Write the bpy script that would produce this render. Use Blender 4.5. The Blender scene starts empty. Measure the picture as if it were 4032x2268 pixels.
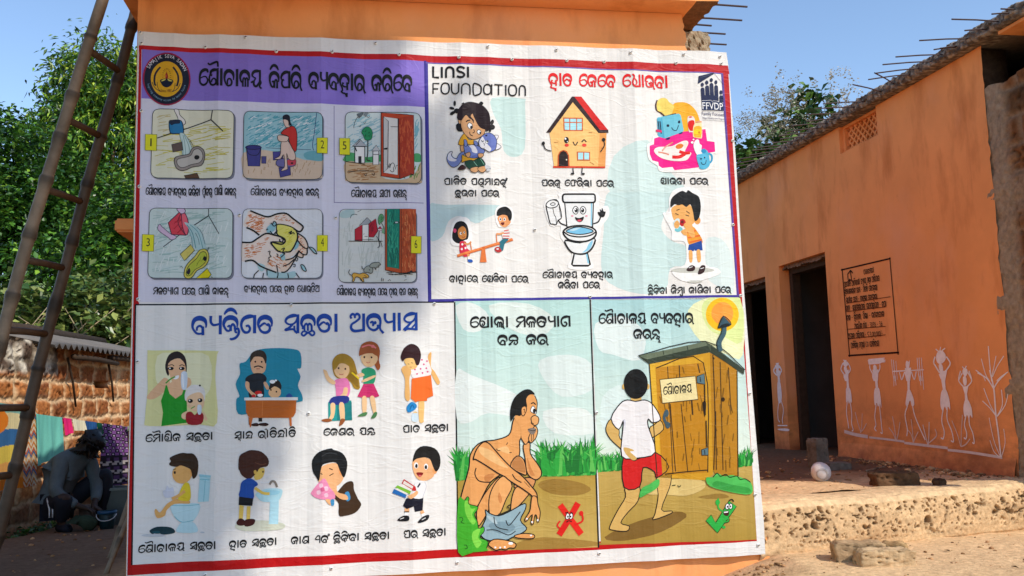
import bpy, bmesh, math, random
from mathutils import Vector, Matrix, noise, geometry
R=math.radians
S=bpy.context.scene
C=S.collection
# ---------------------------------------------------------------- camera
cam=bpy.data.objects.new('camera',bpy.data.cameras.new('camera')); C.objects.link(cam); S.camera=cam
cam.data.sensor_width=36; cam.data.lens=31.963; cam.data.clip_start=.05; cam.data.clip_end=3000
yaw,pit,rol=9.35315847,6.68024723,-1.57414806
cam.matrix_world=Matrix.Translation((0,0,.95))@Matrix.Rotation(R(-yaw),4,'Z')@Matrix.Rotation(R(90+pit),4,'X')@Matrix.Rotation(R(rol),4,'Z')
# ---------------------------------------------------------------- light
LX,LY=-.58,.815; EL=43.0
sv=Vector((-LX*math.cos(R(EL)),-LY*math.cos(R(EL)),math.sin(R(EL)))).normalized()   # towards the sun
W=bpy.data.worlds.new('World'); S.world=W; W.use_nodes=True
nt=W.node_tree; bg=nt.nodes['Background']
sky=nt.nodes.new('ShaderNodeTexSky'); sky.sky_type='NISHITA'; sky.sun_disc=False
sky.sun_elevation=R(EL); sky.sun_rotation=math.atan2(sv.x,sv.y)
sky.air_density=1.0; sky.dust_density=.2; sky.ozone_density=2.2
nt.links.new(sky.outputs[0],bg.inputs[0]); bg.inputs[1].default_value=.15
sun=bpy.data.objects.new('sun',bpy.data.lights.new('sun','SUN')); C.objects.link(sun)
sun.data.energy=2.65; sun.data.angle=R(.53); sun.data.color=(1,.93,.82)
sun.rotation_euler=sv.to_track_quat('Z','Y').to_euler()
S.view_settings.view_transform='Standard'; S.view_settings.look='None'; S.view_settings.exposure=.54; S.view_settings.gamma=1
S.cycles.max_bounces=6; S.cycles.use_denoising=True
# ---------------------------------------------------------------- helpers
def lin(h):
    v=[int(h[i:i+2],16)/255 for i in (0,2,4)]
    return tuple((c/12.92 if c<=.04045 else ((c+.055)/1.055)**2.4) for c in v)
def tag(o,label=None,cat=None,group=None,kind=None):
    if label: o['label']=label
    if cat: o['category']=cat
    if group: o['group']=group
    if kind: o['kind']=kind
    return o
def empty(name,loc,label=None,cat=None,group=None):
    o=bpy.data.objects.new(name,None); C.objects.link(o); o.location=loc; o.empty_display_size=.1
    return tag(o,label,cat,group)
def link(name,me,mat,parent=None,smooth=False):
    o=bpy.data.objects.new(name,me); C.objects.link(o)
    if mat:
        for m in (mat if isinstance(mat,(list,tuple)) else [mat]): me.materials.append(m)
    if parent:
        o.parent=parent
    if smooth:
        for p in me.polygons: p.use_smooth=True
    return o
class MB:
    """collects shapes, builds ONE mesh object; coordinates are world, made local to the parent's location"""
    def __init__(s): s.v=[];s.f=[];s.c=[]
    def add(s,vs,fs,col=None):
        b=len(s.v); s.v+= [Vector(v) for v in vs]; s.f+=[[i+b for i in f] for f in fs]
        s.c+= [col or (1,1,1)]*len(vs) if not isinstance(col,list) else col
        return s
    def box(s,x0,x1,y0,y1,z0,z1,col=None,bev=0):
        if not bev:
            vs=[(x,y,z) for z in (z0,z1) for y in (y0,y1) for x in (x0,x1)]
            return s.add(vs,[(0,2,3,1),(4,5,7,6),(0,1,5,4),(2,6,7,3),(0,4,6,2),(1,3,7,5)],col)
        bm=bmesh.new(); bmesh.ops.create_cube(bm,size=1)
        bmesh.ops.scale(bm,vec=(x1-x0,y1-y0,z1-z0),verts=bm.verts); bmesh.ops.translate(bm,vec=((x0+x1)/2,(y0+y1)/2,(z0+z1)/2),verts=bm.verts)
        bmesh.ops.bevel(bm,geom=bm.edges[:],offset=bev,segments=2,affect='EDGES')
        return s.bm(bm,col)
    def bm(s,bm,col=None,M=None):
        if M is not None: bm.transform(M)
        bm.verts.index_update()
        s.add([v.co.copy() for v in bm.verts],[[v.index for v in f.verts] for f in bm.faces],col); bm.free(); return s
    def tube(s,pts,rad,n=8,col=None,cap=True):
        pts=[Vector(p) for p in pts]; rad=rad if isinstance(rad,(list,tuple)) else [rad]*len(pts)
        vs=[];fs=[]; up=None
        for i,p in enumerate(pts):
            d=(pts[min(i+1,len(pts)-1)]-pts[max(i-1,0)]).normalized()
            if up is None: up=Vector((0,0,1)) if abs(d.z)<.9 else Vector((1,0,0))
            a=d.cross(up).normalized(); up=a.cross(d).normalized()
            for k in range(n):
                t=2*math.pi*k/n; vs.append(p+(a*math.cos(t)+up*math.sin(t))*rad[i])
        for i in range(len(pts)-1):
            for k in range(n): fs.append((i*n+k,i*n+(k+1)%n,(i+1)*n+(k+1)%n,(i+1)*n+k))
        if cap: fs+= [tuple(range(n))[::-1],tuple((len(pts)-1)*n+k for k in range(n))]
        return s.add(vs,fs,col)
    def lathe(s,prof,c,n=20,col=None,M=None):
        vs=[];fs=[]
        for r,z in prof:
            for k in range(n):
                t=2*math.pi*k/n; v=Vector((r*math.cos(t),r*math.sin(t),z))
                vs.append((M@v if M is not None else v)+Vector(c))
        for i in range(len(prof)-1):
            for k in range(n): fs.append((i*n+k,i*n+(k+1)%n,(i+1)*n+(k+1)%n,(i+1)*n+k))
        return s.add(vs,fs,col)
    def grid(s,nu,nv,fn,col=None):
        vs=[];cs=[]
        for j in range(nv+1):
            for i in range(nu+1):
                r=fn(i/nu,j/nv)
                if isinstance(r,tuple) and len(r)==2: vs.append(r[0]);cs.append(r[1])
                else: vs.append(r)
        fs=[(j*(nu+1)+i,j*(nu+1)+i+1,(j+1)*(nu+1)+i+1,(j+1)*(nu+1)+i) for j in range(nv) for i in range(nu)]
        return s.add(vs,fs,cs if cs else col)
    def build(s,name,mat,parent=None,smooth=False,origin=None):
        off=Vector((0,0,0)); p=parent
        while p: off+=p.location; p=p.parent
        if origin is not None: off=Vector(origin)
        me=bpy.data.meshes.new(name)
        me.from_pydata([v-off for v in s.v],[],s.f); me.update()
        a=me.color_attributes.new('Col','FLOAT_COLOR','POINT')
        for i,c in enumerate(s.c): a.data[i].color=(*c[:3],1)
        o=link(name,me,mat,parent,smooth)
        if origin is not None: o.location=origin
        return o
def nz(p,s=1,o=0): return noise.noise(Vector(p)*s+Vector((o,o*1.7,o*.3)))
def fbm(p,s=1,n=4): return noise.fractal(Vector(p)*s,1.0,2.0,n)
# ---------------------------------------------------------------- materials
def mat(name,base=(.5,.5,.5),rough=.8,spec=.3,attr=False,var=0,vs=6,bump=0,bs=60,bd=.01,dark=None,ds=3,stretch=None,dk=(.45,.65),trans=0):
    m=bpy.data.materials.new(name); m.use_nodes=True; n=m.node_tree; b=n.nodes['Principled BSDF']; L=n.links.new
    b.inputs['Roughness'].default_value=rough; b.inputs['Specular IOR Level'].default_value=spec
    tc=n.nodes.new('ShaderNodeTexCoord'); co=tc.outputs['Object']
    if attr:
        a=n.nodes.new('ShaderNodeAttribute'); a.attribute_name='Col'; col=a.outputs['Color']
    else:
        r=n.nodes.new('ShaderNodeRGB'); r.outputs[0].default_value=(*base,1); col=r.outputs[0]
    def tex(scale,detail=6,rgh=.6,st=None):
        t=n.nodes.new('ShaderNodeTexNoise'); t.inputs['Scale'].default_value=scale; t.inputs['Detail'].default_value=detail; t.inputs['Roughness'].default_value=rgh
        if st:
            mp=n.nodes.new('ShaderNodeMapping'); mp.inputs['Scale'].default_value=st; L(co,mp.inputs[0]); L(mp.outputs[0],t.inputs['Vector'])
        else: L(co,t.inputs['Vector'])
        return t.outputs['Fac']
    def mix(f,a,bb,mode='MIX'):
        x=n.nodes.new('ShaderNodeMix'); x.data_type='RGBA'; x.blend_type=mode
        if isinstance(f,float): x.inputs[0].default_value=f
        else: L(f,x.inputs[0])
        L(a,x.inputs[6])
        if isinstance(bb,tuple): x.inputs[7].default_value=(*bb,1)
        else: L(bb,x.inputs[7])
        return x.outputs[2]
    def ramp(f,a,bb):
        q=n.nodes.new('ShaderNodeMapRange'); q.inputs[1].default_value=a;q.inputs[2].default_value=bb; L(f,q.inputs[0]); return q.outputs[0]
    if var:
        f=tex(vs); q=n.nodes.new('ShaderNodeMapRange'); q.inputs[1].default_value=.25;q.inputs[2].default_value=.75;q.inputs[3].default_value=1-var;q.inputs[4].default_value=1+var; L(f,q.inputs[0])
        cc=n.nodes.new('ShaderNodeCombineColor')
        for k in range(3): L(q.outputs[0],cc.inputs[k])
        col=mix(1.0,col,cc.outputs[0],'MULTIPLY')
    if dark:
        col=mix(ramp(tex(ds,5,.6,stretch),*dk),col,dark)
    L(col,b.inputs['Base Color'])
    if bump:
        t=tex(bs,8,.65); bp=n.nodes.new('ShaderNodeBump'); bp.inputs['Strength'].default_value=bump; bp.inputs['Distance'].default_value=bd
        L(t,bp.inputs['Height']); L(bp.outputs[0],b.inputs['Normal'])
    if trans:
        tr=n.nodes.new('ShaderNodeBsdfTranslucent'); L(col,tr.inputs[0]); ms=n.nodes.new('ShaderNodeMixShader'); ms.inputs[0].default_value=trans
        out=n.nodes['Material Output']; L(b.outputs[0],ms.inputs[1]); L(tr.outputs[0],ms.inputs[2]); L(ms.outputs[0],out.inputs[0])
    return m
M={}
M['plaster']=mat('orange_plaster',(.80,.325,.115),.85,.2,var=.13,vs=2.2,bump=.35,bs=90,bd=.004,dark=(.58,.19,.05),ds=2.0,stretch=(2.2,2.2,.7),dk=(.52,.82))
def plaster(name,zmud=None):
    m=mat(name,(.90,.365,.125),.85,.2,var=.12,vs=1.6,bump=.45,bs=70,bd=.004,dark=(.58,.19,.05),ds=2.0,stretch=(2.2,2.2,.7),dk=(.52,.82))
    n=m.node_tree; L=n.links.new; b=n.nodes['Principled BSDF']; src=b.inputs['Base Color'].links[0].from_socket
    tc=n.nodes.new('ShaderNodeTexCoord')
    def tx(sc,st,det=5,rg_=.6):
        mp=n.nodes.new('ShaderNodeMapping'); mp.inputs['Scale'].default_value=st; L(tc.outputs['Object'],mp.inputs[0])
        t=n.nodes.new('ShaderNodeTexNoise'); t.inputs['Scale'].default_value=sc; t.inputs['Detail'].default_value=det; t.inputs['Roughness'].default_value=rg_; L(mp.outputs[0],t.inputs['Vector']); return t.outputs['Fac']
    def rmp(f,a,c,lo=0,hi=1):
        q=n.nodes.new('ShaderNodeMapRange'); q.inputs[1].default_value=a;q.inputs[2].default_value=c;q.inputs[3].default_value=lo;q.inputs[4].default_value=hi; L(f,q.inputs[0]); return q.outputs[0]
    def mx(f,a,c):
        x=n.nodes.new('ShaderNodeMix'); x.data_type='RGBA'; L(f,x.inputs[0]); L(a,x.inputs[6]); x.inputs[7].default_value=(*c,1); return x.outputs[2]
    def mul(a,c):
        x=n.nodes.new('ShaderNodeMath'); x.operation='MULTIPLY'; L(a,x.inputs[0]); L(c,x.inputs[1]); return x.outputs[0]
    col=mx(rmp(tx(1.3,(1,1,.8)),.5,.72,0,.55),src,(.85,.40,.22))          # dusty pale patches
    col=mx(rmp(tx(3.2,(1.6,1.6,.16),6,.7),.60,.74,0,.45),col,(.50,.15,.045))  # rain streaks
    col=mx(rmp(tx(9,(1,1,1),6,.7),.63,.75,0,.35),col,(.62,.24,.09))       # blotches
    if zmud is not None:
        sp=n.nodes.new('ShaderNodeSeparateXYZ'); L(tc.outputs['Object'],sp.inputs[0])
        h=rmp(sp.outputs[2],zmud+.62,zmud+.05); col=mx(mul(rmp(tx(2.4,(1,.8,1.6),6,.65),.40,.62,0,.8),h),col,(.20,.075,.03))
        h2=rmp(sp.outputs[2],zmud+.17,zmud-.02); col=mx(mul(rmp(tx(7,(1,1,1),6,.7),.3,.6,.2,.9),h2),col,(.34,.10,.045))
    L(col,b.inputs['Base Color']); return m
M['plaster']=plaster('orange_plaster'); M['plaster_foot']=plaster('orange_plaster_splashed',.03)
M['rough']=mat('rough_stone',attr=True,rough=.95,spec=.1,var=.35,vs=26,bump=.7,bs=55,bd=.012)
M['sand']=mat('dry_earth',attr=True,rough=.95,spec=.1,var=.3,vs=26,bump=.9,bs=34,bd=.016,dark=(.20,.115,.06),ds=48,dk=(.64,.74))
M['bamboo']=mat('bamboo',attr=True,rough=.55,spec=.3,var=.3,vs=14,bump=.25,bs=40,bd=.004)
M['rebar']=mat('rusty_steel',(.055,.032,.03),.6,.4,var=.3,vs=40)
M['sheetroof']=mat('cement_sheet',(.17,.15,.13),.9,.2,var=.25,vs=5,bump=.3,bs=60,bd=.003)
M['wood']=mat('dark_wood',(.055,.035,.022),.8,.2,var=.3,vs=20,bump=.3,bs=50,bd=.004)
M['cloth']=mat('woven_cloth',attr=True,rough=.9,spec=.1,var=.08,vs=60,bump=.2,bs=200,bd=.002,trans=.15)
M['leaf']=mat('leaf',attr=True,rough=.36,spec=.5,trans=.16)
M['bark']=mat('bark',(.12,.085,.055),.95,.1,var=.3,vs=12,bump=.6,bs=25,bd=.02)
M['skin']=mat('skin',(.04,.021,.013),.55,.3)
M['hair']=mat('hair',(.008,.007,.007),.5,.3,bump=.4,bs=160,bd=.003)
M['plastic']=mat('plastic',attr=True,rough=.45,spec=.4,var=.15,vs=14)
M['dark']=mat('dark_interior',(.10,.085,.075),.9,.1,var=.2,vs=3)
M['wpaint']=mat('painted_line',attr=True,rough=.85,spec=.1,var=.1,vs=25)
def print_mat():
    m=bpy.data.materials.new('printed_vinyl'); m.use_nodes=True; n=m.node_tree; b=n.nodes['Principled BSDF']; L=n.links.new
    a=n.nodes.new('ShaderNodeAttribute'); a.attribute_name='Col'; L(a.outputs['Color'],b.inputs['Base Color'])
    b.inputs['Roughness'].default_value=.5; b.inputs['Specular IOR Level'].default_value=.25
    tc=n.nodes.new('ShaderNodeTexCoord')
    def tex(st,sc,dist=0,ridge=False):
        mp=n.nodes.new('ShaderNodeMapping'); mp.inputs['Scale'].default_value=st; L(tc.outputs['Object'],mp.inputs[0])
        t=n.nodes.new('ShaderNodeTexNoise'); t.inputs['Scale'].default_value=sc; t.inputs['Detail'].default_value=3; t.inputs['Distortion'].default_value=dist
        L(mp.outputs[0],t.inputs['Vector']); o=t.outputs['Fac']
        if ridge:
            s1=n.nodes.new('ShaderNodeMath'); s1.operation='SUBTRACT'; L(o,s1.inputs[0]); s1.inputs[1].default_value=.5
            s2=n.nodes.new('ShaderNodeMath'); s2.operation='ABSOLUTE'; L(s1.outputs[0],s2.inputs[0])
            s3=n.nodes.new('ShaderNodeMapRange'); L(s2.outputs[0],s3.inputs[0]); s3.inputs[1].default_value=0;s3.inputs[2].default_value=.05;s3.inputs[3].default_value=1;s3.inputs[4].default_value=0
            o=s3.outputs[0]
        return o
    w1=tex((1.1,1,3.2),2.6,1.2,True); w2=tex((1,1,2.2),7,.8); w3=tex((8,1,.35),1.2)
    def madd(x,k,y=None):
        q=n.nodes.new('ShaderNodeMath'); q.operation='MULTIPLY_ADD'; L(x,q.inputs[0]); q.inputs[1].default_value=k
        if y is None: q.inputs[2].default_value=0
        else: L(y,q.inputs[2])
        return q.outputs[0]
    h=madd(w1,.0008,madd(w2,.0036,madd(w3,.010)))
    bp=n.nodes.new('ShaderNodeBump'); bp.inputs['Strength'].default_value=1; bp.inputs['Distance'].default_value=1.0
    L(h,bp.inputs['Height']); L(bp.outputs[0],b.inputs['Normal'])
    return m
M['print']=print_mat()
# ---------------------------------------------------------------- ground
GC=lin('dab68a')
def gh(x,y):
    z=0.0
    f=min(1,max(0,(-1.2-x)/.9))*min(1,max(0,(y-5.2)/4.0)); z-=.19*f
    e=(-3.02+.07*(y-9))-x
    if y>6.5: z-=.22*min(1,max(0,(e+.02)/.22))*min(1,(y-6.5)/1.5)
    z+=.018*nz((x,y,0),1.1)+.010*nz((x,y,0),4.5,3)+.006*nz((x,y,0),10,5)
    if -1.3<x<2.4 and y>4.0:
        d=min(.36,max(0,(2.32-x))*.27)*min(1,max(0,(x+1.3)/.35)); t=min(1,max(0,(y-4.0)/.75)); z-=d*t*t*(3-2*t)
    return z
def axis(lo,a,b,hi,st):
    v=[a+st*i for i in range(int((b-a)/st)+1)]
    g=st; x=v[0]
    L=[]
    while x>lo: g*=1.6; x-=g; L.append(max(x,lo))
    g=st; x=v[-1]; H=[]
    while x<hi: g*=1.6; x+=g; H.append(min(x,hi))
    return L[::-1]+v+H
xs=axis(-900,-4.2,5.0,900,.05); ys=axis(-400,3.2,10.5,1500,.05)
mb=MB(); vs=[];cs=[]
def gcol(x,y):
    k=1+.12*nz((x,y,3),.9)+.12*nz((x,y,1),5)+.10*nz((x,y,7),11)
    c=Vector(GC)
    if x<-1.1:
        t=min(1,(-1.1-x)/.5); c=c.lerp(Vector(lin('5f4c40')),t*.9)  # left ground coloured darker to deepen the shade there
    r=math.hypot(x-.5,y-4.5)
    if 1.2<x<2.35 and 4.55<y<5.05: c=c.lerp(Vector(lin('a87458')),.35*max(0,min(1,(y-4.5)/.3)))
    return tuple(max(0,v*k) for v in c)
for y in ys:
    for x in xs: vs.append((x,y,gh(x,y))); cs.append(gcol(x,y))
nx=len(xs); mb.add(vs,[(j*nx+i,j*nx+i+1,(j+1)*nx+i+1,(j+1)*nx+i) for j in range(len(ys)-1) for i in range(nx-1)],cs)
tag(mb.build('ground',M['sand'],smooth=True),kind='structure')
# ---------------------------------------------------------------- laterite plinth and veranda floor
PA=Vector((2.20,4.985,0)); PB=Vector((6.4,5.92,0)); PD=(PB-PA).normalized(); PN=Vector((-PD.y,PD.x,0))
def pit(p,s=1.0):
    """depth of cavities in laterite, 0..1"""
    q=Vector(p)*s; q=q+Vector((nz(q,.9,2),nz(q,.9,6),nz(q,.9,9)))*.55
    d,_=noise.voronoi(q); k=.31-d[0]
    a=nz(p,s*.25,7)
    return max(0,min(1,(k+.26*a)*8))
Lp=(PB-PA).length
def plinth(u,v):
    s=u*Lp; b=PA+PD*s
    prof=[(.05,-.06),(.0,.0),(-.004,.07),(-.006,.14),(-.002,.2),(.006,.245),(.03,.274),(.07,.286),(.13,.289),(.25,.283),(.45,.275)]
    q=v*(len(prof)-1); i=min(int(q),len(prof)-2); t=q-i
    o=prof[i][0]*(1-t)+prof[i+1][0]*t; z=prof[i][1]*(1-t)+prof[i+1][1]*t
    P=b+PN*o; P.z=z
    P.z+=.014*nz((s,0,0),1.6)*(1 if z>.1 else .3)+.006*nz((s,z*3,o*8),7)
    wave=.012*nz((s,z*2,1),2.2)
    c=Vector(lin('dab88c')).lerp(Vector(lin('b8946c')),.5+.5*nz((s,z*4,2),3))
    if z>.25: c=c.lerp(Vector(lin('dab98e')),.7)
    bl=(s-.05)%.56; joint=math.exp(-((bl-.03)/.03)**2)
    k=1 if .03<z<.25 else (.25 if z<=.03 else 0)
    dp=max(pit((s*1.2,z*1.5,0),30),.8*pit((s,z*1.2,4),17))*k*(1-joint)
    dp*=max(0,min(1,(.25-z)/.03)) if z>.22 else 1
    if z<.07: dp*=.35
    P+=PN*(dp*.055-wave-.006*joint*0)
    P+=PN*(.004*nz((s,z,9),40)*k)
    c=c*(1-.7*dp)
    return P,tuple(c)
mb=MB(); mb.grid(900,110,plinth)
tag(mb.build('stone_plinth',M['rough'],smooth=True),'low pitted tan stone plinth edging the raised earth floor','plinth')
def vfl(u,v):
    s=u*Lp; P=PA+PD*s+PN*(.36+ (v**1.4)*8.0)
    P.z=.277+.012*nz((P.x,P.y,0),2.2)+.006*nz((P.x,P.y,1),8)+.0035*nz((P.x,P.y,2),22)
    c=Vector(lin('d6b084'))*(1+.14*nz((P.x,P.y,3),1.3)+.1*nz((P.x,P.y,4),6))
    dd=(P-PA).dot(PN)+.35*nz((P.x,P.y,5),1.4)+.12*nz((P.x,P.y,6),5); c=c.lerp(Vector(lin('6b4f3a')),max(0,min(1,(dd-.85)/.5))*.95)   # veranda shade painted into the floor colour behind the sunlit front strip
    return P,tuple(c)
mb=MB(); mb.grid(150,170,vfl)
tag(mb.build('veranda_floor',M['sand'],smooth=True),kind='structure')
# ---------------------------------------------------------------- orange house that carries the banner
H=empty('orange_house',(.5,6,0),'orange plastered house with a jagged concrete roof slab behind the large banner','house')
mb=MB()
# front wall with its ragged right end, side walls and back
edge=[(2.30,-.6),(2.27,-.1),(2.25,.1),(2.21,.3),(2.19,1.2),(2.17,2.86)]
rr=random.Random(4)
z=2.9
while z<3.19: edge.append((1.965-.05*min(1,(z-2.9)/.12)+rr.uniform(-.014,.014)+(.06 if z<2.95 else 0),z)); z+=.022
edge.append((1.90,3.195))
vs=[];n=len(edge)
for x,z in edge: vs.append((x,5.0,z))
for x,z in edge: vs.append((x,5.24,z))
b=len(vs); vs+=[(-1.2,5.0,-.6),(-1.2,5.0,3.195),(-1.2,5.24,3.195),(-1.2,5.24,-.6)]
fs=[tuple([b]+list(range(n))+[b+1]),tuple([b+3,b+2]+list(range(2*n-1,n-1,-1)))]
fs+=[(i,n+i,n+i+1,i+1) for i in range(n-1)]+[(b,b+1,b+2,b+3)]
mb.add(vs,fs)
mb.box(-1.2,-.98,5.24,8.8,-.4,3.195); mb.box(-.98,2.0,8.58,8.8,-.4,3.195); mb.box(1.80,2.0,5.24,8.58,-.2,3.195)
mb.build('wall',M['plaster'],H)
# roof slab: painted underside, broken right edge
def slab_edge(y): return 2.06+.035*nz((y,0,0),9)+.02*nz((y,3,0),26)-.0*y
mb=MB(); N=90; vs=[]
for i in range(N+1):
    y=4.82+(8.95-4.82)*(i/N)**1.6; e=slab_edge(y)
    vs+=[(-1.31,y,3.197),(1.93+.03*nz((y,1,1),5),y,3.197),(e,y,3.20+.012*nz((y,5,0),12)),(e-.01+.02*nz((y,8,0),20),y,3.30),(1.93,y,3.325),(-1.31,y,3.325)]
fs=[];ca=lin('c4602c')
for i in range(N):
    a=i*6; fs+=[(a+k,a+6+k,a+6+(k+1)%6,a+(k+1)%6) for k in range(6)]
fs+=[(0,1,2,3,4,5),tuple(N*6+k for k in (5,4,3,2,1,0))]
mb.add(vs,fs); mb.box(-1.31,-.25,4.3,4.822,3.1975,3.3245)  # box adds an unseen forward slab that darkens the wall under the eave
slab=mb.build('roof',[M['plaster'],M['rough']],H)
col=slab.data.color_attributes['Col']
for i in range(len(col.data)): col.data[i].color=(*lin('7a5a42'),1)
for p in slab.data.polygons:
    if p.center.x+.5>1.96 and p.index<N*6: p.material_index=1
# rough laterite block end above the banner
def rock_box(x0,x1,y0,y1,z0,z1,res,amp,sc,cols,seed=0):
    bm=bmesh.new(); bmesh.ops.create_cube(bm,size=1); bmesh.ops.subdivide_edges(bm,edges=bm.edges[:],cuts=res,use_grid_fill=True)
    m=MB(); cs=[]
    for v in bm.verts:
        p=Vector((x0+(v.co.x+.5)*(x1-x0),y0+(v.co.y+.5)*(y1-y0),z0+(v.co.z+.5)*(z1-z0)))
        nrm=Vector([max(-1,min(1,(abs(c)*2)**8*math.copysign(1,c))) for c in v.co]).normalized()
        d=amp*(nz(p,sc,seed)+.5*nz(p,sc*2.3,seed+3)); pt=pit(p,sc*1.6)
        p+=nrm*(d-amp*1.4*pt)
        if abs(v.co.x)>.44 and abs(v.co.z)>.44: p-=nrm*amp*1.2
        v.co=p; t=.5+.5*nz(p,sc*.6,seed+9)
        cs.append(tuple(Vector(cols[0]).lerp(Vector(cols[1]),t)*(1-.4*pt)))
    bm.verts.index_update(); m.add([v.co.copy() for v in bm.verts],[[v.index for v in f.verts] for f in bm.faces],cs); bm.free()
    return m
rock_box(1.935,2.172,5.235,5.6,2.7,3.19,26,.012,26,(lin('b9ab94'),lin('8c7a60')),1).build('stone_end',M['rough'],H)
def rebar(x0,x1,y,z,r=.006,sag=.004,dy=0):
    return MB().tube([(x0,y,z),((x0+x1)/2,y+dy/2,z+sag*.3),(x1,y+dy,z-sag)],r,6)
for x0,x1,y,z in [(1.95,2.325,5.0,3.262),(1.95,2.40,5.25,3.30),(1.95,2.235,5.35,3.285),(1.95,2.37,5.45,3.275),(1.95,2.46,5.65,3.29),(1.95,2.42,6.2,3.31)]:
    rebar(x0,x1,y,min(z,3.285)).build('rebar',M['rebar'],H)
mb=MB(); mb.box(-1.43,-1.19,5.52,6.5,1.955,2.035,bev=.012); mb.build('sunshade',M['plaster'],H)
# ---------------------------------------------------------------- orange house on the right
G2=empty('orange_school',(4.6,8,.25),'long orange house with wall paintings, two dark doorways and bare roof steel','house')
mb=MB(); X0,X1=4.492,4.72
def ragY(z): return 5.79+.03*nz((z,0,0),3)+.018*nz((z,2,0),14)
# near plastered part with a ragged plaster end
zs=[.0+.0425*i for i in range(81)]
zt=3.40
vs=[];fs=[]
for z in zs: vs+=[(X0,ragY(z),z),(X0,7.19,z)]
for i in range(80):
    a=i*2; fs.append((a,a+2,a+3,a+1))
mb.add(vs,fs)
mb.box(X0+.035,X1,5.87,7.19,.0,3.40)
mb.box(X0,X1,7.19,7.83,.0,3.135)           # under the vent
mb.box(X0,X1,7.83,8.25,.0,3.40)
mb.box(X0,X1,8.25,9.27,2.265,3.40)         # over the door
mb.box(X0,X1,9.27,9.62,.0,3.40)
mb.box(X0,X1,9.62,10.55,2.20,3.40)
mb.box(X0,X1,10.55,12.2,.0,3.40)
# base flare
vs=[];fs=[]
Nn=60
for i in range(Nn+1):
    y=5.8+(8.2-5.8)*i/Nn
    vs+=[(X0-.035-.03*abs(nz((y,0,0),3)),y,.24),(X0-.02-.02*nz((y,3,0),6),y,.33+.02*nz((y,1,0),5)),(X0+.002,y,.42)]
for i in range(Nn):
    a=i*3; fs+=[(a,a+3,a+4,a+1),(a+1,a+4,a+5,a+2)]
mb.add(vs,fs)
mb.build('wall',M['plaster_foot'],G2)
mb=MB(); mb.box(8.3,8.5,4.4,12.2,0,3.4); mb.box(4.72,8.3,12.0,12.2,0,3.4); mb.box(4.74,8.3,5.16,5.3,0,3.4); mb.box(4.74,6.6,9.42,9.5,0.2,3.38); mb.box(X1,8.3,5.3,12,.2,.262)
mb.build('inner_wall',M['dark'],G2)
# bare laterite end wall
def bare(u,v):
    y=5.86-u*1.66; z=.0+v*3.06
    if v>.96: z+=.10*u+.03*nz((y,0,0),6)
    row=int(z/.2); off=(row%2)*.22; bx=(y+off)%.44; bz=z%.2
    jt=max(math.exp(-((bx-.0)/.022)**2),math.exp(-((bx-.44)/.022)**2),math.exp(-(bz/.02)**2),math.exp(-((bz-.2)/.02)**2))
    t=min(1,max(0,(y-5.56+.06*nz((0,y,z),2.5))/.08))
    sm=max(0,nz((1,y,z),2.6,5))*1.7; sm=min(1,max(t,sm))
    pt=pit((0,y,z),22)*(1-jt)*(1-sm*.8)
    x=4.51+.02*jt*(1-sm)-.012*sm+.018*nz((2,y,z),5)+.007*nz((2,y,z),22)+.03*pt
    idn=nz((row*3.1,int((y+off)/.44)*1.7,0),1.3)
    c=Vector(lin('8e603c')).lerp(Vector(lin('6a4c32')),.5+idn); c=c.lerp(Vector(lin('a6835c')),.5*max(0,nz((3,y,z),9)))
    c=c.lerp(Vector(lin('a09078')),max(sm,.6*jt)); c=c*(1-.5*pt)
    return Vector((x,y,z)),tuple(c)
mb=MB(); mb.grid(120,210,bare)
mb.box(4.56,4.72,5.12,5.82,0,1.75,lin('6a5038')); mb.box(4.56,4.72,4.15,5.82,1.75,2.95,lin('6a5038')); mb.box(4.505,4.72,5.822,5.86,2.9,3.39,lin('4a3c30'))
bw=mb.build('bare_stone_wall',M['rough'],G2,True)
# unseen wall end, stepped so its shadow clears the plinth front
bm=bmesh.new(); bm.from_mesh(bw.data)
bmesh.ops.delete(bm,geom=[f for f in bm.faces if (f.calc_center_median().y+8)<5.12 and (f.calc_center_median().z+.25)<1.75],context='FACES'); bm.to_mesh(bw.data); bm.free()
# slab with broken edge
mb=MB()
PR_=[(.15,3.402),(.06,3.40),(.0,3.398),(-.03,3.40),(-.045,3.412),(-.05,3.43),(-.05,3.45),(-.045,3.47),(-.04,3.488),(-.02,3.502),(.02,3.51),(.06,3.515),(.12,3.52),(.3,3.522),(.6,3.52)]
def sedge(u,v):
    y=4.1+8.2*u; q=v*14; i=min(int(q),13); t=q-i
    o=PR_[i][0]*(1-t)+PR_[i+1][0]*t; z=PR_[i][1]*(1-t)+PR_[i+1][1]*t
    p=Vector((4.44+o,y,z)); k=1 if .03<v<.9 else .2
    d=.010*nz(p,7)+.016*noise.cell(p*16)*.6+.016*nz(p,30,4)+.012*nz(p,62,2)
    p.x-=d*k; p.z+=(.011*nz((y,z*3,o*3),13,5)+.012*nz((y,z*3,o*3),37,6)+.014*max(0,nz((y,0,0),4,1)))*k*(1 if v>.35 else .35)
    p.y+=.008*nz(p,40,9)
    c=Vector(lin('62574e')).lerp(Vector(lin('b3a594')),max(0,min(1,.25+1.3*nz(p,28,6)+(.35 if v>.6 else 0))))
    return p,tuple(c)
mb.grid(1000,28,sedge); mb.box(4.58,8.6,4.1,12.3,3.402,3.515,lin('7d7266'))
mb.build('roof',M['rough'],G2)
mb=MB(); mb.box(4.43,8.3,4.12,5.52,3.375,3.396); mb.build('ceiling',M['plaster'],G2)
rr=random.Random(2)
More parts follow.
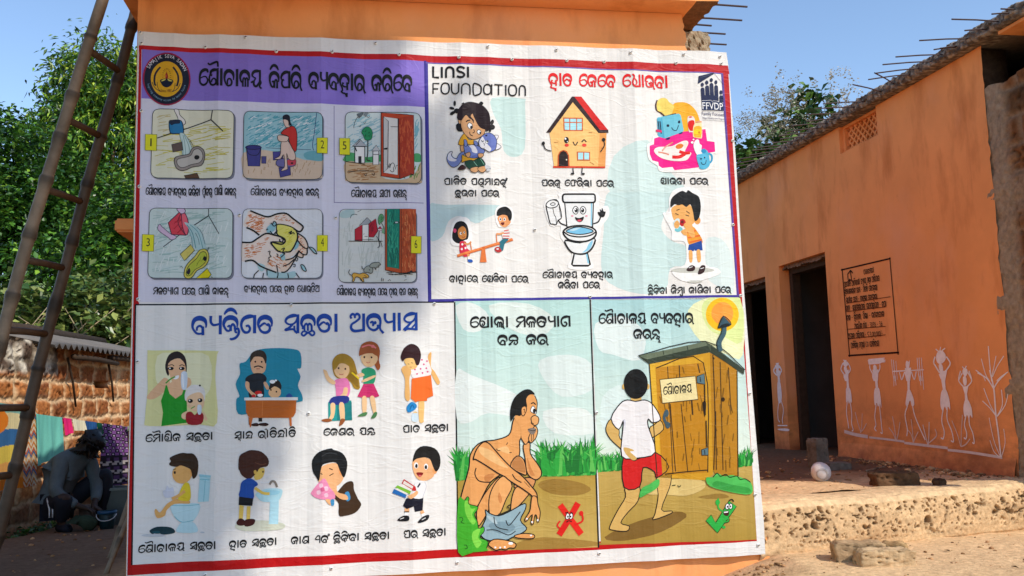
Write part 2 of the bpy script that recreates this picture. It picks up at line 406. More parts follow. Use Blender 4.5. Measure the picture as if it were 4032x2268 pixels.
RB=[(5.279,4.283,3.457),(5.322,4.245,3.437),(5.462,4.028,3.442),(5.597,4.222,3.424),(5.766,3.993,3.417),(5.912,4.256,3.424),(5.929,4.215,3.419),(6.08,3.993,3.409),(6.223,3.977,3.404),(6.37,4.009,3.39),(6.505,4.021,3.386),(6.76,4.063,3.433),(6.95,3.98,3.40),(7.201,3.996,3.408),(7.365,4.009,3.42),(7.562,4.022,3.428),(7.7,4.1,3.41),(7.85,4.032,3.414),(8.0,4.05,3.40),(8.158,4.042,3.402),(8.3,4.12,3.41),(8.442,4.025,3.399),(8.58,4.0,3.395),(8.711,4.008,3.402),(8.84,4.03,3.39),(8.947,3.935,3.37),(9.15,4.02,3.38),(9.35,3.98,3.385),(9.55,4.05,3.38),(9.75,4.0,3.38),(9.95,4.04,3.385),(10.15,3.97,3.38),(10.4,4.0,3.38),(10.65,4.02,3.38)]
for k,(y,x,z) in enumerate(RB):
    dy=-.28 if k in (11,12) else rr.uniform(-.012,.012)
    MB().tube([(4.62,y,3.452),(4.42,y,3.445),((x+4.42)/2,y+dy/2,(z+3.445)/2+.004),(x,y+dy,z)],.0055,6).build('rebar',M['rebar'],G2)
# lattice vent
mb=MB(); mb.box(4.53,4.70,7.19,7.225,3.135,3.40); mb.box(4.53,4.70,7.795,7.83,3.135,3.40); mb.box(4.53,4.70,7.225,7.795,3.135,3.16); mb.box(4.53,4.70,7.225,7.795,3.375,3.40)
vent=mb.build('lattice_vent',M['plaster'],G2)
mb=MB(); yl,yh,zl,zh=7.225,7.795,3.16,3.375
for sgn in (1,-1):
    for k in range(-12,24):
        c=k*.078
        a0=max(0,c) if sgn==1 else max(0,c-(zh-zl)); a1=min(yh-yl,c+(zh-zl)) if sgn==1 else min(yh-yl,c)
        if a1-a0<.02: continue
        f=(lambda a:zl+(a-c)) if sgn==1 else (lambda a:zl+(c-a))
        P=Vector((4.56 if sgn==1 else 4.562,yl+a0,f(a0))); Q=Vector((P.x,yl+a1,f(a1))); d=(Q-P).normalized(); nn=Vector((0,-d.z,d.y))*.009
        vs=[P+nn,P-nn,Q-nn,Q+nn]; vs+=[v+Vector((.035,0,0)) for v in vs]
        mb.add(vs,[(0,1,2,3),(7,6,5,4),(0,4,5,1),(1,5,6,2),(2,6,7,3),(3,7,4,0)])
mb.build('lattice',M['plaster'],vent)
for (y0,y1,zt) in ((8.27,9.25,2.245),(9.64,10.53,2.18)):
    mb=MB(); mb.box(4.60,4.69,y1-.07,y1,.25,zt); mb.box(4.60,4.69,y0,y0+.07,.25,zt); mb.box(4.60,4.69,y0+.07,y1-.07,zt-.08,zt)
    mb.build('door_frame',M['wood'],G2)
for (y0,y1,zt) in ((8.25,9.27,2.265),(9.62,10.55,2.20)):
    def lt(u,v):
        y=y0+.004+(y1-y0-.008)*u; z=zt-.002-v*(.045+.03*nz((y,zt,0),9)+.02*nz((y,zt,1),30)); return Vector((4.53+.012*nz((y,z,0),40)+.02*(1-v),y,z)),lin('8a7260')
    mb=MB(); mb.grid(70,6,lt)
    def lt2(u,v):
        y=y0+.004+(y1-y0-.008)*u; p,_=lt(u,1); return Vector((4.53+.1*v,y,p.z)),lin('6a5848')
    mb.grid(70,2,lt2); mb.build('lintel',M['rough'],G2)
# ---------------------------------------------------------------- flat artwork: letters and drawings
GL={'e':(92,['90 76 10 80 91 18 52 92 22 22 78 17 9 48 12 15 18 12 45 5 14 78 15 12 88 35 10 68 53 9 38 51 8 14 43 7']),'S':(106,['36 58 15 22 64 12 26 82 17 55 91 22 88 90 14', '16 66 9 8 38 12 22 11 13 48 4 13 72 12 12 75 30 12 55 42 11 36 34 10 31 20 9', '92 100 15 92 0 15']),'au':(0,['-8 132 10 12 122 13 50 131 15 88 136 13 94 108 12']),'a':(40,['18 100 16 18 0 16']),'c':(106,['93 35 7 95 55 12 82 78 22 50 88 26 18 78 22 5 52 14 9 28 11 28 6 12 50 2 13 72 10 13 76 28 12 60 42 12 42 40 11 33 25 10 38 10 8']),'L':(106,['93 35 7 95 55 12 82 78 22 50 88 26 18 78 22 5 52 14 12 32 11 24 24 10 36 34 10', '32 -2 11 32 36 10 43 50 10 56 36 10 56 -2 11', '56 36 10 68 50 10 82 36 11 82 -2 11']),'l':(112,['106 -14 11 94 8 10 95 55 12 82 78 22 50 88 26 18 78 22 5 52 14 12 32 11 24 24 10 36 34 10', '34 0 12 34 36 11 44 49 11 56 36 11 56 2 12', '56 36 11 67 49 11 77 36 12 77 4 12 92 4 10']),'y':(112,['90 100 14 90 40 12 76 20 12 52 3 15 30 14 14 30 32 12 14 28 13 3 22 9', '86 92 12 58 93 22 28 86 18 14 66 12 32 55 10 46 50 9 28 30 11', '90 42 12 100 26 11 84 10 12 74 24 9', '84 6 11 106 -8 12']),'j':(106,['92 100 15 92 0 15', '88 92 12 58 93 22 28 86 18 14 66 12 32 55 10 46 50 9 26 32 11 8 24 13', '30 34 12 40 10 13 64 4 13 90 10 11']),'k':(106,['93 35 7 95 55 12 82 78 22 50 88 26 18 78 22 5 52 14 9 30 12 24 8 12 40 6 11 48 22 10 40 40 10 28 32 9', '52 0 11 54 34 11 66 48 12 79 36 12 79 -2 14']),'i':(0,['8 104 8 26 124 16 50 132 20 74 124 16 92 104 8']),'ii':(46,['18 100 15 18 0 15', '18 98 12 2 118 10 -20 112 9']),'p':(106,['92 100 15 92 0 15', '88 92 13 58 94 22 24 82 18 9 60 11 22 47 11 38 50 14', '20 44 11 18 22 12 40 5 14 88 7 12']),'gh':(106,['92 100 15 92 0 15', '88 92 13 62 94 20 50 84 12 36 94 18 14 82 14 10 62 11 30 52 10 46 50 9', '24 48 11 18 22 12 40 5 14 88 7 12']),'r':(108,['110 -14 12 95 10 10 96 50 12 82 78 22 50 88 26 18 78 22 5 52 14 9 28 11 28 6 12 50 2 13 72 10 13 76 28 12 60 42 12 42 40 11 33 25 10 38 10 8']),'b':(106,['93 35 7 95 55 12 82 78 22 50 88 26 18 78 22 5 52 14 9 30 11 30 8 12 50 3 11 70 6 10', '70 36 12 54 46 12 36 38 11 33 20 10', '72 42 14 74 -5 15']),'Y':(90,['15 98 15 15 66 13 34 48 13 74 54 11', '78 100 15 78 -3 15']),'h':(106,['93 35 7 95 55 12 82 78 22 50 88 26 18 78 22 5 52 14 12 30 11 26 12 11 30 -2 10 18 -10 11 36 -18 12 60 -22 12 74 -40 13', '40 44 14 30 30 11 48 20 12 78 20 10', '78 46 12 80 0 14', '74 -40 12 76 -16 9']),'u':(0,['44 -6 10 58 -22 11 80 -14 10 88 -8 8 78 -24 9 100 -36 11']),'U':(0,['44 -4 10 54 -22 11 76 -26 10 88 -14 9 70 -12 8 80 -32 9 104 -36 11']),'R':(0,['66 124 9 82 108 11 96 114 10 100 130 9']),'N':(112,['70 100 13 70 0 13', '70 88 12 46 93 20 20 82 18 7 52 12 12 22 12 30 4 12 50 12 11 50 30 10 34 38 9 24 26 8', '98 100 14 98 0 14', '70 6 11 98 6 11']),'D':(106,['93 35 7 95 55 12 82 78 22 50 88 26 18 78 22 5 52 14 9 30 11 30 8 12 48 14 10 44 34 11 56 46 11 72 34 12 66 12 11 54 16 9', '80 42 11 82 0 13']),'n':(104,['94 42 8 92 66 15 72 86 21 42 88 22 16 74 17 8 54 10 22 42 10 42 46 10 64 42 10', '56 46 9 30 22 12 6 2 15 30 9 12 84 3 11', '84 46 11 84 -2 14']),'ntu':(112,['94 46 8 92 66 15 72 86 21 42 88 22 16 74 17 8 54 10 22 42 10 42 46 10 64 42 10', '56 46 9 30 22 12 6 2 15 28 9 11', '44 30 9 60 38 10 72 20 11 56 2 10 74 -4 11 94 6 11 90 24 10 76 14 9', '80 -6 11 96 -24 11 82 -36 10 110 -40 11']),'ntr':(120,['94 46 8 92 66 15 72 86 21 42 88 22 16 74 17 8 54 10 22 42 10 42 46 10 64 42 10', '56 46 9 30 22 12 6 2 15 28 9 11', '44 30 9 62 36 10 72 18 11 56 2 10 80 -2 11 108 10 11 104 34 10 86 26 9']),'nd':(110,['94 42 8 92 66 15 72 86 21 42 88 22 16 74 17 8 54 10 22 42 10 42 46 10 64 42 10', '56 46 9 30 22 12 6 2 15 28 9 11', '56 40 10 80 44 11 92 22 11 74 4 11 54 14 10 66 26 9']),'s':(106,['92 100 15 92 0 15', '90 93 12 58 93 20 22 82 15 9 62 11 28 47 10 58 47 10 80 62 10 88 84 8', '60 48 11 32 24 13 8 4 17 34 10 13 92 5 11', '92 40 9 60 14 9']),'sw':(106,['92 100 15 92 -4 15', '90 93 12 58 93 20 22 82 15 9 62 11 28 47 10 58 47 10 80 62 10 88 84 8', '60 48 11 32 26 13 8 16 15 34 18 12 62 18 11 78 2 11', '68 38 10 70 12 10 88 -4 10']),'sn':(106,['92 100 15 92 0 15', '90 93 12 58 93 20 22 82 15 9 62 11 28 47 10 58 47 10 80 62 10 88 84 8', '60 48 11 32 26 13 8 12 15 34 14 12 62 14 11 90 4 10', '66 12 10 60 -12 11 78 -10 10 82 -34 12']),'f':(118,['80 100 14 80 0 14', '78 92 13 52 94 20 22 82 17 9 60 11 20 47 11 34 50 13', '18 44 11 17 22 12 36 5 14 78 7 12', '80 92 11 104 92 11 112 72 11 96 62 10 80 68 9']),'K':(106,['92 100 15 92 0 15', '64 72 12 58 90 16 34 92 18 14 76 15 7 44 12 16 16 12 40 4 13 90 7 12', '14 58 9 40 60 11 56 42 12 48 22 11 32 26 10 36 40 8']),'m':(104,['92 100 15 92 0 15', '90 93 12 56 94 20 20 82 15 9 64 11 26 50 10 58 50 10 80 64 9 88 84 8', '60 50 10 34 26 13 6 2 18 22 10 12 34 12 10']),'mb':(104,['92 100 15 92 -36 14', '90 93 12 56 94 20 20 82 15 9 64 11 26 50 10 58 50 10 80 64 9 88 84 8', '60 50 10 34 26 13 6 8 16 30 14 12', '56 -8 12 56 -24 12 72 -38 13 90 -36 11']),'t':(106,['93 35 7 95 55 12 82 78 22 50 88 26 18 78 22 5 52 14 11 30 11 26 10 13 52 3 15 76 12 15 82 32 13 70 48 14 60 40 11', '14 34 10 26 44 12 44 54 11 56 48 9']),'g':(108,['94 100 16 94 0 16', '90 92 13 58 92 22 22 80 18 6 52 13 12 24 12 30 6 14 54 8 13 64 26 12 52 42 12 36 38 11']),'dh':(110,['96 100 15 96 0 15', '12 98 12 30 94 14 34 76 12 20 52 12 18 24 13 42 5 15 92 7 12', '34 66 10 56 54 10 62 30 11 48 20 10']),'I':(110,['108 -14 12 94 10 10 95 50 12 82 78 22 50 88 26 18 78 22 6 56 14 18 44 10 32 50 10', '10 42 10 16 16 12 38 4 12 58 10 11 54 34 10 38 36 10', '56 8 10 76 8 12 78 34 11 60 46 11']),'d':(106,['93 35 7 95 55 12 82 78 22 50 88 26 18 78 22 5 52 14 9 30 11 28 8 12 52 2 13 74 14 13 74 44 12', '74 40 12 56 48 11 42 36 9']),'dw':(106,['93 35 7 95 55 12 82 78 22 50 88 26 18 78 22 5 52 14 9 30 11 28 10 12 52 6 13 74 14 13 74 44 12', '52 4 11 48 -16 11 66 -28 11 78 -20 9 80 -38 11']),'A':(110,['96 100 15 96 0 15', '12 72 12 6 86 11 20 97 14 34 90 12 36 74 10', '36 88 11 50 98 14 66 90 13 66 72 12 40 54 12 14 40 12 10 18 14 34 3 16 92 8 13']),'Nk':(112,['92 30 9 92 56 13 76 76 19 48 84 22 18 74 18 6 48 13 12 26 12 30 14 11 44 22 10 40 40 10 26 34 9', '50 2 10 52 32 10 62 46 11 74 34 11 74 2 11', '44 22 9 50 -4 9 66 -8 9', '92 78 9 104 96 10 114 80 10 102 66 9 92 78 8']),'ch':(106,['93 35 7 95 55 12 82 78 22 50 88 26 18 78 22 5 52 14 12 34 11 26 22 10 30 40 10', '28 6 11 28 34 10 40 48 11 50 34 10 50 8 11', '50 34 10 62 48 11 76 34 11 76 8 11', '20 8 10 8 -10 10 24 -20 11 50 -4 11 78 -20 11 94 -8 10 80 8 10 50 -2 9 24 8 10']),'cch':(106,['93 35 7 95 55 12 82 78 22 50 88 26 18 78 22 5 52 14 12 34 11 22 22 10 26 40 10', '26 6 11 26 34 10 38 48 11 48 34 10 48 8 11', '48 34 10 60 48 11 74 34 11 74 8 11', '18 8 10 6 -8 10 22 -18 11 50 -2 11 78 -18 11 94 -6 10 80 8 10 50 0 9 22 8 10', '22 26 9 8 20 9']),'kt':(110,['93 35 7 95 55 12 82 78 22 50 88 26 18 78 22 5 52 14 12 34 12 26 18 12 42 16 11 48 30 10 42 44 10 30 36 9', '52 14 11 54 40 11 66 52 12 78 38 12 80 22 11 98 28 12 106 4 12 88 -20 14 58 -30 13 48 -24 10', '80 22 11 84 8 11 96 6 9']),'bh':(110,['118 -12 13 94 14 11 97 55 13 82 80 22 50 88 26 18 78 22 6 54 14 12 28 12 30 12 12 56 6 14 78 18 13 78 36 12', '26 46 11 44 54 10 46 28 11', '46 34 10 62 52 12 62 38 9']),'E':(92,['78 92 14 50 96 14 30 78 12 14 52 10 40 44 11 66 46 10', '78 96 13 78 0 13', '14 52 9 38 48 9']),'M':(0,['96 100 9 110 112 10 122 100 10 110 86 9 96 100 8']),'au2':(0,['-8 132 10 12 122 13 50 131 15 88 136 13 94 108 12']),'T':(100,['90 96 12 60 92 20 24 84 16 12 60 11 40 46 11 74 40 12 82 18 12 54 4 13 22 12 11']),'J':(108,['96 40 9 96 70 12 70 90 20 30 88 18 8 66 12 20 44 10 46 46 10 40 14 12 20 6 12', '46 46 10 70 30 12 98 -4 12']),'-':(60,['8 48 11 50 48 11']),',':(30,['14 8 14 10 -14 9']),'.':(30,['12 2 14 18 8 14']),'(':(40,['34 112 9 12 60 11 30 -16 9']),')':(40,['6 112 9 28 60 11 10 -16 9']),'/':(50,['44 108 10 4 -10 10']),'0':(84,['42 92 13 12 70 12 12 28 12 42 6 13 72 28 12 72 70 12 42 92 12']),'2':(90,['12 84 12 40 94 14 62 78 12 44 56 11 18 50 10 50 50 10 66 26 12 40 6 13 14 16 11']),'4':(90,['12 92 12 30 56 11 66 50 11 74 22 12 44 4 13 16 24 11 40 48 9 70 92 12']),'5':(90,['14 60 12 14 28 12 40 6 13 70 24 12 66 56 12 40 48 10 44 76 11 74 92 12']),'9':(84,['70 88 12 36 94 13 12 64 12 18 24 12 50 6 13 76 20 11']),'_':(62,[])}
def cr(ps,closed,sub=4):
    n=len(ps)
    if n<3: return [tuple(p) for p in ps]
    out=[]; rng=range(n) if closed else range(n-1)
    for i in rng:
        if closed: a,b,c,d=ps[i-1],ps[i],ps[(i+1)%n],ps[(i+2)%n]
        else: a,b,c,d=ps[max(i-1,0)],ps[i],ps[i+1],ps[min(i+2,n-1)]
        for k in range(sub):
            t=k/sub; out.append(tuple(.5*((2*q)+(-p+r)*t+(2*p-5*q+4*r-s)*t*t+(-p+3*q-3*r+s)*t**3) for p,q,r,s in zip(a,b,c,d)))
    if not closed: out.append(tuple(ps[-1]))
    return out
def quads(ps,w,closed=False):
    """strip of quads along a centre line; w number or list of widths"""
    n=len(ps); ws=w if isinstance(w,list) else [w]*n; L=[];Rr=[]
    for i in range(n):
        a=ps[i-1] if (i>0 or closed) else ps[i]; b=ps[(i+1)%n] if (i<n-1 or closed) else ps[i]
        dx,dy=b[0]-a[0],b[1]-a[1]; l=math.hypot(dx,dy) or 1; h=ws[i]/2
        L.append((ps[i][0]-dy/l*h,ps[i][1]+dx/l*h)); Rr.append((ps[i][0]+dy/l*h,ps[i][1]-dx/l*h))
    return [[L[i],L[(i+1)%n],Rr[(i+1)%n],Rr[i]] for i in range(n if closed else n-1)]
def tess(polys):
    vs=[];fs=[]
    for p in polys:
        ar=sum(p[i-1][0]*p[i][1]-p[i][0]*p[i-1][1] for i in range(len(p)))
        if abs(ar)<1e-3: continue
        if ar<0: p=p[::-1]
        b=len(vs); vs+=[Vector((q[0],q[1])) for q in p]; fs.append(list(range(b,b+len(p))))
    if not fs: return [],[]
    r=geometry.delaunay_2d_cdt(vs,[],fs,1,1e-4,True)
    return [tuple(v) for v in r[0]],[list(f) for f,o in zip(r[2],r[5]) if o]
def strip(Q,dz=2e-6):
    """quads laid as they come, each a hair above the last so that crossings never share a plane"""
    vs=[];fs=[]
    for i,q in enumerate(Q):
        b=len(vs); vs+=[(p[0],p[1],i*dz) for p in q]; fs.append([b,b+1,b+2,b+3])
    return vs,fs
def inside(p,poly):
    c=False;n=len(poly)
    for i in range(n):
        a,b=poly[i],poly[i-1]
        if (a[1]>p[1])!=(b[1]>p[1]) and p[0]<(b[0]-a[0])*(p[1]-a[1])/(b[1]-a[1])+a[0]: c=not c
    return c
_tc={}
def latin(txt):
    if txt in _tc: return _tc[txt]
    cu=bpy.data.curves.new('t','FONT'); cu.body=txt; cu.resolution_u=3; o=bpy.data.objects.new('t',cu); C.objects.link(o)
    dg=bpy.context.evaluated_depsgraph_get(); me=bpy.data.meshes.new_from_object(o.evaluated_get(dg))
    r=([tuple(v.co[:2]) for v in me.vertices],[list(p.vertices) for p in me.polygons])
    bpy.data.objects.remove(o); bpy.data.curves.remove(cu); bpy.data.meshes.remove(me); _tc[txt]=r
    return r
def odia(tokens):
    out=[];x=0.0;base=(0,1)
    for t in tokens:
        adv,sts=GL[t]
        if adv: base=(x,1.0); ox=x
        else: ox=base[0]
        for s in sts:
            v=list(map(float,s.split())); out.append([(ox+v[i],v[i+1],v[i+2]) for i in range(0,len(v),3)])
        x+=adv+(5 if adv else 0)
    return out,x-5
class Art:
    def __init__(s,to3d,step=.00006,base=0,seed=1,gain=.79): s.gain=gain; s.v=[];s.f=[];s.c=[];s.to3d=to3d;s.k=0;s.step=step;s.base=base;s.r=random.Random(seed)
    def ink(s,c): return tuple((q**1.12)*s.gain for q in c)
    def put(s,vs,fs,col,dz=0):
        if not fs: return
        b=len(s.v); z=s.base+s.k*s.step+dz
        ys=[v[1] for v in vs]; lo,hi=min(ys),max(ys)
        for v in vs:
            s.v.append((v[0],v[1],z+(v[2] if len(v)>2 else 0)))
            if '-' in col:
                a,bb=[Vector(lin(q)) for q in col.split('-')]; t=(hi-v[1])/max(1e-6,hi-lo); s.c.append(s.ink(a.lerp(bb,t)))
            else: s.c.append(s.ink(lin(col)))
        s.f+=[[i+b for i in f] for f in fs]
    def line(s,ln):
        t=ln.split(); k=t[0]; P=lambda v:[(float(v[i]),float(v[i+1])) for i in range(0,len(v)-1,2)]
        if k in 'Ff': p=P(t[2:]); s.put(*tess([cr(p,True,3) if k=='F' else p]),t[1])
        elif k in 'Ss': p=P(t[3:]); q=cr(p,False,4) if k=='S' else p; s.put(*strip(quads(q,float(t[2])),1e-6),t[1])
        elif k in 'Oo': p=P(t[3:]); q=cr(p,True,3) if k=='O' else p; s.put(*strip(quads(q,float(t[2]),True),1e-6),t[1])
        elif k in 'Bb':
            p=P(t[4:]); q=cr(p,True,3) if k=='B' else p; s.put(*tess([q]),t[1]); s.k+=1; s.put(*strip(quads(q,float(t[3]),True),1e-6),t[2])
        elif k=='H':
            w,n,l,an=float(t[2]),int(t[3]),float(t[4]),float(t[5]); poly=P(t[6:]); xs_=[p[0] for p in poly]; ys_=[p[1] for p in poly]; Q=[]
            for _ in range(n):
                x=s.r.uniform(min(xs_),max(xs_)); y=s.r.uniform(min(ys_),max(ys_)); a=math.radians(an+s.r.uniform(-14,14)); ll=l*s.r.uniform(.5,1.1)
                e=(x+math.cos(a)*ll,y+math.sin(a)*ll)
                if inside((x,y),poly) and inside(e,poly): Q+=quads([(x,y),e],w*s.r.uniform(.6,1.2))
            if Q: s.put(*strip(Q,1.5e-6),t[1]); s.k+=3
        elif k=='G':
            cols=t[1].split(','); n=int(t[2]); h=float(t[3]); a,b=P(t[4:8])
            for i in range(n):
                u=s.r.random(); x=a[0]+(b[0]-a[0])*u; y=a[1]+(b[1]-a[1])*u-s.r.uniform(0,h*.12); hh=h*s.r.uniform(.35,1.05); ln_=s.r.uniform(-.5,.5)*hh; w=h*.05
                c=[(x,y),(x+ln_*.25,y+hh*.6),(x+ln_,y+hh*(1-abs(ln_)/hh*.5))]
                s.put([(x-w,y),(x+w,y),(c[1][0]+w*.7,c[1][1]),(c[2][0],c[2][1]),(c[1][0]-w*.7,c[1][1])],[[0,1,2,3,4]],s.r.choice(cols),dz=i*2.5e-6)
            s.k+=8
        elif k=='T':
            h=float(t[2]); x0,y0,x1,y1=map(float,t[3:7]); st,adv=odia(t[7:]); sx=(x1-x0)/adv; sy=h/100; ang=(y1-y0)/(x1-x0); wf=sy*(.44+.76*min(1.08,sx/sy))
            Q=[]
            for q in st:
                c=cr(q,False,4); Q.append(quads([(x0+p[0]*sx,y0+ang*p[0]*sx+p[1]*sy) for p in c],[p[2]*wf for p in c]))
            for q in Q: s.put(*strip(q,6e-7),t[1]); s.k+=.3
        elif k=='L':
            h=float(t[2]); x0,y0,x1,y1=map(float,t[3:7]); vs,fs=latin(' '.join(t[7:])); mx=max(v[0] for v in vs); mn=min(v[0] for v in vs)
            sx=(x1-x0)/(mx-mn); sy=h/.72; s.put([(x0+(v[0]-mn)*sx,y0+(y1-y0)*(v[0]-mn)/(mx-mn)+v[1]*sy) for v in vs],fs,t[1])
        elif k=='A':
            h=float(t[2]); cx,cy,rx,ry,a0,a1=map(float,t[3:9]); txt=' '.join(t[9:]); n=len(txt)
            for i,ch in enumerate(txt):
                if ch==' ': continue
                a=math.radians(a0+(a1-a0)*i/(n-1)); vs,fs=latin(ch); mx=max(v[0] for v in vs); px_,py_=cx+rx*math.cos(a),cy+ry*math.sin(a)
                up=Vector((math.cos(a),math.sin(a))); 
                if a1>a0: up=-up
                rt=Vector((up.y,-up.x)); q=h/.75
                s.put([(px_+rt.x*(v[0]-mx/2)*q*.8+up.x*v[1]*q,py_+rt.y*(v[0]-mx/2)*q*.8+up.y*v[1]*q) for v in vs],fs,t[1])
        s.k+=1
    def build(s,name,mt,parent,cuts=None,disp=None):
        bm=bmesh.new(); cl=bm.verts.layers.float_color.new('Col'); bv=[]
        for p,c in zip(s.v,s.c):
            v=bm.verts.new(p); v[cl]=(c[0],c[1],c[2],1); bv.append(v)
        for f in s.f:
            try: bm.faces.new([bv[i] for i in f])
            except ValueError: pass
        if cuts:
            lo=min(p[0] for p in s.v); hi=max(p[0] for p in s.v)
            for c in cuts:
                if lo<c<hi: bmesh.ops.bisect_plane(bm,geom=bm.verts[:]+bm.edges[:]+bm.faces[:],dist=1e-4,plane_co=(c,0,0),plane_no=(1,0,0))
        bmesh.ops.triangulate(bm,faces=bm.faces[:])
        for v in bm.verts: v.co=s.to3d(v.co.x,v.co.y,v.co.z)
        me=bpy.data.meshes.new(name); bm.to_mesh(me); bm.free()
        return link(name,me,mt,parent)
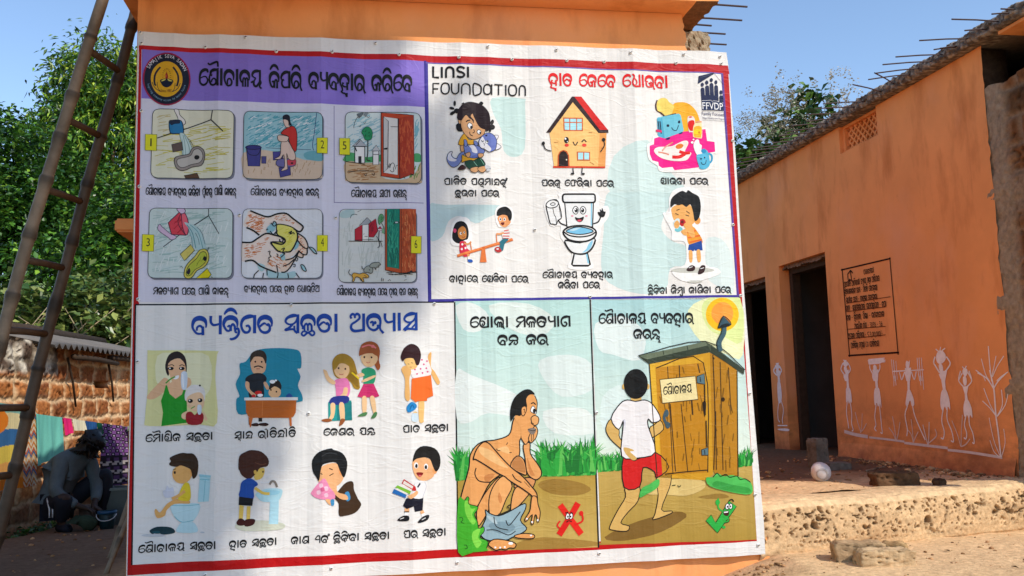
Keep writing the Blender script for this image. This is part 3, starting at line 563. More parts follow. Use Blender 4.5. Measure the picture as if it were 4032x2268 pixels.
# ---------------------------------------------------------------- banner
BAN=empty('banner',(.5,4.97,0),'huge printed white vinyl banner with cartoon hygiene pictures nailed to the orange wall','banner')
rf=random.Random(8)
NODE=[-40+i*78 for i in range(46)]; DSP=[.006*math.sin(i*1.1)+rf.uniform(-.0055,.0055) for i in range(46)]
def fold(u):
    q=(u+40)/78; i=max(0,min(44,int(q))); t=q-i
    return DSP[i]*(1-t)+DSP[i+1]*t
def to_ban(u,v,z): return Vector((u/1000-1.194-.5,-z-.006-fold(u)*.9,v/1000))
BDATA='''@sheet||
f f3f1ed 7 2947 1589 2951 3354 2951 3362 2871 3376 2285 3377 1880 3380 1490 3401 704 3408 478 3418 193 3416 18 2511 20 1664 24 627 30 6 33
@border||
f c80810 12 2870 3359 2870 3366 2817 15 2824
f c80810 15 2824 44 2823 40 151 11 100
f c80810 11 100 40 151 3324 135 3370 93
f c80810 3359 2870 3370 93 3324 135 3324 2819
@use_panel||lavender picture panel of six numbered toilet steps under a purple heading
f e4e2f0 28 2846 1552 2835 1549 1469 38 1480
f 9680d8 30 2847 1551 2835 1544 2568 32 2575
s 9a94b8 4.2 1043 2562 1041 2015
s 9a94b8 4.2 1041 2018 1528 2018
s 3a2e98 13.2 1550 2839 1550 1468
s 10102a 7.8 24 1467 1687 1465
@emblem|use_panel|round navy and yellow emblem with an oil lamp between two ears of grain
F a8104a 280 2691 269 2627 236 2575 187 2545 133 2544 85 2571 50 2621 37 2684 48 2748 80 2801 129 2831 183 2833 232 2806 267 2755
F 0a1230 273 2691 263 2629 232 2580 186 2552 136 2551 90 2576 57 2624 45 2684 55 2745 86 2794 131 2823 182 2825 228 2799 261 2751
F e8b40c 239 2690 231 2646 209 2611 177 2591 142 2590 109 2608 87 2642 78 2685 85 2728 107 2764 139 2784 174 2785 207 2767 230 2733
S 16142c 9.5 125 2753 110 2733 99 2709 96 2683 98 2660 104 2648
S 16142c 3.3 85 2668 93 2647 107 2630 130 2616
S 16142c 2.9 110 2669 113 2641 127 2617
S 16142c 9.6 190 2755 205 2735 215 2713 218 2687 214 2661 210 2650
S 16142c 3.3 228 2668 219 2644 205 2627 187 2617
S 16142c 2.9 202 2667 200 2637 190 2620
F 0a1230 124 2680 141 2688 158 2690 176 2688 193 2679 187 2660 175 2647 159 2641 141 2647 130 2663
F ecdf70 130 2675 141 2684 154 2687 147 2679 137 2675
F ecdf70 163 2687 176 2683 188 2677 176 2675 168 2679
F a81a18 154 2691 149 2705 153 2716 157 2726 159 2732 160 2720 165 2706 164 2692
F e89040 153 2694 151 2704 155 2713 156 2702
s 3a2410 1.9 143 2698 136 2696
s 3a2410 1.9 142 2708 135 2710
s 3a2410 1.9 143 2719 137 2724
s 3a2410 1.9 146 2728 141 2735
s 3a2410 1.9 150 2735 147 2743
s 3a2410 1.9 156 2740 155 2748
s 3a2410 1.9 162 2740 164 2748
s 3a2410 1.9 167 2735 171 2742
s 3a2410 1.9 171 2727 176 2733
s 3a2410 1.9 174 2718 180 2722
s 3a2410 1.9 175 2707 182 2708
s 3a2410 1.9 174 2697 181 2695
A f0eef8 20.7 158 2688 96 118 152 28 SAMAJIK SEVA SADAN
A 8cb0c8 12.8 158 2688 101 124 196 344 Inspiring community actions for better future
L 7a3818 16.1 129 2614 184 2615 Since 1985
@heading|use_panel|
T 08080e 97.5 323 2658 1476 2653 e S au a c a L y _ k i p r i _ b Y b h a r _ k r i e b
@picture|use_panel|drawing of a hand pouring water from a blue mug into a squat pan
f 8a8c9a 96 2470 97 2483 103 2497 110 2505 123 2511 135 2512 481 2512 493 2510 506 2505 514 2496 519 2482 520 2469 517 2177 515 2164 510 2150 502 2142 489 2137 477 2135 133 2135 121 2136 109 2141 101 2149 96 2163 95 2176
f ecead2 90 2479 91 2492 96 2506 104 2514 117 2519 129 2521 471 2520 483 2519 496 2513 504 2505 509 2491 510 2477 507 2186 505 2173 500 2159 492 2151 479 2146 467 2144 125 2143 113 2145 101 2150 93 2158 88 2172 87 2184
H d6cc58 4.3 120 93 8 233 2465 378 2462 499 2464 495 2167 369 2159 137 2163 101 2200 98 2340
H c4b848 3.8 40 75 8 366 2448 499 2451 492 2174 441 2173
H d8c890 4.3 30 56 20 101 2494 185 2496 180 2393 109 2385
o 202620 3.1 90 2479 91 2492 96 2506 104 2514 117 2519 129 2521 471 2520 483 2519 496 2513 504 2505 509 2491 510 2477 507 2186 505 2173 500 2159 492 2151 479 2146 467 2144 125 2143 113 2145 101 2150 93 2158 88 2172 87 2184
s 14141c 5.5 116 2360 390 2467
s 14141c 5.0 390 2467 397 2519
s 14141c 6.3 390 2467 453 2404
B f0ebe6 202028 3.1 199 2519 222 2519 228 2492 252 2467 257 2446 240 2434 224 2452 216 2481
B 2a86b8 14202c 4.3 175 2451 191 2459 224 2463 240 2452 247 2420 246 2391 216 2387 182 2390
F 1c2c48 176 2451 191 2459 224 2465 230 2445 204 2440 186 2432
B cfe2de 6a8c8c 2.5 229 2388 250 2389 277 2350 306 2270 296 2243 254 2231 244 2279 238 2343
S 88a8a4 3.1 246 2381 256 2330 263 2247
S 88a8a4 3.1 252 2382 277 2318 287 2254
S a0bcb8 3.1 242 2356 249 2292 253 2241
S 506058 2.5 269 2363 283 2353 288 2337
S 506058 2.5 283 2350 295 2331 299 2318
b 6e5c54 201818 3.7 190 2325 241 2343 246 2298 197 2285
B a49a92 282424 3.7 204 2234 212 2258 242 2269 278 2279 294 2310 325 2320 353 2300 360 2262 344 2217 296 2206 249 2185 216 2197
B c9c3ba 403838 3.1 217 2233 226 2249 260 2259 288 2271 301 2298 325 2307 345 2288 349 2256 331 2230 290 2220 249 2202 226 2210
F 16120f 332 2260 328 2251 319 2247 309 2250 305 2259 309 2269 318 2272 328 2269
b 6e5038 201810 3.7 254 2158 321 2173 334 2145 263 2145
b ece822 40481c 2.5 57 2378 114 2379 114 2290 57 2291
L 10100c 45.4 82 2313 89 2313 1
@picture|use_panel|drawing of a woman in a red shirt squatting beside a blue bucket
f 8a8c9a 570 2470 571 2482 577 2496 584 2504 597 2509 609 2510 950 2511 962 2509 975 2504 983 2496 988 2482 989 2470 986 2176 985 2163 979 2150 972 2142 959 2136 947 2135 605 2131 593 2132 581 2137 573 2145 568 2158 567 2171
f a8d2da 562 2479 563 2491 568 2505 576 2513 589 2518 601 2519 943 2520 955 2519 968 2513 975 2505 980 2492 981 2479 978 2185 977 2172 971 2159 964 2151 951 2146 939 2144 597 2143 585 2144 573 2149 565 2157 560 2170 559 2182
H 5fb0be 5.1 230 38 30 578 2505 969 2508 972 2330 646 2318 567 2336
H e8eef0 4.4 60 32 30 584 2492 956 2501 956 2330 585 2330
F e2cbb4 559 2284 677 2305 831 2269 906 2250 979 2271 977 2173 962 2148 770 2142 577 2148 559 2181
H c8a888 3.8 70 25 80 573 2284 956 2245 956 2160 574 2155
F 7cbac4 881 2289 931 2303 978 2284 978 2245 894 2257
o 202620 3.2 562 2479 563 2491 568 2505 576 2513 589 2518 601 2519 943 2520 955 2519 968 2513 975 2505 980 2492 981 2479 978 2185 977 2172 971 2159 964 2151 951 2146 939 2144 597 2143 585 2144 573 2149 565 2157 560 2170 559 2182
S 2a4a88 3.2 949 2516 935 2395 926 2336 932 2306
s 2a4a78 2.5 677 2318 918 2309
b 4a4690 1c1c40 3.8 576 2315 653 2317 647 2214 586 2213
B 3a3880 1c1c40 3.8 572 2316 591 2327 634 2329 655 2318 634 2308 591 2306
S 1c1c40 3.8 576 2310 592 2278 634 2276 651 2311
b 585490 1c1c40 3.1 656 2269 680 2270 679 2230 656 2230
b 544e96 201c40 3.2 715 2296 770 2300 768 2256 717 2249
B 7c76ac 201c40 3.2 731 2235 746 2255 794 2259 834 2256 833 2223 801 2212 746 2214
F d8505c 793 2251 833 2254 833 2226 797 2222
F 401018 823 2234 821 2229 817 2228 812 2229 810 2233 812 2238 817 2239 821 2238
b 544e96 201c40 3.2 746 2209 807 2213 810 2168 754 2154
B ecd0c0 30201c 3.2 760 2356 788 2366 826 2304 836 2265 822 2249 798 2258 788 2288 793 2210 791 2199 760 2189 765 2202 777 2215 773 2281 755 2257 724 2257 745 2269 755 2287
B d4382a 301410 3.8 780 2425 813 2441 833 2431 843 2393 840 2307 825 2305 802 2352 795 2384 758 2397 767 2414
B ecd0c0 30201c 3.2 743 2389 769 2389 795 2382 798 2373 788 2354 751 2355 740 2371
B ecd0c0 30201c 2.6 770 2482 796 2477 799 2448 806 2437 788 2433 780 2440 773 2457
F 1c1624 768 2478 768 2498 788 2507 804 2497 808 2464 816 2444 800 2450 794 2471 779 2478
b ece822 40481c 2.6 950 2375 1008 2377 1006 2289 950 2290
L 10100c 47.4 970 2315 989 2316 2
@picture|use_panel|drawing of an open orange toilet cabin with small huts and a tree
f 8a8c9a 1110 2480 1112 2493 1117 2507 1125 2515 1138 2520 1150 2522 1490 2522 1502 2521 1515 2515 1523 2507 1528 2493 1529 2480 1525 2160 1524 2147 1519 2134 1510 2126 1497 2120 1485 2119 1148 2123 1136 2125 1123 2130 1116 2138 1111 2152 1110 2164
f dce8e6 1103 2489 1104 2502 1109 2516 1117 2524 1130 2529 1142 2531 1481 2530 1493 2529 1506 2524 1514 2515 1519 2502 1520 2489 1518 2168 1516 2155 1511 2142 1503 2134 1490 2128 1477 2127 1140 2132 1128 2133 1115 2139 1107 2147 1102 2160 1101 2173
H a4ccd4 5.2 110 45 25 1114 2518 1300 2522 1297 2309 1113 2306
H 8cc0cc 5.3 40 46 70 1483 2499 1513 2500 1510 2313 1481 2312
F 58b070 1103 2280 1132 2300 1183 2287 1227 2275 1297 2289 1297 2250 1103 2247
F 58b070 1477 2292 1503 2299 1518 2286 1518 2253 1476 2252
F d8bc98 1103 2247 1208 2242 1297 2236 1296 2164 1398 2145 1475 2173 1518 2253 1515 2153 1488 2129 1137 2133 1103 2168
H b88858 4.5 70 39 10 1113 2234 1290 2230 1296 2144 1118 2142
H 78a058 4.6 40 26 70 1483 2239 1515 2239 1507 2147 1417 2146
o 202620 3.2 1103 2489 1104 2502 1109 2516 1117 2524 1130 2529 1142 2531 1481 2530 1493 2529 1506 2524 1514 2515 1519 2502 1520 2489 1518 2168 1516 2155 1511 2142 1503 2134 1490 2128 1477 2127 1140 2132 1128 2133 1115 2139 1107 2147 1102 2160 1101 2173
S 303438 2.6 1149 2439 1155 2472 1171 2502 1197 2525
S 303438 2.6 1200 2513 1216 2520 1235 2523
F 6a7478 1165 2519 1204 2528 1184 2499
F 8a9498 1203 2523 1229 2530 1216 2503
S 303438 2.6 1171 2502 1178 2496 1184 2505
S 303438 2.6 1223 2507 1230 2500 1237 2508
S 303438 2.6 1203 2473 1209 2467 1215 2476
S 303438 2.6 1177 2453 1184 2447 1189 2458
b f4f2ee 181818 5.2 1154 2333 1208 2334 1208 2242 1154 2241
b b8bcc0 181818 5.2 1140 2336 1182 2376 1221 2336
s 181818 3.2 1161 2343 1182 2367
s 181818 6.5 1155 2330 1164 2307
b f4f2ee 181818 3.9 1253 2308 1285 2309 1284 2232 1252 2232
b d0d2d4 181818 3.9 1245 2310 1271 2342 1292 2310
s 181818 3.2 1255 2289 1283 2290
f 282828 1173 2279 1190 2280 1190 2241 1173 2241
S 38382e 5.8 1226 2374 1224 2295 1220 2260 1238 2254
B 2fa068 1c3a28 2.6 1202 2400 1192 2413 1200 2434 1222 2448 1242 2437 1251 2414 1246 2381 1228 2371 1209 2376
H 146038 3.3 14 14 60 1200 2433 1247 2434 1244 2381 1205 2380
S 282828 3.9 1105 2247 1163 2241 1207 2234
S 282828 3.9 1112 2188 1182 2197 1258 2196
S 282828 3.2 1201 2182 1213 2169 1215 2185
S 282828 3.2 1245 2183 1258 2171 1260 2186
b d05020 301008 4.6 1300 2527 1479 2515 1477 2181 1399 2152 1296 2167
f b84018 1396 2495 1479 2515 1477 2181 1399 2152
H d86838 4.6 70 39 88 1400 2491 1475 2509 1472 2182 1402 2160
b eeeae4 301008 3.3 1312 2505 1392 2493 1388 2172 1309 2186
b d8d4d0 301008 3.9 1312 2505 1339 2479 1333 2210 1309 2188
s 181818 3.3 1351 2447 1390 2446
f 181818 1313 2325 1333 2328 1331 2316 1314 2316
S 202020 3.2 1345 2211 1349 2230 1361 2241 1371 2228 1365 2211 1366 2195 1355 2190 1345 2200
s 202020 3.2 1336 2217 1343 2237 1349 2236 1338 2211
s 202020 3.3 1374 2204 1380 2227 1389 2226
s 301008 3.9 1396 2495 1398 2153
s 301008 3.3 1396 2520 1467 2515
H 181818 2.6 12 16 100 1396 2527 1474 2525 1474 2518 1396 2519
H 182818 4.6 20 26 150 1404 2159 1476 2192 1495 2179 1417 2139
b ece822 40481c 2.6 1071 2378 1128 2379 1127 2285 1071 2286
L 10100c 47.7 1089 2315 1109 2315 5
@picture|use_panel|drawing of a red bucket emptied over a yellow squat pan
f 8a8c9a 93 1932 94 1944 99 1957 106 1964 118 1969 129 1970 479 1969 490 1968 503 1963 510 1955 515 1942 516 1930 517 1633 516 1621 511 1608 503 1600 491 1595 480 1594 125 1597 114 1598 102 1603 95 1611 91 1623 90 1635
f d4e2de 84 1942 85 1954 90 1967 97 1974 109 1979 120 1980 470 1979 482 1978 494 1972 502 1964 507 1952 508 1939 507 1643 506 1631 501 1618 494 1610 482 1605 470 1604 118 1607 107 1608 95 1613 88 1620 83 1633 82 1645
H aecac4 4.2 130 79 12 99 1967 491 1963 494 1623 99 1625
H e8efec 4.2 60 61 70 99 1967 491 1963 494 1623 99 1625
o 202620 3.0 84 1942 85 1954 90 1967 97 1974 109 1979 120 1980 470 1979 482 1978 494 1972 502 1964 507 1952 508 1939 507 1643 506 1631 501 1618 494 1610 482 1605 470 1604 118 1607 107 1608 95 1613 88 1620 83 1633 82 1645
s 14182c 4.2 156 1772 236 1837
s 14182c 4.9 277 1868 383 1941
s 14182c 3.7 383 1941 383 1977
s 14182c 3.7 383 1941 439 1841
B e0c4dc 504060 3.0 135 1894 149 1879 192 1842 219 1830 216 1817 195 1810 179 1823 128 1863
b e04858 3c1c48 4.9 179 1901 247 1974 279 1905 279 1851 269 1836 197 1838
H c02038 4.3 40 36 40 188 1898 246 1961 271 1899 266 1842 201 1845
S 5c2038 3.7 245 1958 228 1917 236 1880 266 1838
B f07080 3c1c48 3.7 245 1961 265 1949 279 1905 279 1855 269 1837 254 1867 247 1911
B e0c4dc 302040 3.1 221 1978 258 1978 262 1960 246 1951 233 1959
F bcd8d8 259 1905 283 1900 324 1880 355 1830 373 1773 350 1758 319 1761 302 1811 283 1867 271 1886
S 5a9aa0 3.7 271 1892 301 1848 319 1767
S 5a9aa0 3.1 289 1892 331 1849 355 1767
S 78b0b4 3.0 282 1867 296 1823 305 1767
S 506870 2.4 324 1880 349 1849 367 1786
S 506870 2.4 316 1849 331 1817 337 1786
b ded070 2a3014 3.6 241 1734 293 1786 313 1755 263 1699
B dcd060 2a3014 3.6 262 1637 274 1677 315 1723 338 1755 367 1761 385 1739 386 1698 363 1664 327 1646 304 1612 281 1604 264 1614
B c4cc48 2a3014 3.0 272 1637 286 1674 324 1711 344 1742 364 1746 376 1729 372 1695 345 1667 318 1652 295 1623 278 1619
F 2c2838 274 1637 287 1661 294 1643 285 1624
H 8a9820 3.0 16 30 65 303 1699 368 1736 368 1698 315 1661
F 141210 376 1710 374 1701 367 1697 360 1701 357 1710 360 1718 367 1722 373 1718
S 40504c 2.4 378 1758 388 1770 384 1756 378 1753
S 40504c 2.4 240 1664 250 1668 254 1659
b eadc18 2a3014 3.6 323 1605 380 1657 401 1623 387 1606
s 2a3014 3.0 401 1611 408 1608
b ece822 40481c 2.4 53 1838 109 1836 109 1748 52 1749
L 10100c 44.5 73 1775 90 1775 3
@picture|use_panel|drawing of two soapy hands rubbing a yellow bar of soap
f 8a8c9a 567 1933 568 1944 573 1957 580 1964 592 1969 603 1970 949 1972 960 1971 972 1966 979 1959 984 1946 985 1935 983 1631 982 1619 977 1607 969 1599 958 1594 946 1593 596 1596 585 1597 574 1602 567 1609 562 1621 561 1633
f eef0f4 560 1941 561 1952 566 1965 573 1972 585 1977 596 1978 942 1979 953 1978 965 1973 973 1965 977 1953 978 1941 976 1639 974 1627 970 1615 962 1607 950 1602 939 1601 590 1604 579 1605 568 1610 561 1617 556 1629 555 1641
F f6e6da 600 1969 684 1936 786 1955 875 1883 863 1854 824 1877 773 1894 739 1898 714 1876 676 1848 643 1837 580 1876 563 1894 583 1946
H d88448 3.9 150 22 20 588 1955 680 1934 664 1859 634 1850 571 1889
H dc8c50 3.9 70 19 25 697 1938 786 1952 858 1886 850 1872 773 1916 706 1912
F f6e6da 559 1795 605 1796 681 1845 757 1828 782 1806 765 1788 706 1799 740 1751 807 1746 850 1757 850 1740 791 1705 774 1665 740 1632 614 1699 558 1695
H d88448 3.8 130 21 10 564 1784 622 1788 714 1841 677 1788 639 1710 564 1706
H dc8c50 3.9 60 21 150 715 1727 774 1714 757 1644 677 1675
B f0e87c 181c18 6.1 742 1896 790 1890 829 1872 845 1841 841 1806 816 1753 782 1745 744 1749 708 1797 748 1799 778 1797 780 1815 761 1828 740 1841 735 1876
H e2d850 3.9 50 26 30 748 1885 824 1868 833 1815 799 1762 757 1771 790 1815 748 1859
F f6ddc8 850 1841 884 1815 900 1775 892 1735 871 1711 846 1727 833 1762 846 1797
H dc8040 3.9 40 17 40 850 1837 884 1810 892 1740 867 1718 841 1753
F f6ddc8 774 1705 833 1709 808 1661 782 1635 757 1639
H dc8040 3.9 30 19 150 765 1683 824 1700 791 1643
F 9ccad4 685 1876 714 1903 735 1903 723 1859 689 1850
F 9ccad4 833 1797 854 1806 850 1771 829 1757
F a8d2d8 753 1727 774 1736 782 1705 765 1701
F b8d8dc 639 1683 677 1670 665 1640 644 1649
F b8d8dc 690 1644 774 1630 833 1639 825 1604 698 1605
o 202620 2.2 560 1941 561 1952 566 1965 573 1972 585 1977 596 1978 942 1979 953 1978 965 1973 973 1965 977 1953 978 1941 976 1639 974 1627 970 1615 962 1607 950 1602 939 1601 590 1604 579 1605 568 1610 561 1617 556 1629 555 1641
S 101418 8.6 599 1968 642 1950 691 1936 739 1953 786 1955 824 1925 873 1886 871 1868 861 1856 848 1857 826 1872
S 101418 8.6 580 1876 617 1859 646 1835
S 101418 8.5 558 1796 605 1796 639 1819 681 1845 723 1837 757 1827 780 1808 774 1792 755 1787 706 1798 723 1771 743 1750 757 1748
S 101418 6.9 752 1815 753 1804 765 1799 770 1813 761 1819
S 101418 7.8 845 1850 846 1815 824 1766 807 1746 782 1745
S 101418 6.9 848 1846 884 1819 901 1779 895 1762 871 1775 844 1810
S 101418 6.9 897 1762 895 1731 875 1731 850 1751
S 101418 6.1 875 1731 873 1713 850 1718 841 1731
S 101418 6.9 782 1700 824 1713 854 1749 833 1705 808 1661 782 1636 761 1635
S 101418 6.0 769 1667 799 1678 829 1705
S 101418 8.5 573 1693 614 1698 656 1666 736 1633
S 101418 5.6 736 1674 744 1626 739 1604
S 101418 5.1 686 1648 688 1618
S 101418 5.1 644 1644 623 1623 619 1604
S 101418 5.1 669 1631 665 1605
S 101418 5.2 795 1628 799 1604
S 101418 5.2 837 1630 856 1603
S 101418 5.2 706 1903 723 1885 735 1899 723 1912 714 1894
S 101418 5.2 702 1859 719 1841 740 1863 731 1841
S 101418 5.2 799 1846 816 1859 807 1841 824 1850 829 1841
S 101418 4.3 691 1745 702 1749 700 1731 708 1720 696 1714 698 1701 690 1688
S 101418 4.3 736 1736 744 1727 738 1718
S 101418 5.2 761 1758 778 1766 767 1740 780 1736 757 1714
S 101418 4.3 683 1863 687 1870 691 1865
B b4d8dc 101418 5.2 907 1770 931 1762 949 1732 935 1737 920 1753
B a8d4da 101418 5.2 863 1673 880 1669 893 1639 875 1645
O 101418 4.3 841 1713 848 1705 841 1694 836 1702
S 101418 3.9 824 1674 833 1678 833 1663 824 1665
b ece822 40481c 2.2 950 1834 1006 1834 1005 1746 950 1747
L 10100c 47.9 970 1772 986 1772 4
@picture|use_panel|drawing of a green toilet door with red huts and three stray dogs
f 8a8c9a 1074 1938 1075 1949 1080 1961 1087 1968 1098 1973 1109 1974 1456 1975 1467 1974 1479 1970 1486 1962 1490 1950 1491 1939 1487 1603 1486 1592 1481 1580 1474 1573 1462 1569 1451 1568 1103 1573 1093 1574 1081 1579 1075 1586 1070 1598 1069 1609
f dfe2de 1068 1945 1069 1956 1074 1968 1081 1975 1092 1980 1103 1981 1451 1982 1462 1981 1473 1976 1480 1969 1485 1957 1486 1945 1481 1610 1480 1598 1475 1587 1468 1580 1456 1575 1445 1574 1096 1579 1086 1580 1074 1585 1068 1592 1063 1604 1063 1615
H ccd2cc 4.0 90 71 85 1082 1949 1300 1950 1297 1601 1080 1602
F bcd4d4 1069 1940 1087 1971 1143 1980 1147 1949 1104 1931
o 202620 2.2 1068 1945 1069 1956 1074 1968 1081 1975 1092 1980 1103 1981 1451 1982 1462 1981 1473 1976 1480 1969 1485 1957 1486 1945 1481 1610 1480 1598 1475 1587 1468 1580 1456 1575 1445 1574 1096 1579 1086 1580 1074 1585 1068 1592 1063 1604 1063 1615
S 282c30 3.1 1128 1931 1134 1949 1152 1954 1165 1950
H 282c30 2.7 24 40 40 1152 1979 1204 1979 1195 1958 1152 1963
H 282c30 2.7 8 22 30 1143 1945 1169 1940 1160 1929 1143 1936
b c42038 301018 3.1 1151 1869 1192 1898 1191 1806 1151 1808
b f2f0ec 282828 2.7 1192 1899 1226 1899 1225 1806 1191 1806
b b0b4b8 282828 3.1 1175 1891 1218 1936 1239 1914 1226 1899
b c42038 301018 3.1 1226 1900 1264 1929 1275 1860 1252 1826 1226 1827
H 801020 2.7 20 35 80 1230 1896 1260 1923 1269 1860 1238 1833
b c03050 301018 2.2 1275 1872 1287 1887 1299 1872
b f0d8dc 301018 1.8 1277 1872 1297 1872 1295 1862 1277 1862
s 202020 4.0 1117 1804 1301 1803
S 202020 2.6 1151 1808 1194 1813 1251 1812
S 202020 2.2 1197 1842 1203 1846
S 202020 2.6 1203 1830 1220 1831
S 4a6a40 4.0 1295 1905 1308 1878 1310 1842
B 6eae78 24462c 2.2 1278 1932 1287 1951 1300 1954 1309 1936 1304 1914 1291 1905 1284 1894 1278 1909
H 2c7038 2.2 20 13 60 1280 1941 1305 1941 1300 1914 1282 1905
F 8ab890 1302 1878 1312 1860 1308 1846 1297 1851
S 202020 4.0 1283 1860 1280 1815 1284 1779 1273 1767
S 202020 3.1 1284 1806 1294 1788 1298 1770
S 202020 2.7 1267 1831 1275 1819 1278 1806
f c85c28 1315 1981 1485 1982 1479 1626 1398 1625 1313 1643
b 189078 0c2c24 3.1 1326 1981 1396 1981 1388 1648 1323 1661
H 40b090 3.6 80 54 84 1329 1977 1391 1978 1385 1654 1326 1665
H 0c7060 3.6 50 49 95 1329 1977 1391 1978 1385 1654 1326 1665
H a84818 3.6 110 36 86 1406 1978 1482 1978 1477 1631 1402 1628
H e89058 3.1 60 31 94 1406 1978 1482 1978 1477 1631 1402 1628
s 301008 2.7 1404 1981 1399 1625
s 301008 2.7 1316 1981 1313 1643
S 301008 3.1 1313 1643 1398 1625 1479 1630
S 101414 3.6 1359 1896 1366 1905 1372 1909
b c8d8d4 101414 3.1 1369 1911 1386 1911 1386 1901 1369 1901
s 101414 3.1 1386 1906 1397 1906
H 181818 3.1 40 35 5 1297 1641 1477 1622 1476 1613 1332 1614
F 181818 1441 1631 1455 1640 1463 1632 1479 1635 1479 1627 1419 1625
S 181818 3.1 1294 1601 1291 1582
S 181818 3.1 1303 1596 1300 1582
S 181818 2.6 1327 1583 1336 1590 1341 1582
S 181818 2.7 1415 1609 1424 1613 1423 1600
S 181818 2.2 1414 1585 1428 1589
S 202420 3.9 1188 1666 1189 1655 1198 1650
B aab0a6 202420 3.1 1198 1646 1210 1663 1228 1668 1243 1659 1246 1637 1236 1625 1219 1632 1201 1633
B aab0a6 202420 3.1 1228 1666 1241 1681 1263 1686 1280 1685 1289 1672 1275 1669 1278 1659 1264 1659 1262 1645 1254 1659 1241 1656
F 101010 1231 1645 1230 1643 1228 1642 1226 1643 1225 1645 1226 1647 1228 1648 1230 1647
S 202420 3.5 1123 1648 1117 1633 1122 1621 1133 1616
B e0b04c 302818 3.5 1134 1615 1145 1629 1175 1623 1193 1629 1218 1619 1224 1605 1210 1601 1192 1602 1199 1583 1190 1582 1181 1599 1184 1583 1175 1602 1154 1606 1145 1583 1135 1584 1140 1599
S 302818 2.6 1199 1615 1210 1610 1207 1603
b ece822 40481c 2.2 1456 1829 1512 1829 1510 1734 1454 1735
L 10100c 49.1 1474 1763 1489 1763 6
@caption|use_panel|
T 0a0a12 41.2 64 2050 526 2052 e S au a c a L y _ b Y b h a r _ k r i b a _ p U R b r u _ p a N i _ D a L ntu
@caption|use_panel|
T 0a0a12 38.9 600 2053 962 2055 e S au a c a L y _ b Y b h a r _ k r ntu
@caption|use_panel|
T 0a0a12 42.6 1133 2049 1436 2049 e S au a c a L y _ s f a _ r K ntu
@caption|use_panel|
T 0a0a12 36.4 570 1528 962 1526 b Y b h a r _ p e r _ h a t _ e dh a I d i A
@caption|use_panel|
T 0a0a12 39.9 1053 1508 1489 1503 e S au a c a L y _ b Y b h a r _ p e r _ dw a r _ b nd _ r K ntu
@caption|use_panel|
T 0a0a12 38.1 110 1521 491 1516 m L t Y a g _ p e r _ p a N i _ D a L ntu
@wash_panel||white panel of six hand washing reminders framed in violet
f f6f3ee 1559 2830 3324 2816 3343 1464 1556 1471
F d3ebe6 1926 2629 2106 2632 2117 2598 2108 2341 2044 2288 1986 2324 1975 2444 1933 2533
F dcefeb 2631 2305 2835 2400 2937 2248 3070 2097 3084 2060 2620 2056
F cfe6e6 1557 2006 1645 2010 1919 2009 1963 1999 1940 1962 1874 1933 1815 1903 1730 1946 1665 1917 1628 1830 1554 1816
F d5ebe8 2575 2070 2667 2086 2976 2089 2923 1967 2896 1877 2962 1802 3038 1771 3032 1667 2938 1645 2902 1519 2748 1498 2570 1565 2529 1669 2552 1861
F e4f1ee 3148 1802 3251 1817 3316 1711 3311 1500 3227 1531 3145 1606
s 4a40a4 13.2 1559 2834 1556 1471
s 4a40a4 14.0 1548 1475 3356 1481
s 6a4ca0 14.3 3318 2819 3339 1478
s 7a6ab8 7.3 1553 2827 3321 2817
@logo|wash_panel|two lines of black rounded lettering naming a foundation
s 0c0c10 12.6 1595 2808 1594 2745 1627 2743
s 0c0c10 12.6 1644 2806 1643 2742
S 0c0c10 12.6 1667 2742 1668 2785 1675 2800 1689 2805 1704 2798 1709 2784 1709 2742
S 0c0c10 12.7 1772 2795 1761 2803 1740 2804 1731 2791 1740 2779 1760 2772 1770 2761 1760 2747 1741 2746 1728 2752
s 0c0c10 12.7 1792 2808 1791 2745
s 0c0c10 8.1 1592 2648 1593 2709 1628 2708
s 0c0c10 8.1 1594 2677 1621 2677
O 0c0c10 8.1 1638 2680 1645 2704 1661 2712 1679 2705 1684 2681 1678 2657 1660 2648 1643 2656
S 0c0c10 8.2 1698 2710 1697 2668 1705 2652 1718 2648 1732 2656 1736 2669 1737 2710
S 0c0c10 8.2 1753 2646 1754 2686 1762 2702 1779 2708 1797 2700 1801 2683 1800 2645
O 0c0c10 8.2 1821 2646 1822 2708 1846 2707 1863 2694 1865 2676 1861 2656 1844 2645
O 0c0c10 8.2 1879 2676 1885 2698 1901 2707 1918 2698 1921 2677 1916 2656 1900 2648 1884 2654
s 0c0c10 8.2 1926 2708 1924 2646
s 0c0c10 8.2 1941 2708 1990 2708
s 0c0c10 8.3 1966 2707 1964 2647
s 0c0c10 8.3 2008 2709 2007 2647
O 0c0c10 8.3 2024 2679 2030 2703 2047 2711 2065 2703 2070 2678 2063 2655 2045 2647 2028 2655
S 0c0c10 8.3 2085 2648 2087 2688 2094 2705 2107 2708 2117 2701 2121 2684 2120 2648
@heading|wash_panel|
T f00810 76.1 2258 2710 2980 2719 h a t _ e k e b _ e dh a I b a
@logo|wash_panel|navy emblem of people standing under a roof above white lettering
f 0e2454 3165 2793 3263 2819 3263 2811 3158 2745
s 5a4480 2.0 3263 2817 3322 2750
F 0e2454 3196 2742 3192 2733 3185 2729 3178 2732 3175 2741 3179 2750 3186 2754 3193 2750
F 0e2454 3224 2755 3220 2746 3213 2742 3206 2746 3203 2755 3207 2764 3214 2768 3221 2764
F 0e2454 3254 2772 3250 2763 3243 2759 3236 2762 3233 2771 3237 2780 3244 2784 3251 2781
F 0e2454 3283 2761 3279 2751 3272 2747 3266 2751 3263 2760 3267 2769 3274 2773 3281 2770
F 0e2454 3313 2700 3310 2691 3302 2687 3295 2691 3293 2700 3296 2709 3304 2713 3311 2709
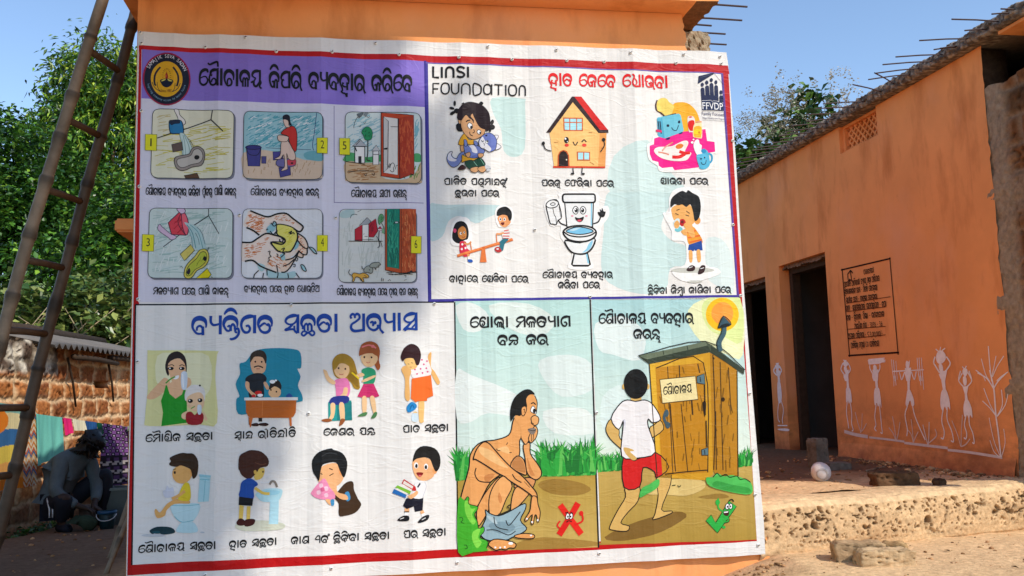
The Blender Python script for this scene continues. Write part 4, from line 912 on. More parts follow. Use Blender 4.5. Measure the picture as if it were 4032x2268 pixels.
f 0e2454 3174 2712 3177 2720 3185 2724 3193 2722 3197 2716 3197 2677 3202 2677 3203 2728 3206 2735 3214 2737 3222 2736 3226 2729 3227 2678 3231 2678 3231 2744 3235 2751 3243 2754 3251 2752 3255 2746 3255 2678 3260 2678 3261 2732 3265 2740 3272 2743 3281 2741 3285 2734 3284 2646 3175 2641
f 0e2454 3291 2672 3294 2680 3302 2683 3311 2681 3316 2673 3316 2642 3290 2641
f 14305e 3176 2641 3185 2646 3235 2647 3240 2641 3250 2645 3275 2645 3280 2640 3291 2646 3306 2643 3315 2627 3315 2587 3175 2586
s ffffff 1.7 3176 2643 3235 2647 3240 2640 3250 2645 3275 2644 3280 2639 3288 2645
L ffffff 44.3 3179 2591 3310 2592 FFVDP
s 707078 1.5 3174 2579 3318 2579
s 707078 1.5 3173 2526 3316 2524
L 50507a 21.9 3173 2555 3316 2554 Family Focused
L 50507a 10.9 3172 2534 3317 2533 Village Development Program
@picture|wash_panel|drawing of a dark haired girl kneeling and hugging a grey kitten
F 160a0e 1719 2593 1717 2581 1712 2577 1707 2581 1705 2592 1707 2603 1712 2608 1718 2604
F 160a0e 1710 2559 1704 2556 1693 2557 1684 2562 1682 2569 1688 2573 1699 2572 1708 2566
F 160a0e 1714 2545 1713 2537 1704 2528 1693 2524 1685 2528 1686 2536 1695 2545 1707 2549
F 160a0e 1739 2549 1734 2538 1723 2534 1712 2538 1707 2548 1712 2559 1723 2563 1734 2559
F 160a0e 1932 2483 1926 2474 1918 2472 1913 2479 1914 2490 1921 2499 1929 2501 1933 2494
F 160a0e 1939 2458 1933 2447 1918 2442 1904 2447 1899 2458 1905 2469 1919 2474 1933 2469
F 160a0e 1916 2438 1914 2431 1908 2428 1903 2431 1901 2438 1903 2445 1909 2449 1914 2446
F 160a0e 1722 2472 1748 2479 1755 2433 1733 2428 1721 2439 1717 2457
B 8896cc 101018 3.2 1759 2315 1730 2297 1717 2274 1700 2278 1689 2293 1694 2313 1676 2309 1662 2279 1669 2247 1694 2223 1722 2232 1743 2261 1762 2304
F eceaf2 1692 2311 1675 2306 1666 2276 1679 2260 1707 2257 1717 2267 1698 2275 1686 2293
B e2ae7c 141010 3.2 1739 2349 1757 2348 1758 2313 1741 2315
B e8b022 141010 3.2 1728 2355 1741 2392 1764 2418 1775 2401 1789 2382 1815 2382 1814 2356 1788 2353 1763 2365 1754 2348
B e2ae7c 141010 3.2 1744 2515 1779 2529 1831 2530 1868 2468 1883 2444 1873 2414 1843 2392 1814 2384 1786 2393 1764 2414 1749 2440 1743 2479
B e2ae7c 141010 2.9 1730 2505 1740 2515 1746 2498 1742 2472 1732 2478
F 2a0c14 1725 2524 1732 2557 1758 2587 1794 2602 1838 2597 1877 2578 1905 2541 1912 2499 1910 2456 1892 2430 1880 2442 1858 2450 1842 2468 1827 2497 1816 2523 1811 2533 1801 2517 1818 2497 1816 2477 1808 2496 1792 2506 1776 2524 1760 2508 1748 2492 1731 2495 1723 2508
F 160a0e 1750 2587 1762 2597 1768 2587
F 160a0e 1848 2589 1861 2606 1875 2597 1867 2585
B ffffff 141010 3.2 1781 2463 1788 2477 1797 2479 1808 2470 1810 2454 1803 2444 1790 2447
F 101010 1812 2454 1809 2448 1804 2445 1798 2447 1796 2454 1799 2460 1804 2463 1809 2460
B ffffff 141010 2.9 1835 2428 1841 2439 1851 2439 1858 2429 1855 2417 1844 2415
F 101010 1858 2422 1857 2418 1853 2416 1849 2418 1848 2422 1849 2427 1853 2428 1857 2427
S 141010 6.5 1774 2484 1785 2493 1798 2495
S 141010 3.9 1816 2442 1821 2428 1810 2420
S 141010 3.9 1793 2428 1796 2411 1811 2404
B e8b022 141010 3.2 1748 2294 1768 2284 1812 2275 1857 2281 1812 2262 1767 2258 1746 2248 1745 2271
B 7c8cc8 141420 3.2 1758 2349 1776 2359 1785 2343 1814 2352 1839 2347 1871 2328 1873 2308 1838 2285 1812 2275 1774 2284 1762 2310
F f0eef4 1788 2345 1814 2350 1833 2324 1832 2305 1806 2311 1801 2330
F 6474b4 1800 2285 1838 2298 1838 2284 1812 2276
B 7c8cc8 141420 2.9 1759 2377 1767 2381 1774 2376 1779 2349 1763 2342
B 7c8cc8 141420 2.9 1814 2372 1827 2375 1836 2367 1839 2353 1824 2347
B f0eef4 141420 2.9 1934 2407 1946 2411 1957 2407 1946 2384
B f0eef4 141420 2.9 1943 2363 1972 2343 1935 2325
B 7888cc 141420 3.2 1849 2386 1873 2413 1902 2423 1930 2410 1946 2382 1944 2352 1935 2326 1902 2312 1877 2328 1855 2334 1843 2360
F f4f2f6 1853 2385 1866 2400 1874 2387 1891 2358 1913 2332 1902 2314 1877 2329 1856 2337 1846 2360
F 10141c 1879 2406 1892 2412 1890 2402
B ffffff 141420 2.3 1881 2373 1891 2380 1898 2371 1893 2361 1884 2362
F 101010 1895 2372 1894 2369 1891 2367 1888 2369 1887 2372 1888 2376 1891 2378 1894 2376
S 101018 3.9 1859 2380 1864 2370 1872 2377
S 101018 2.6 1870 2364 1876 2354 1873 2348
S 101018 2.9 1858 2334 1867 2328 1874 2335
B e2ae7c 141010 2.9 1765 2296 1778 2306 1792 2308 1794 2291 1781 2276
B e2ae7c 141010 2.9 1838 2301 1854 2304 1867 2301 1868 2289 1850 2278 1839 2285
B 0f4c36 0c140f 3.2 1761 2249 1786 2262 1812 2259 1836 2227 1798 2210 1773 2222
B 0f4c36 0c140f 3.2 1815 2259 1853 2276 1879 2234 1839 2223
s 8cc8b0 2.9 1812 2256 1832 2230
s 8cc8b0 2.9 1850 2273 1870 2240
B e2ae7c 141010 2.9 1795 2217 1833 2226 1836 2204 1820 2193 1795 2200
B e2ae7c 141010 2.9 1839 2223 1878 2230 1878 2205 1858 2193 1836 2207
B 4a2018 141010 2.6 1722 2213 1745 2235 1764 2222 1760 2210 1728 2207
F d8dade 1875 2237 1907 2225 1903 2205 1884 2202
S 202020 2.6 1880 2205 1887 2215
S 202020 2.6 1902 2218 1905 2212
@picture|wash_panel|drawing of a smiling orange house with a red roof and thin arms
f f4ae62 2542 2440 2592 2441 2576 2234 2532 2234
f ffcf84 2252 2434 2395 2624 2551 2440 2533 2234 2272 2230
f e02018 2397 2649 2448 2651 2602 2457 2550 2454
H b81410 6.1 12 31 5 2429 2621 2489 2576 2576 2471 2546 2471
f 34141a 2233 2432 2392 2649 2406 2649 2553 2456 2603 2458 2603 2440 2544 2437 2396 2615 2257 2431
f e04418 2267 2236 2575 2240 2574 2230 2266 2225
f d87038 2335 2522 2453 2525 2450 2445 2335 2443
f b8ecf6 2342 2515 2371 2516 2370 2497 2342 2497
f b8ecf6 2377 2516 2412 2517 2411 2498 2376 2498
f b8ecf6 2418 2517 2445 2517 2445 2499 2417 2498
f b8ecf6 2342 2491 2370 2491 2369 2450 2342 2450
f b8ecf6 2376 2491 2411 2492 2410 2451 2375 2450
f b8ecf6 2417 2492 2445 2493 2443 2452 2416 2451
F 120c0c 2364 2390 2360 2376 2349 2370 2339 2376 2336 2389 2340 2403 2351 2408 2361 2403
F ffffff 2350 2398 2348 2393 2344 2391 2340 2393 2339 2397 2341 2402 2344 2404 2348 2402
F ffffff 2358 2380 2357 2378 2355 2377 2353 2378 2352 2380 2353 2382 2355 2383 2357 2383
S 120c0c 6.8 2440 2380 2455 2394 2468 2381
S 120c0c 6.1 2388 2381 2401 2360 2417 2381
F f04838 2363 2359 2359 2353 2350 2350 2341 2353 2338 2359 2342 2365 2351 2368 2360 2366
F f04838 2469 2363 2464 2356 2455 2353 2445 2356 2441 2362 2445 2369 2455 2372 2465 2369
f d86828 2292 2235 2296 2299 2309 2322 2330 2332 2351 2324 2362 2300 2363 2236
f 2c0e0c 2300 2235 2302 2298 2313 2318 2330 2326 2346 2318 2356 2299 2355 2236
F f8e8d0 2350 2274 2349 2271 2346 2269 2343 2271 2342 2274 2343 2277 2346 2278 2349 2277
f d87038 2409 2323 2488 2324 2486 2272 2409 2271
f b8ecf6 2416 2317 2446 2318 2444 2278 2415 2277
f b8ecf6 2453 2318 2482 2318 2480 2278 2452 2278
s d09050 3.0 2484 2439 2506 2439
s d09050 3.0 2277 2374 2300 2375
s d09050 3.0 2556 2349 2571 2349
s d09050 3.0 2484 2265 2510 2250
S 120c0c 6.0 2259 2323 2227 2334 2216 2361
F 120c0c 2224 2368 2221 2361 2214 2357 2207 2360 2205 2368 2208 2375 2215 2379 2221 2376
S 120c0c 6.1 2550 2325 2575 2363 2573 2392
F 120c0c 2583 2398 2579 2390 2571 2387 2564 2390 2561 2398 2565 2406 2572 2409 2580 2406
s 120c0c 5.3 2382 2227 2385 2197
F 120c0c 2390 2193 2387 2189 2379 2187 2371 2189 2368 2193 2371 2197 2379 2199 2387 2198
s 120c0c 5.3 2438 2228 2434 2198
F 120c0c 2452 2193 2449 2189 2441 2187 2433 2189 2430 2193 2433 2197 2441 2199 2449 2198
@picture|wash_panel|drawing of a smiling blue toaster with breakfast on a pink cloth
F fffdf8 2828 2366 2860 2390 2871 2424 2909 2431 3194 2481 3215 2410 3256 2404 3255 2326 3231 2322 3223 2248 3159 2213 2987 2211 2902 2217 2887 2250 2838 2283
F ffbe28 2990 2541 3001 2617 3043 2633 3088 2628 3128 2596 3153 2542 3155 2457 3048 2454
f ff0c98 2845 2366 2873 2376 2876 2411 2905 2421 3058 2455 3190 2471 3196 2400 3242 2394 3243 2335 3210 2329 3161 2243 2991 2222 2979 2242 2917 2236 2897 2250 2895 2271 2858 2279 2844 2316
S 501818 6.8 2907 2644 2896 2614 2900 2583 2926 2567 2946 2548
F ffe478 2902 2617 2916 2648 2941 2658 2965 2653 2978 2633 2998 2619 3006 2603 2986 2555 2957 2547 2930 2571 2907 2580
F 0e2a48 2928 2543 3012 2565 3007 2555 2946 2541
f 7fd2e6 2900 2533 2908 2540 3032 2563 3043 2556 3046 2546 3058 2461 3048 2451 2943 2413 2905 2423 2900 2431
f 5cbad6 2900 2533 2932 2536 2941 2414 2903 2425
s 0e2a48 7.5 2906 2516 2910 2461
s 0e2a48 7.5 2918 2516 2922 2442
f e8206c 2888 2461 2897 2467 2926 2462 2927 2449 2893 2451
F 0e2a48 2973 2490 2970 2484 2964 2482 2958 2484 2956 2490 2958 2496 2965 2498 2971 2496
F 0e2a48 3040 2513 3038 2506 3032 2504 3027 2506 3025 2512 3028 2519 3033 2521 3038 2519
S 0e2a48 4.4 2985 2479 2995 2464 3014 2462 3028 2493
S 0e2a48 2.4 2956 2490 2963 2493
S 0e2a48 2.4 3034 2519 3039 2521
F 0e3070 2946 2411 2974 2421 2970 2409 2956 2405
F 0e3070 3026 2443 3051 2453 3047 2443 3033 2439
F f6f0ea 3087 2544 3104 2549 3121 2544 3129 2517 3120 2456 3099 2453 3089 2455 3084 2510
F ee1c10 3087 2512 3107 2524 3125 2517 3119 2466 3097 2460 3086 2482
F e83028 3114 2543 3110 2540 3102 2538 3095 2539 3092 2542 3095 2546 3103 2547 3111 2546
F fff2bc 3126 2502 3147 2507 3168 2504 3166 2423 3153 2414 3122 2419 3112 2429 3115 2476
F ffc42c 3122 2482 3165 2483 3160 2425 3149 2419 3118 2425
F ffe414 3121 2465 3161 2466 3158 2440 3120 2442
F f4b488 3171 2514 3166 2510 3152 2508 3139 2509 3134 2513 3139 2518 3153 2520 3166 2518
F e88820 3154 2450 3153 2444 3149 2442 3146 2444 3145 2450 3146 2455 3150 2457 3153 2455
F fff9f0 2871 2340 2902 2361 2974 2365 3009 2379 3048 2397 3076 2399 3081 2381 3063 2347 3062 2333 3096 2327 3082 2300 3059 2281 2997 2277 2930 2290 2887 2313
F fdeee0 3051 2390 3072 2394 3075 2374 3056 2353
F f08c34 3051 2373 3046 2361 3031 2351 3013 2350 3003 2358 3007 2370 3023 2380 3041 2381
S ee1c10 19.7 2980 2301 3023 2302 3058 2321
S ee1c10 19.1 3024 2334 3058 2325 3089 2329
S f09a84 8.1 2922 2337 2943 2361 2965 2375 2989 2390
S fbd8c8 2.7 2925 2341 2945 2363 2968 2379
S f09a84 8.1 2897 2330 2925 2327 2962 2316
F ffffff 3113 2379 3127 2404 3144 2405 3149 2382 3161 2371 3158 2348 3162 2314 3133 2311 3115 2347
F ffffff 3119 2407 3117 2403 3113 2402 3110 2403 3108 2407 3110 2410 3114 2412 3117 2411
F ffffff 3113 2389 3110 2384 3105 2382 3099 2384 3097 2389 3100 2394 3105 2397 3111 2395
O 44acd4 11.0 3198 2322 3219 2312 3217 2281 3201 2268 3195 2295
F 62c4e4 3126 2310 3158 2321 3169 2335 3187 2345 3200 2322 3205 2258 3177 2230 3146 2230 3137 2250
F 2ea0d0 3187 2338 3182 2328 3171 2324 3160 2328 3155 2338 3161 2348 3172 2352 3183 2348
F 0e2a48 3157 2290 3155 2286 3152 2284 3149 2286 3147 2290 3149 2294 3153 2296 3156 2294
F 0e2a48 3179 2298 3177 2294 3174 2292 3171 2294 3170 2298 3171 2301 3174 2303 3177 2302
S 0e2a48 4.1 3151 2270 3161 2256 3177 2262 3184 2283
@picture|wash_panel|drawing of a girl and a boy riding an orange seesaw
F fffdfa 1675 1838 1686 1903 1730 1939 1780 1925 1793 1859 1784 1787 1684 1780
F fffdfa 1926 1969 1956 2006 2007 2006 2032 1970 2026 1904 1945 1882
F 120c10 1690 1874 1706 1907 1737 1916 1765 1896 1775 1852 1769 1815 1749 1807 1727 1790 1700 1797 1683 1823
F d8924c 1717 1867 1742 1887 1760 1867 1760 1823 1736 1813 1718 1829
F e0507c 1708 1863 1705 1855 1698 1851 1692 1855 1689 1863 1692 1871 1698 1875 1705 1871
F ffffff 1738 1846 1736 1841 1731 1839 1727 1841 1725 1846 1727 1851 1732 1854 1736 1851
F 201010 1737 1846 1736 1843 1734 1841 1731 1843 1730 1846 1731 1850 1734 1851 1736 1850
F ffffff 1755 1852 1754 1848 1751 1846 1748 1848 1747 1852 1748 1856 1751 1858 1754 1856
F 201010 1755 1852 1754 1849 1752 1848 1750 1849 1750 1852 1750 1855 1753 1857 1755 1855
S a04030 2.9 1736 1828 1746 1823 1755 1829
F e43454 1727 1800 1759 1798 1762 1765 1782 1747 1777 1725 1750 1714 1726 1734 1722 1765
F f8f0f0 1744 1784 1742 1780 1738 1778 1734 1780 1732 1784 1734 1789 1738 1791 1742 1789
F f8f0f0 1761 1764 1759 1759 1755 1757 1751 1759 1749 1764 1751 1769 1755 1770 1759 1769
F f8f0f0 1740 1758 1739 1754 1735 1752 1731 1754 1729 1758 1731 1763 1735 1765 1739 1763
S e4a468 9.4 1748 1791 1770 1786 1788 1800
S e4a468 12.9 1770 1731 1772 1701
F fffdfa 1767 1715 1781 1715 1782 1698 1768 1701
F 2a64bc 1766 1699 1786 1700 1795 1690 1789 1683 1770 1685
s f09050 5.0 1783 1797 1790 1747
f f49450 1708 1728 2020 1822 2026 1809 1711 1714
f e87838 1708 1718 2025 1812 2026 1807 1711 1713
f f48c4a 1848 1770 1864 1770 1872 1684 1834 1684
F e87838 1863 1765 1860 1760 1855 1758 1850 1760 1848 1765 1851 1770 1856 1773 1861 1770
s f09050 5.1 1930 1842 1933 1796
F f4ac74 1941 1940 1976 1959 2008 1933 2013 1907 1983 1883 1956 1892 1945 1917
F 120c10 1935 1951 1941 1980 1966 1997 1996 1998 2021 1970 2019 1929 2005 1920 1995 1948 1969 1953 1947 1946
F ffffff 1962 1928 1960 1921 1955 1918 1950 1921 1949 1928 1951 1934 1955 1937 1960 1934
F ffffff 1986 1928 1984 1921 1979 1918 1974 1921 1973 1928 1975 1935 1979 1937 1984 1935
F 101010 1960 1927 1958 1923 1956 1921 1953 1923 1952 1927 1953 1931 1956 1933 1959 1931
F 101010 1982 1927 1981 1923 1978 1921 1976 1923 1975 1927 1976 1931 1979 1933 1981 1931
F 7a1818 1956 1907 1979 1910 1969 1892
F f6f2ee 1976 1871 1996 1879 2007 1845 2002 1812 1970 1815 1962 1851
S e04038 5.8 1974 1861 2002 1867
S e04038 5.8 1968 1847 2006 1850
S e04038 5.8 1966 1832 2005 1832
S e04038 5.8 1968 1819 2002 1818
S f4ac74 10.2 1974 1851 1950 1844 1930 1844
F 2e7c8c 1946 1796 1973 1819 1999 1812 1976 1787 1965 1749 1942 1756 1951 1786
F c43434 1920 1764 1942 1770 1958 1749 1942 1739 1923 1746
F f0f0f0 1942 1758 1940 1755 1935 1754 1930 1755 1928 1758 1930 1761 1935 1762 1940 1761
@picture|wash_panel|drawing of a smiling toilet waving and holding a paper roll
F fffdfa 2206 2008 2244 2053 2296 2046 2305 2083 2523 2085 2527 2002 2581 2010 2586 1950 2538 1883 2528 1824 2456 1728 2483 1647 2334 1647 2360 1728 2296 1824 2298 1890 2239 1890
b f2f3f2 0c0c10 11.1 2375 1741 2448 1741 2463 1669 2451 1662 2365 1662 2356 1669
s 98d4ec 8.9 2444 1729 2453 1675
B f4f5f4 0c0c10 10.4 2324 1807 2407 1794 2495 1820 2484 1772 2449 1737 2408 1728 2360 1738 2331 1772
F 98d4ec 2459 1787 2484 1809 2475 1772 2450 1746 2419 1737 2443 1757
b f2f3f2 0c0c10 10.4 2327 2025 2497 2028 2486 1885 2335 1884
f 98d4ec 2481 2022 2490 2022 2482 1892 2475 1892
f f2f3f2 2316 2058 2317 2062 2319 2067 2322 2070 2327 2072 2331 2073 2494 2076 2499 2076 2503 2074 2506 2071 2508 2066 2508 2061 2508 2043 2507 2038 2505 2033 2502 2030 2497 2028 2492 2027 2331 2025 2327 2025 2322 2027 2319 2030 2317 2035 2316 2040
o 0c0c10 10.4 2316 2058 2317 2062 2319 2067 2322 2070 2327 2072 2331 2073 2494 2076 2499 2076 2503 2074 2506 2071 2508 2066 2508 2061 2508 2043 2507 2038 2505 2033 2502 2030 2497 2028 2492 2027 2331 2025 2327 2025 2322 2027 2319 2030 2317 2035 2316 2040
B f4f5f4 0c0c10 10.4 2314 1860 2350 1884 2418 1892 2477 1883 2505 1861 2498 1830 2459 1806 2407 1799 2348 1809 2319 1834
B 86cbec 0c0c10 5.9 2329 1860 2372 1880 2417 1884 2470 1873 2489 1859 2454 1847 2408 1841 2356 1847
F c8e6f4 2350 1866 2387 1878 2417 1880 2372 1861
S 0c0c10 8.1 2315 1856 2348 1835 2408 1827 2468 1836 2503 1856
B ffffff 0c0c10 4.5 2372 1981 2380 1997 2390 2003 2401 1997 2405 1981 2399 1964 2389 1958 2377 1966
B ffffff 0c0c10 4.5 2415 1982 2422 1997 2432 2003 2444 1997 2450 1981 2443 1965 2431 1959 2420 1966
F 0c0c10 2402 1981 2398 1971 2391 1967 2385 1971 2382 1981 2385 1990 2392 1994 2399 1990
F 0c0c10 2440 1981 2437 1971 2430 1968 2423 1971 2420 1981 2423 1990 2431 1994 2437 1990
F ffffff 2392 1987 2391 1984 2388 1982 2385 1983 2385 1987 2386 1990 2388 1991 2391 1990
F ffffff 2430 1987 2429 1984 2426 1982 2424 1984 2423 1987 2424 1990 2427 1991 2429 1990
F 1c0c0c 2384 1941 2408 1935 2436 1944 2428 1920 2408 1912 2390 1923
F e85870 2396 1923 2413 1927 2423 1923 2408 1914
F f4a0b4 2376 1948 2374 1945 2369 1943 2364 1945 2361 1948 2364 1951 2369 1952 2374 1951
F f4a0b4 2459 1948 2457 1945 2451 1944 2446 1945 2444 1948 2446 1951 2452 1953 2457 1951
S 0c0c10 7.4 2331 1892 2302 1903 2286 1922
S 0c0c10 7.5 2492 1904 2521 1916 2539 1950
F 121214 2528 1950 2519 1972 2535 1973 2533 1992 2543 1980 2547 1998 2555 1977 2567 1974 2558 1947 2542 1943
B f4f4f2 0c0c10 5.9 2219 2004 2232 2026 2259 2039 2287 2032 2306 1943 2285 1922 2273 1897 2254 1900 2239 1905 2229 1949
B f4f4f2 0c0c10 5.2 2219 2012 2232 2030 2259 2039 2287 2029 2288 2012 2272 1997 2242 1992 2224 1999
O 0c0c10 4.5 2243 2014 2257 2023 2270 2019 2268 2010 2253 2007
S 0c0c10 3.7 2257 1990 2263 1956 2272 1937 2275 1900
s 505050 3.0 2293 2001 2300 1942
@picture|wash_panel|drawing of a boy in a striped shirt coughing into a tissue
F fffdfa 2908 1967 2947 1975 2951 2058 2993 2112 3095 2120 3155 2067 3147 1915 3156 1802 3149 1666 3218 1643 3223 1606 3042 1562 2945 1622 3024 1667 3037 1756 3024 1802 2954 1809 2957 1862
F d6d6cc 3198 1632 3184 1625 3148 1619 3097 1617 3040 1617 2989 1620 2954 1626 2942 1633 2955 1640 2990 1646 3042 1649 3098 1649 3150 1645 3185 1639
F f8bc70 2964 2001 3019 2024 3074 2017 3096 1968 3102 1922 3059 1891 3005 1899 2972 1928 2962 1963
F f4b060 3131 1924 3125 1908 3111 1901 3098 1908 3094 1924 3100 1940 3114 1947 3127 1940
F 101216 2956 2001 2962 2051 2995 2083 3031 2100 3054 2091 3067 2105 3093 2087 3116 2075 3131 2058 3137 2006 3125 1945 3097 1921 3089 1976 3075 2020 3051 2004 3027 2019 3003 2014 2980 2020
S 201410 4.6 2982 1967 3001 1958
S 201410 4.6 3043 1957 3064 1951
S 201410 4.6 2990 1984 3010 1992
S 201410 4.6 3048 1981 3068 1966
F d01c24 3007 1928 3030 1933 3043 1910 3020 1890 3003 1907
F 7a0c10 3013 1922 3028 1925 3029 1910 3014 1909
F 84d4dc 2973 1871 3001 1890 3023 1872 2992 1857
F dceff0 2967 1914 2992 1937 3007 1926 2996 1877 2974 1884
F f8bc70 2972 1907 2991 1926 3004 1907 2997 1883 2977 1881
F f8ac3c 3043 1875 3083 1889 3112 1854 3136 1808 3125 1785 3058 1782 3044 1830
S f07c34 10.0 3046 1853 3102 1866
S f07c34 10.0 3051 1823 3124 1836
S f07c34 10.0 3057 1796 3133 1811
F f8bc70 3037 1909 3073 1913 3089 1862 3092 1828 3068 1828 3044 1869 3028 1890
F f8bc70 3011 1862 3043 1875 3046 1839 3026 1839
f 1e54a8 3054 1782 3131 1806 3134 1749 3088 1747 3085 1756 3081 1744 3047 1752
F f8bc70 3052 1744 3073 1744 3069 1684 3053 1684
F f8bc70 3098 1747 3119 1749 3120 1687 3101 1684
F 3c161a 3032 1638 3061 1662 3084 1654 3078 1632 3046 1627
F 3c161a 3099 1617 3120 1659 3145 1656 3135 1621 3108 1609
s f0f0f0 4.6 3047 1647 3070 1654
s f0f0f0 4.6 3115 1641 3137 1647
F d6d6cc 3031 1568 3078 1575 3126 1569 3077 1559
@caption|wash_panel|
T 0c0c10 37.7 1644 2124 1999 2123 p a L i t _ p S u m a n Nk u M
T 0c0c10 36.2 1704 2058 1953 2057 ch u I b a _ p e r
@caption|wash_panel|
T 0c0c10 37.2 2198 2120 2623 2123 gh r k u _ e f r i l a _ p e r
@caption|wash_panel|
T 0c0c10 38.5 2905 2141 3190 2138 K a I b a _ p e r
@caption|wash_panel|
T 0c0c10 37.0 1664 1576 2106 1571 b a h a e r _ e K L i b a _ p e r
@caption|wash_panel|
T 0c0c10 36.5 2187 1593 2594 1594 e S au a c a L y _ b Y b h a r
T 0c0c10 36.6 2274 1535 2516 1535 k r i b a _ p e r
@caption|wash_panel|
T 0c0c10 37.4 2795 1500 3296 1500 ch i Nk i b a _ k i mb a _ k a S i b a _ p e r
@habits_panel||white panel of eight cleanliness habits under a blue heading
f f4f2ee 24 1463 1687 1461 1680 139 31 151
s 14121c 8.4 1690 1464 1682 136
s 14121c 7.8 24 1467 33 149
@heading|habits_panel|
T 0c50b0 97.7 304 1308 1488 1311 b Y kt i g t _ sw cch t a _ A bh Y a s
@picture|habits_panel|drawing of a woman in a green vest and a child brushing teeth
F ece9ac 88 1210 123 1228 418 1220 435 1199 427 1086 439 846 345 841 105 840 82 877 92 1028
F f4f2cc 136 1199 251 1210 392 1194 401 1020 318 982 152 1026
F 2a141c 176 1151 193 1203 234 1222 270 1196 282 1142 275 1095 258 1170 238 1183 204 1157 195 1097 182 1111
F f0c49c 191 1158 238 1185 271 1156 275 1103 253 1063 222 1051 200 1095
F f0c49c 209 1064 256 1073 261 1037 274 1022 229 965 188 1024
F f0c49c 91 996 152 1066 176 1086 201 1065 191 1032 140 986 102 976
F f0c49c 265 1082 297 1081 305 1049 274 1028
f 1ca428 180 1047 187 1046 200 1002 229 976 259 997 269 1028 276 1027 283 983 288 851 162 838 169 907 158 967 171 1006
F 100c10 218 1133 214 1126 204 1124 194 1127 190 1133 194 1139 204 1141 214 1139
F ffffff 203 1134 202 1131 200 1130 197 1132 196 1134 197 1137 199 1138 202 1137
F 100c10 271 1131 267 1125 257 1123 247 1126 243 1132 247 1138 257 1140 267 1138
F ffffff 256 1133 255 1130 252 1129 250 1130 249 1133 250 1136 252 1137 255 1136
S 201010 3.9 191 1148 210 1152 220 1144
S 201010 3.9 245 1145 258 1151 271 1144
F ffffff 217 1089 243 1097 241 1082 224 1076
S 5cac48 7.2 226 1090 205 1079 180 1057
F dce8f4 255 1108 284 1108 282 1028 258 1030
s ffffff 3.9 262 1103 266 1034
F f0ece8 273 993 285 1028 317 1046 362 1034 377 999 371 954 349 1006 305 994 280 963
F f6d2ac 283 975 311 999 356 1004 373 961 363 921 325 908 293 930
F 14101a 315 962 311 955 302 952 293 955 289 963 293 970 302 973 311 970
F ffffff 302 965 301 962 298 961 296 963 294 965 295 968 298 969 301 968
F 14101a 363 964 360 957 351 954 342 957 338 965 341 972 351 975 360 972
F ffffff 351 967 350 964 347 963 345 964 344 967 345 970 347 971 350 970
F f6d2ac 262 898 293 911 282 869 261 877
F f6d2ac 365 909 391 866 378 860 364 881
F a81c2c 281 896 306 908 325 889 344 907 370 888 358 842 291 844
S 5cac48 5.2 325 934 306 923
F dce8f4 338 938 358 937 357 895 341 895
F 201018 354 1041 353 1038 349 1036 345 1038 344 1041 345 1044 349 1046 353 1044
@picture|habits_panel|drawing of a man with a moustache bathing a boy in an orange tub
F 2099b4 549 1149 581 1161 627 1215 712 1229 825 1222 862 1198 865 1123 845 1116 862 1075 848 1028 869 980 872 947 845 941 628 893 544 889 534 963 550 982 530 1043 552 1096
f 181418 596 868 610 867 611 831 598 831
f 181418 646 866 665 865 665 845 647 846
F 3c1410 609 831 629 839 644 836 646 823 619 823
F 3c1410 648 835 684 838 698 828 681 821 651 826
F e8ba94 609 1172 633 1192 670 1185 684 1154 677 1107 647 1093 618 1100 605 1142
F 3c2c1e 603 1156 606 1199 640 1220 673 1212 687 1181 681 1147 666 1180 627 1185 613 1169
F 201410 634 1158 632 1155 629 1153 626 1155 624 1159 626 1162 629 1164 632 1162
F 201410 666 1158 664 1154 661 1152 658 1154 657 1158 658 1162 661 1163 664 1161
S 301810 6.7 622 1130 645 1136 668 1127
S b06050 4.0 635 1121 653 1121
F 162230 588 1082 627 1098 667 1095 687 1071 680 1049 671 1046 670 967 601 969 598 1040 579 1061
F e8ba94 581 1055 599 1049 603 1014 634 985 621 975 583 1020
F e8ba94 671 1046 684 1051 701 1018 687 1012
F f4c898 700 1008 726 1030 756 1016 757 980 726 965 700 982
F 301c12 699 1017 713 1055 746 1059 763 1030 759 1009 750 1017 726 1027 705 1012
F ffffff 731 1051 727 1045 717 1042 707 1045 702 1052 707 1059 717 1061 727 1058
F ffffff 740 1058 738 1055 734 1053 730 1055 728 1058 730 1062 734 1063 738 1061
F 201410 713 1009 712 1005 709 1004 706 1006 705 1009 706 1012 709 1014 712 1012
F 201410 741 999 740 995 737 994 734 995 733 999 734 1002 737 1003 740 1002
F d82424 663 995 658 988 645 986 632 989 627 996 632 1003 645 1006 658 1003
F ffffff 669 982 664 976 654 974 644 977 640 983 644 988 654 990 664 988
F d82424 631 979 628 972 622 970 615 973 612 979 615 986 621 988 628 985
F 2c60a8 789 979 804 989 819 976 817 967 789 968
f cc7228 582 958 840 951 837 887 824 865 803 860 616 866 596 873 584 895
S e08c48 3.3 667 952 665 872
f f2f2ee 575 972 848 967 848 951 575 958
f d87a38 596 870 619 870 608 817 604 817
f d87a38 802 864 815 864 817 817 807 817
@picture|habits_panel|drawing of a girl combing the long hair of another seated girl
f 22a4a0 1005 935 1021 946 1126 942 1130 838 1006 837
f 1a8c8c 1052 935 1128 933 1129 839 1051 839
F b8922c 1031 1099 1028 1153 1053 1186 1093 1192 1134 1165 1154 1109 1172 1008 1140 1007 1120 1042 1052 1063
F 9c7a20 1106 1069 1147 1096 1165 1013 1140 1028
F f8d0a0 1039 1115 1066 1151 1107 1137 1117 1097 1093 1062 1059 1067 1040 1090
F b8922c 1034 1112 1053 1160 1093 1179 1120 1124 1093 1138 1066 1139 1046 1112
F 301810 1065 1115 1064 1111 1061 1110 1057 1111 1056 1115 1057 1119 1061 1120 1064 1119
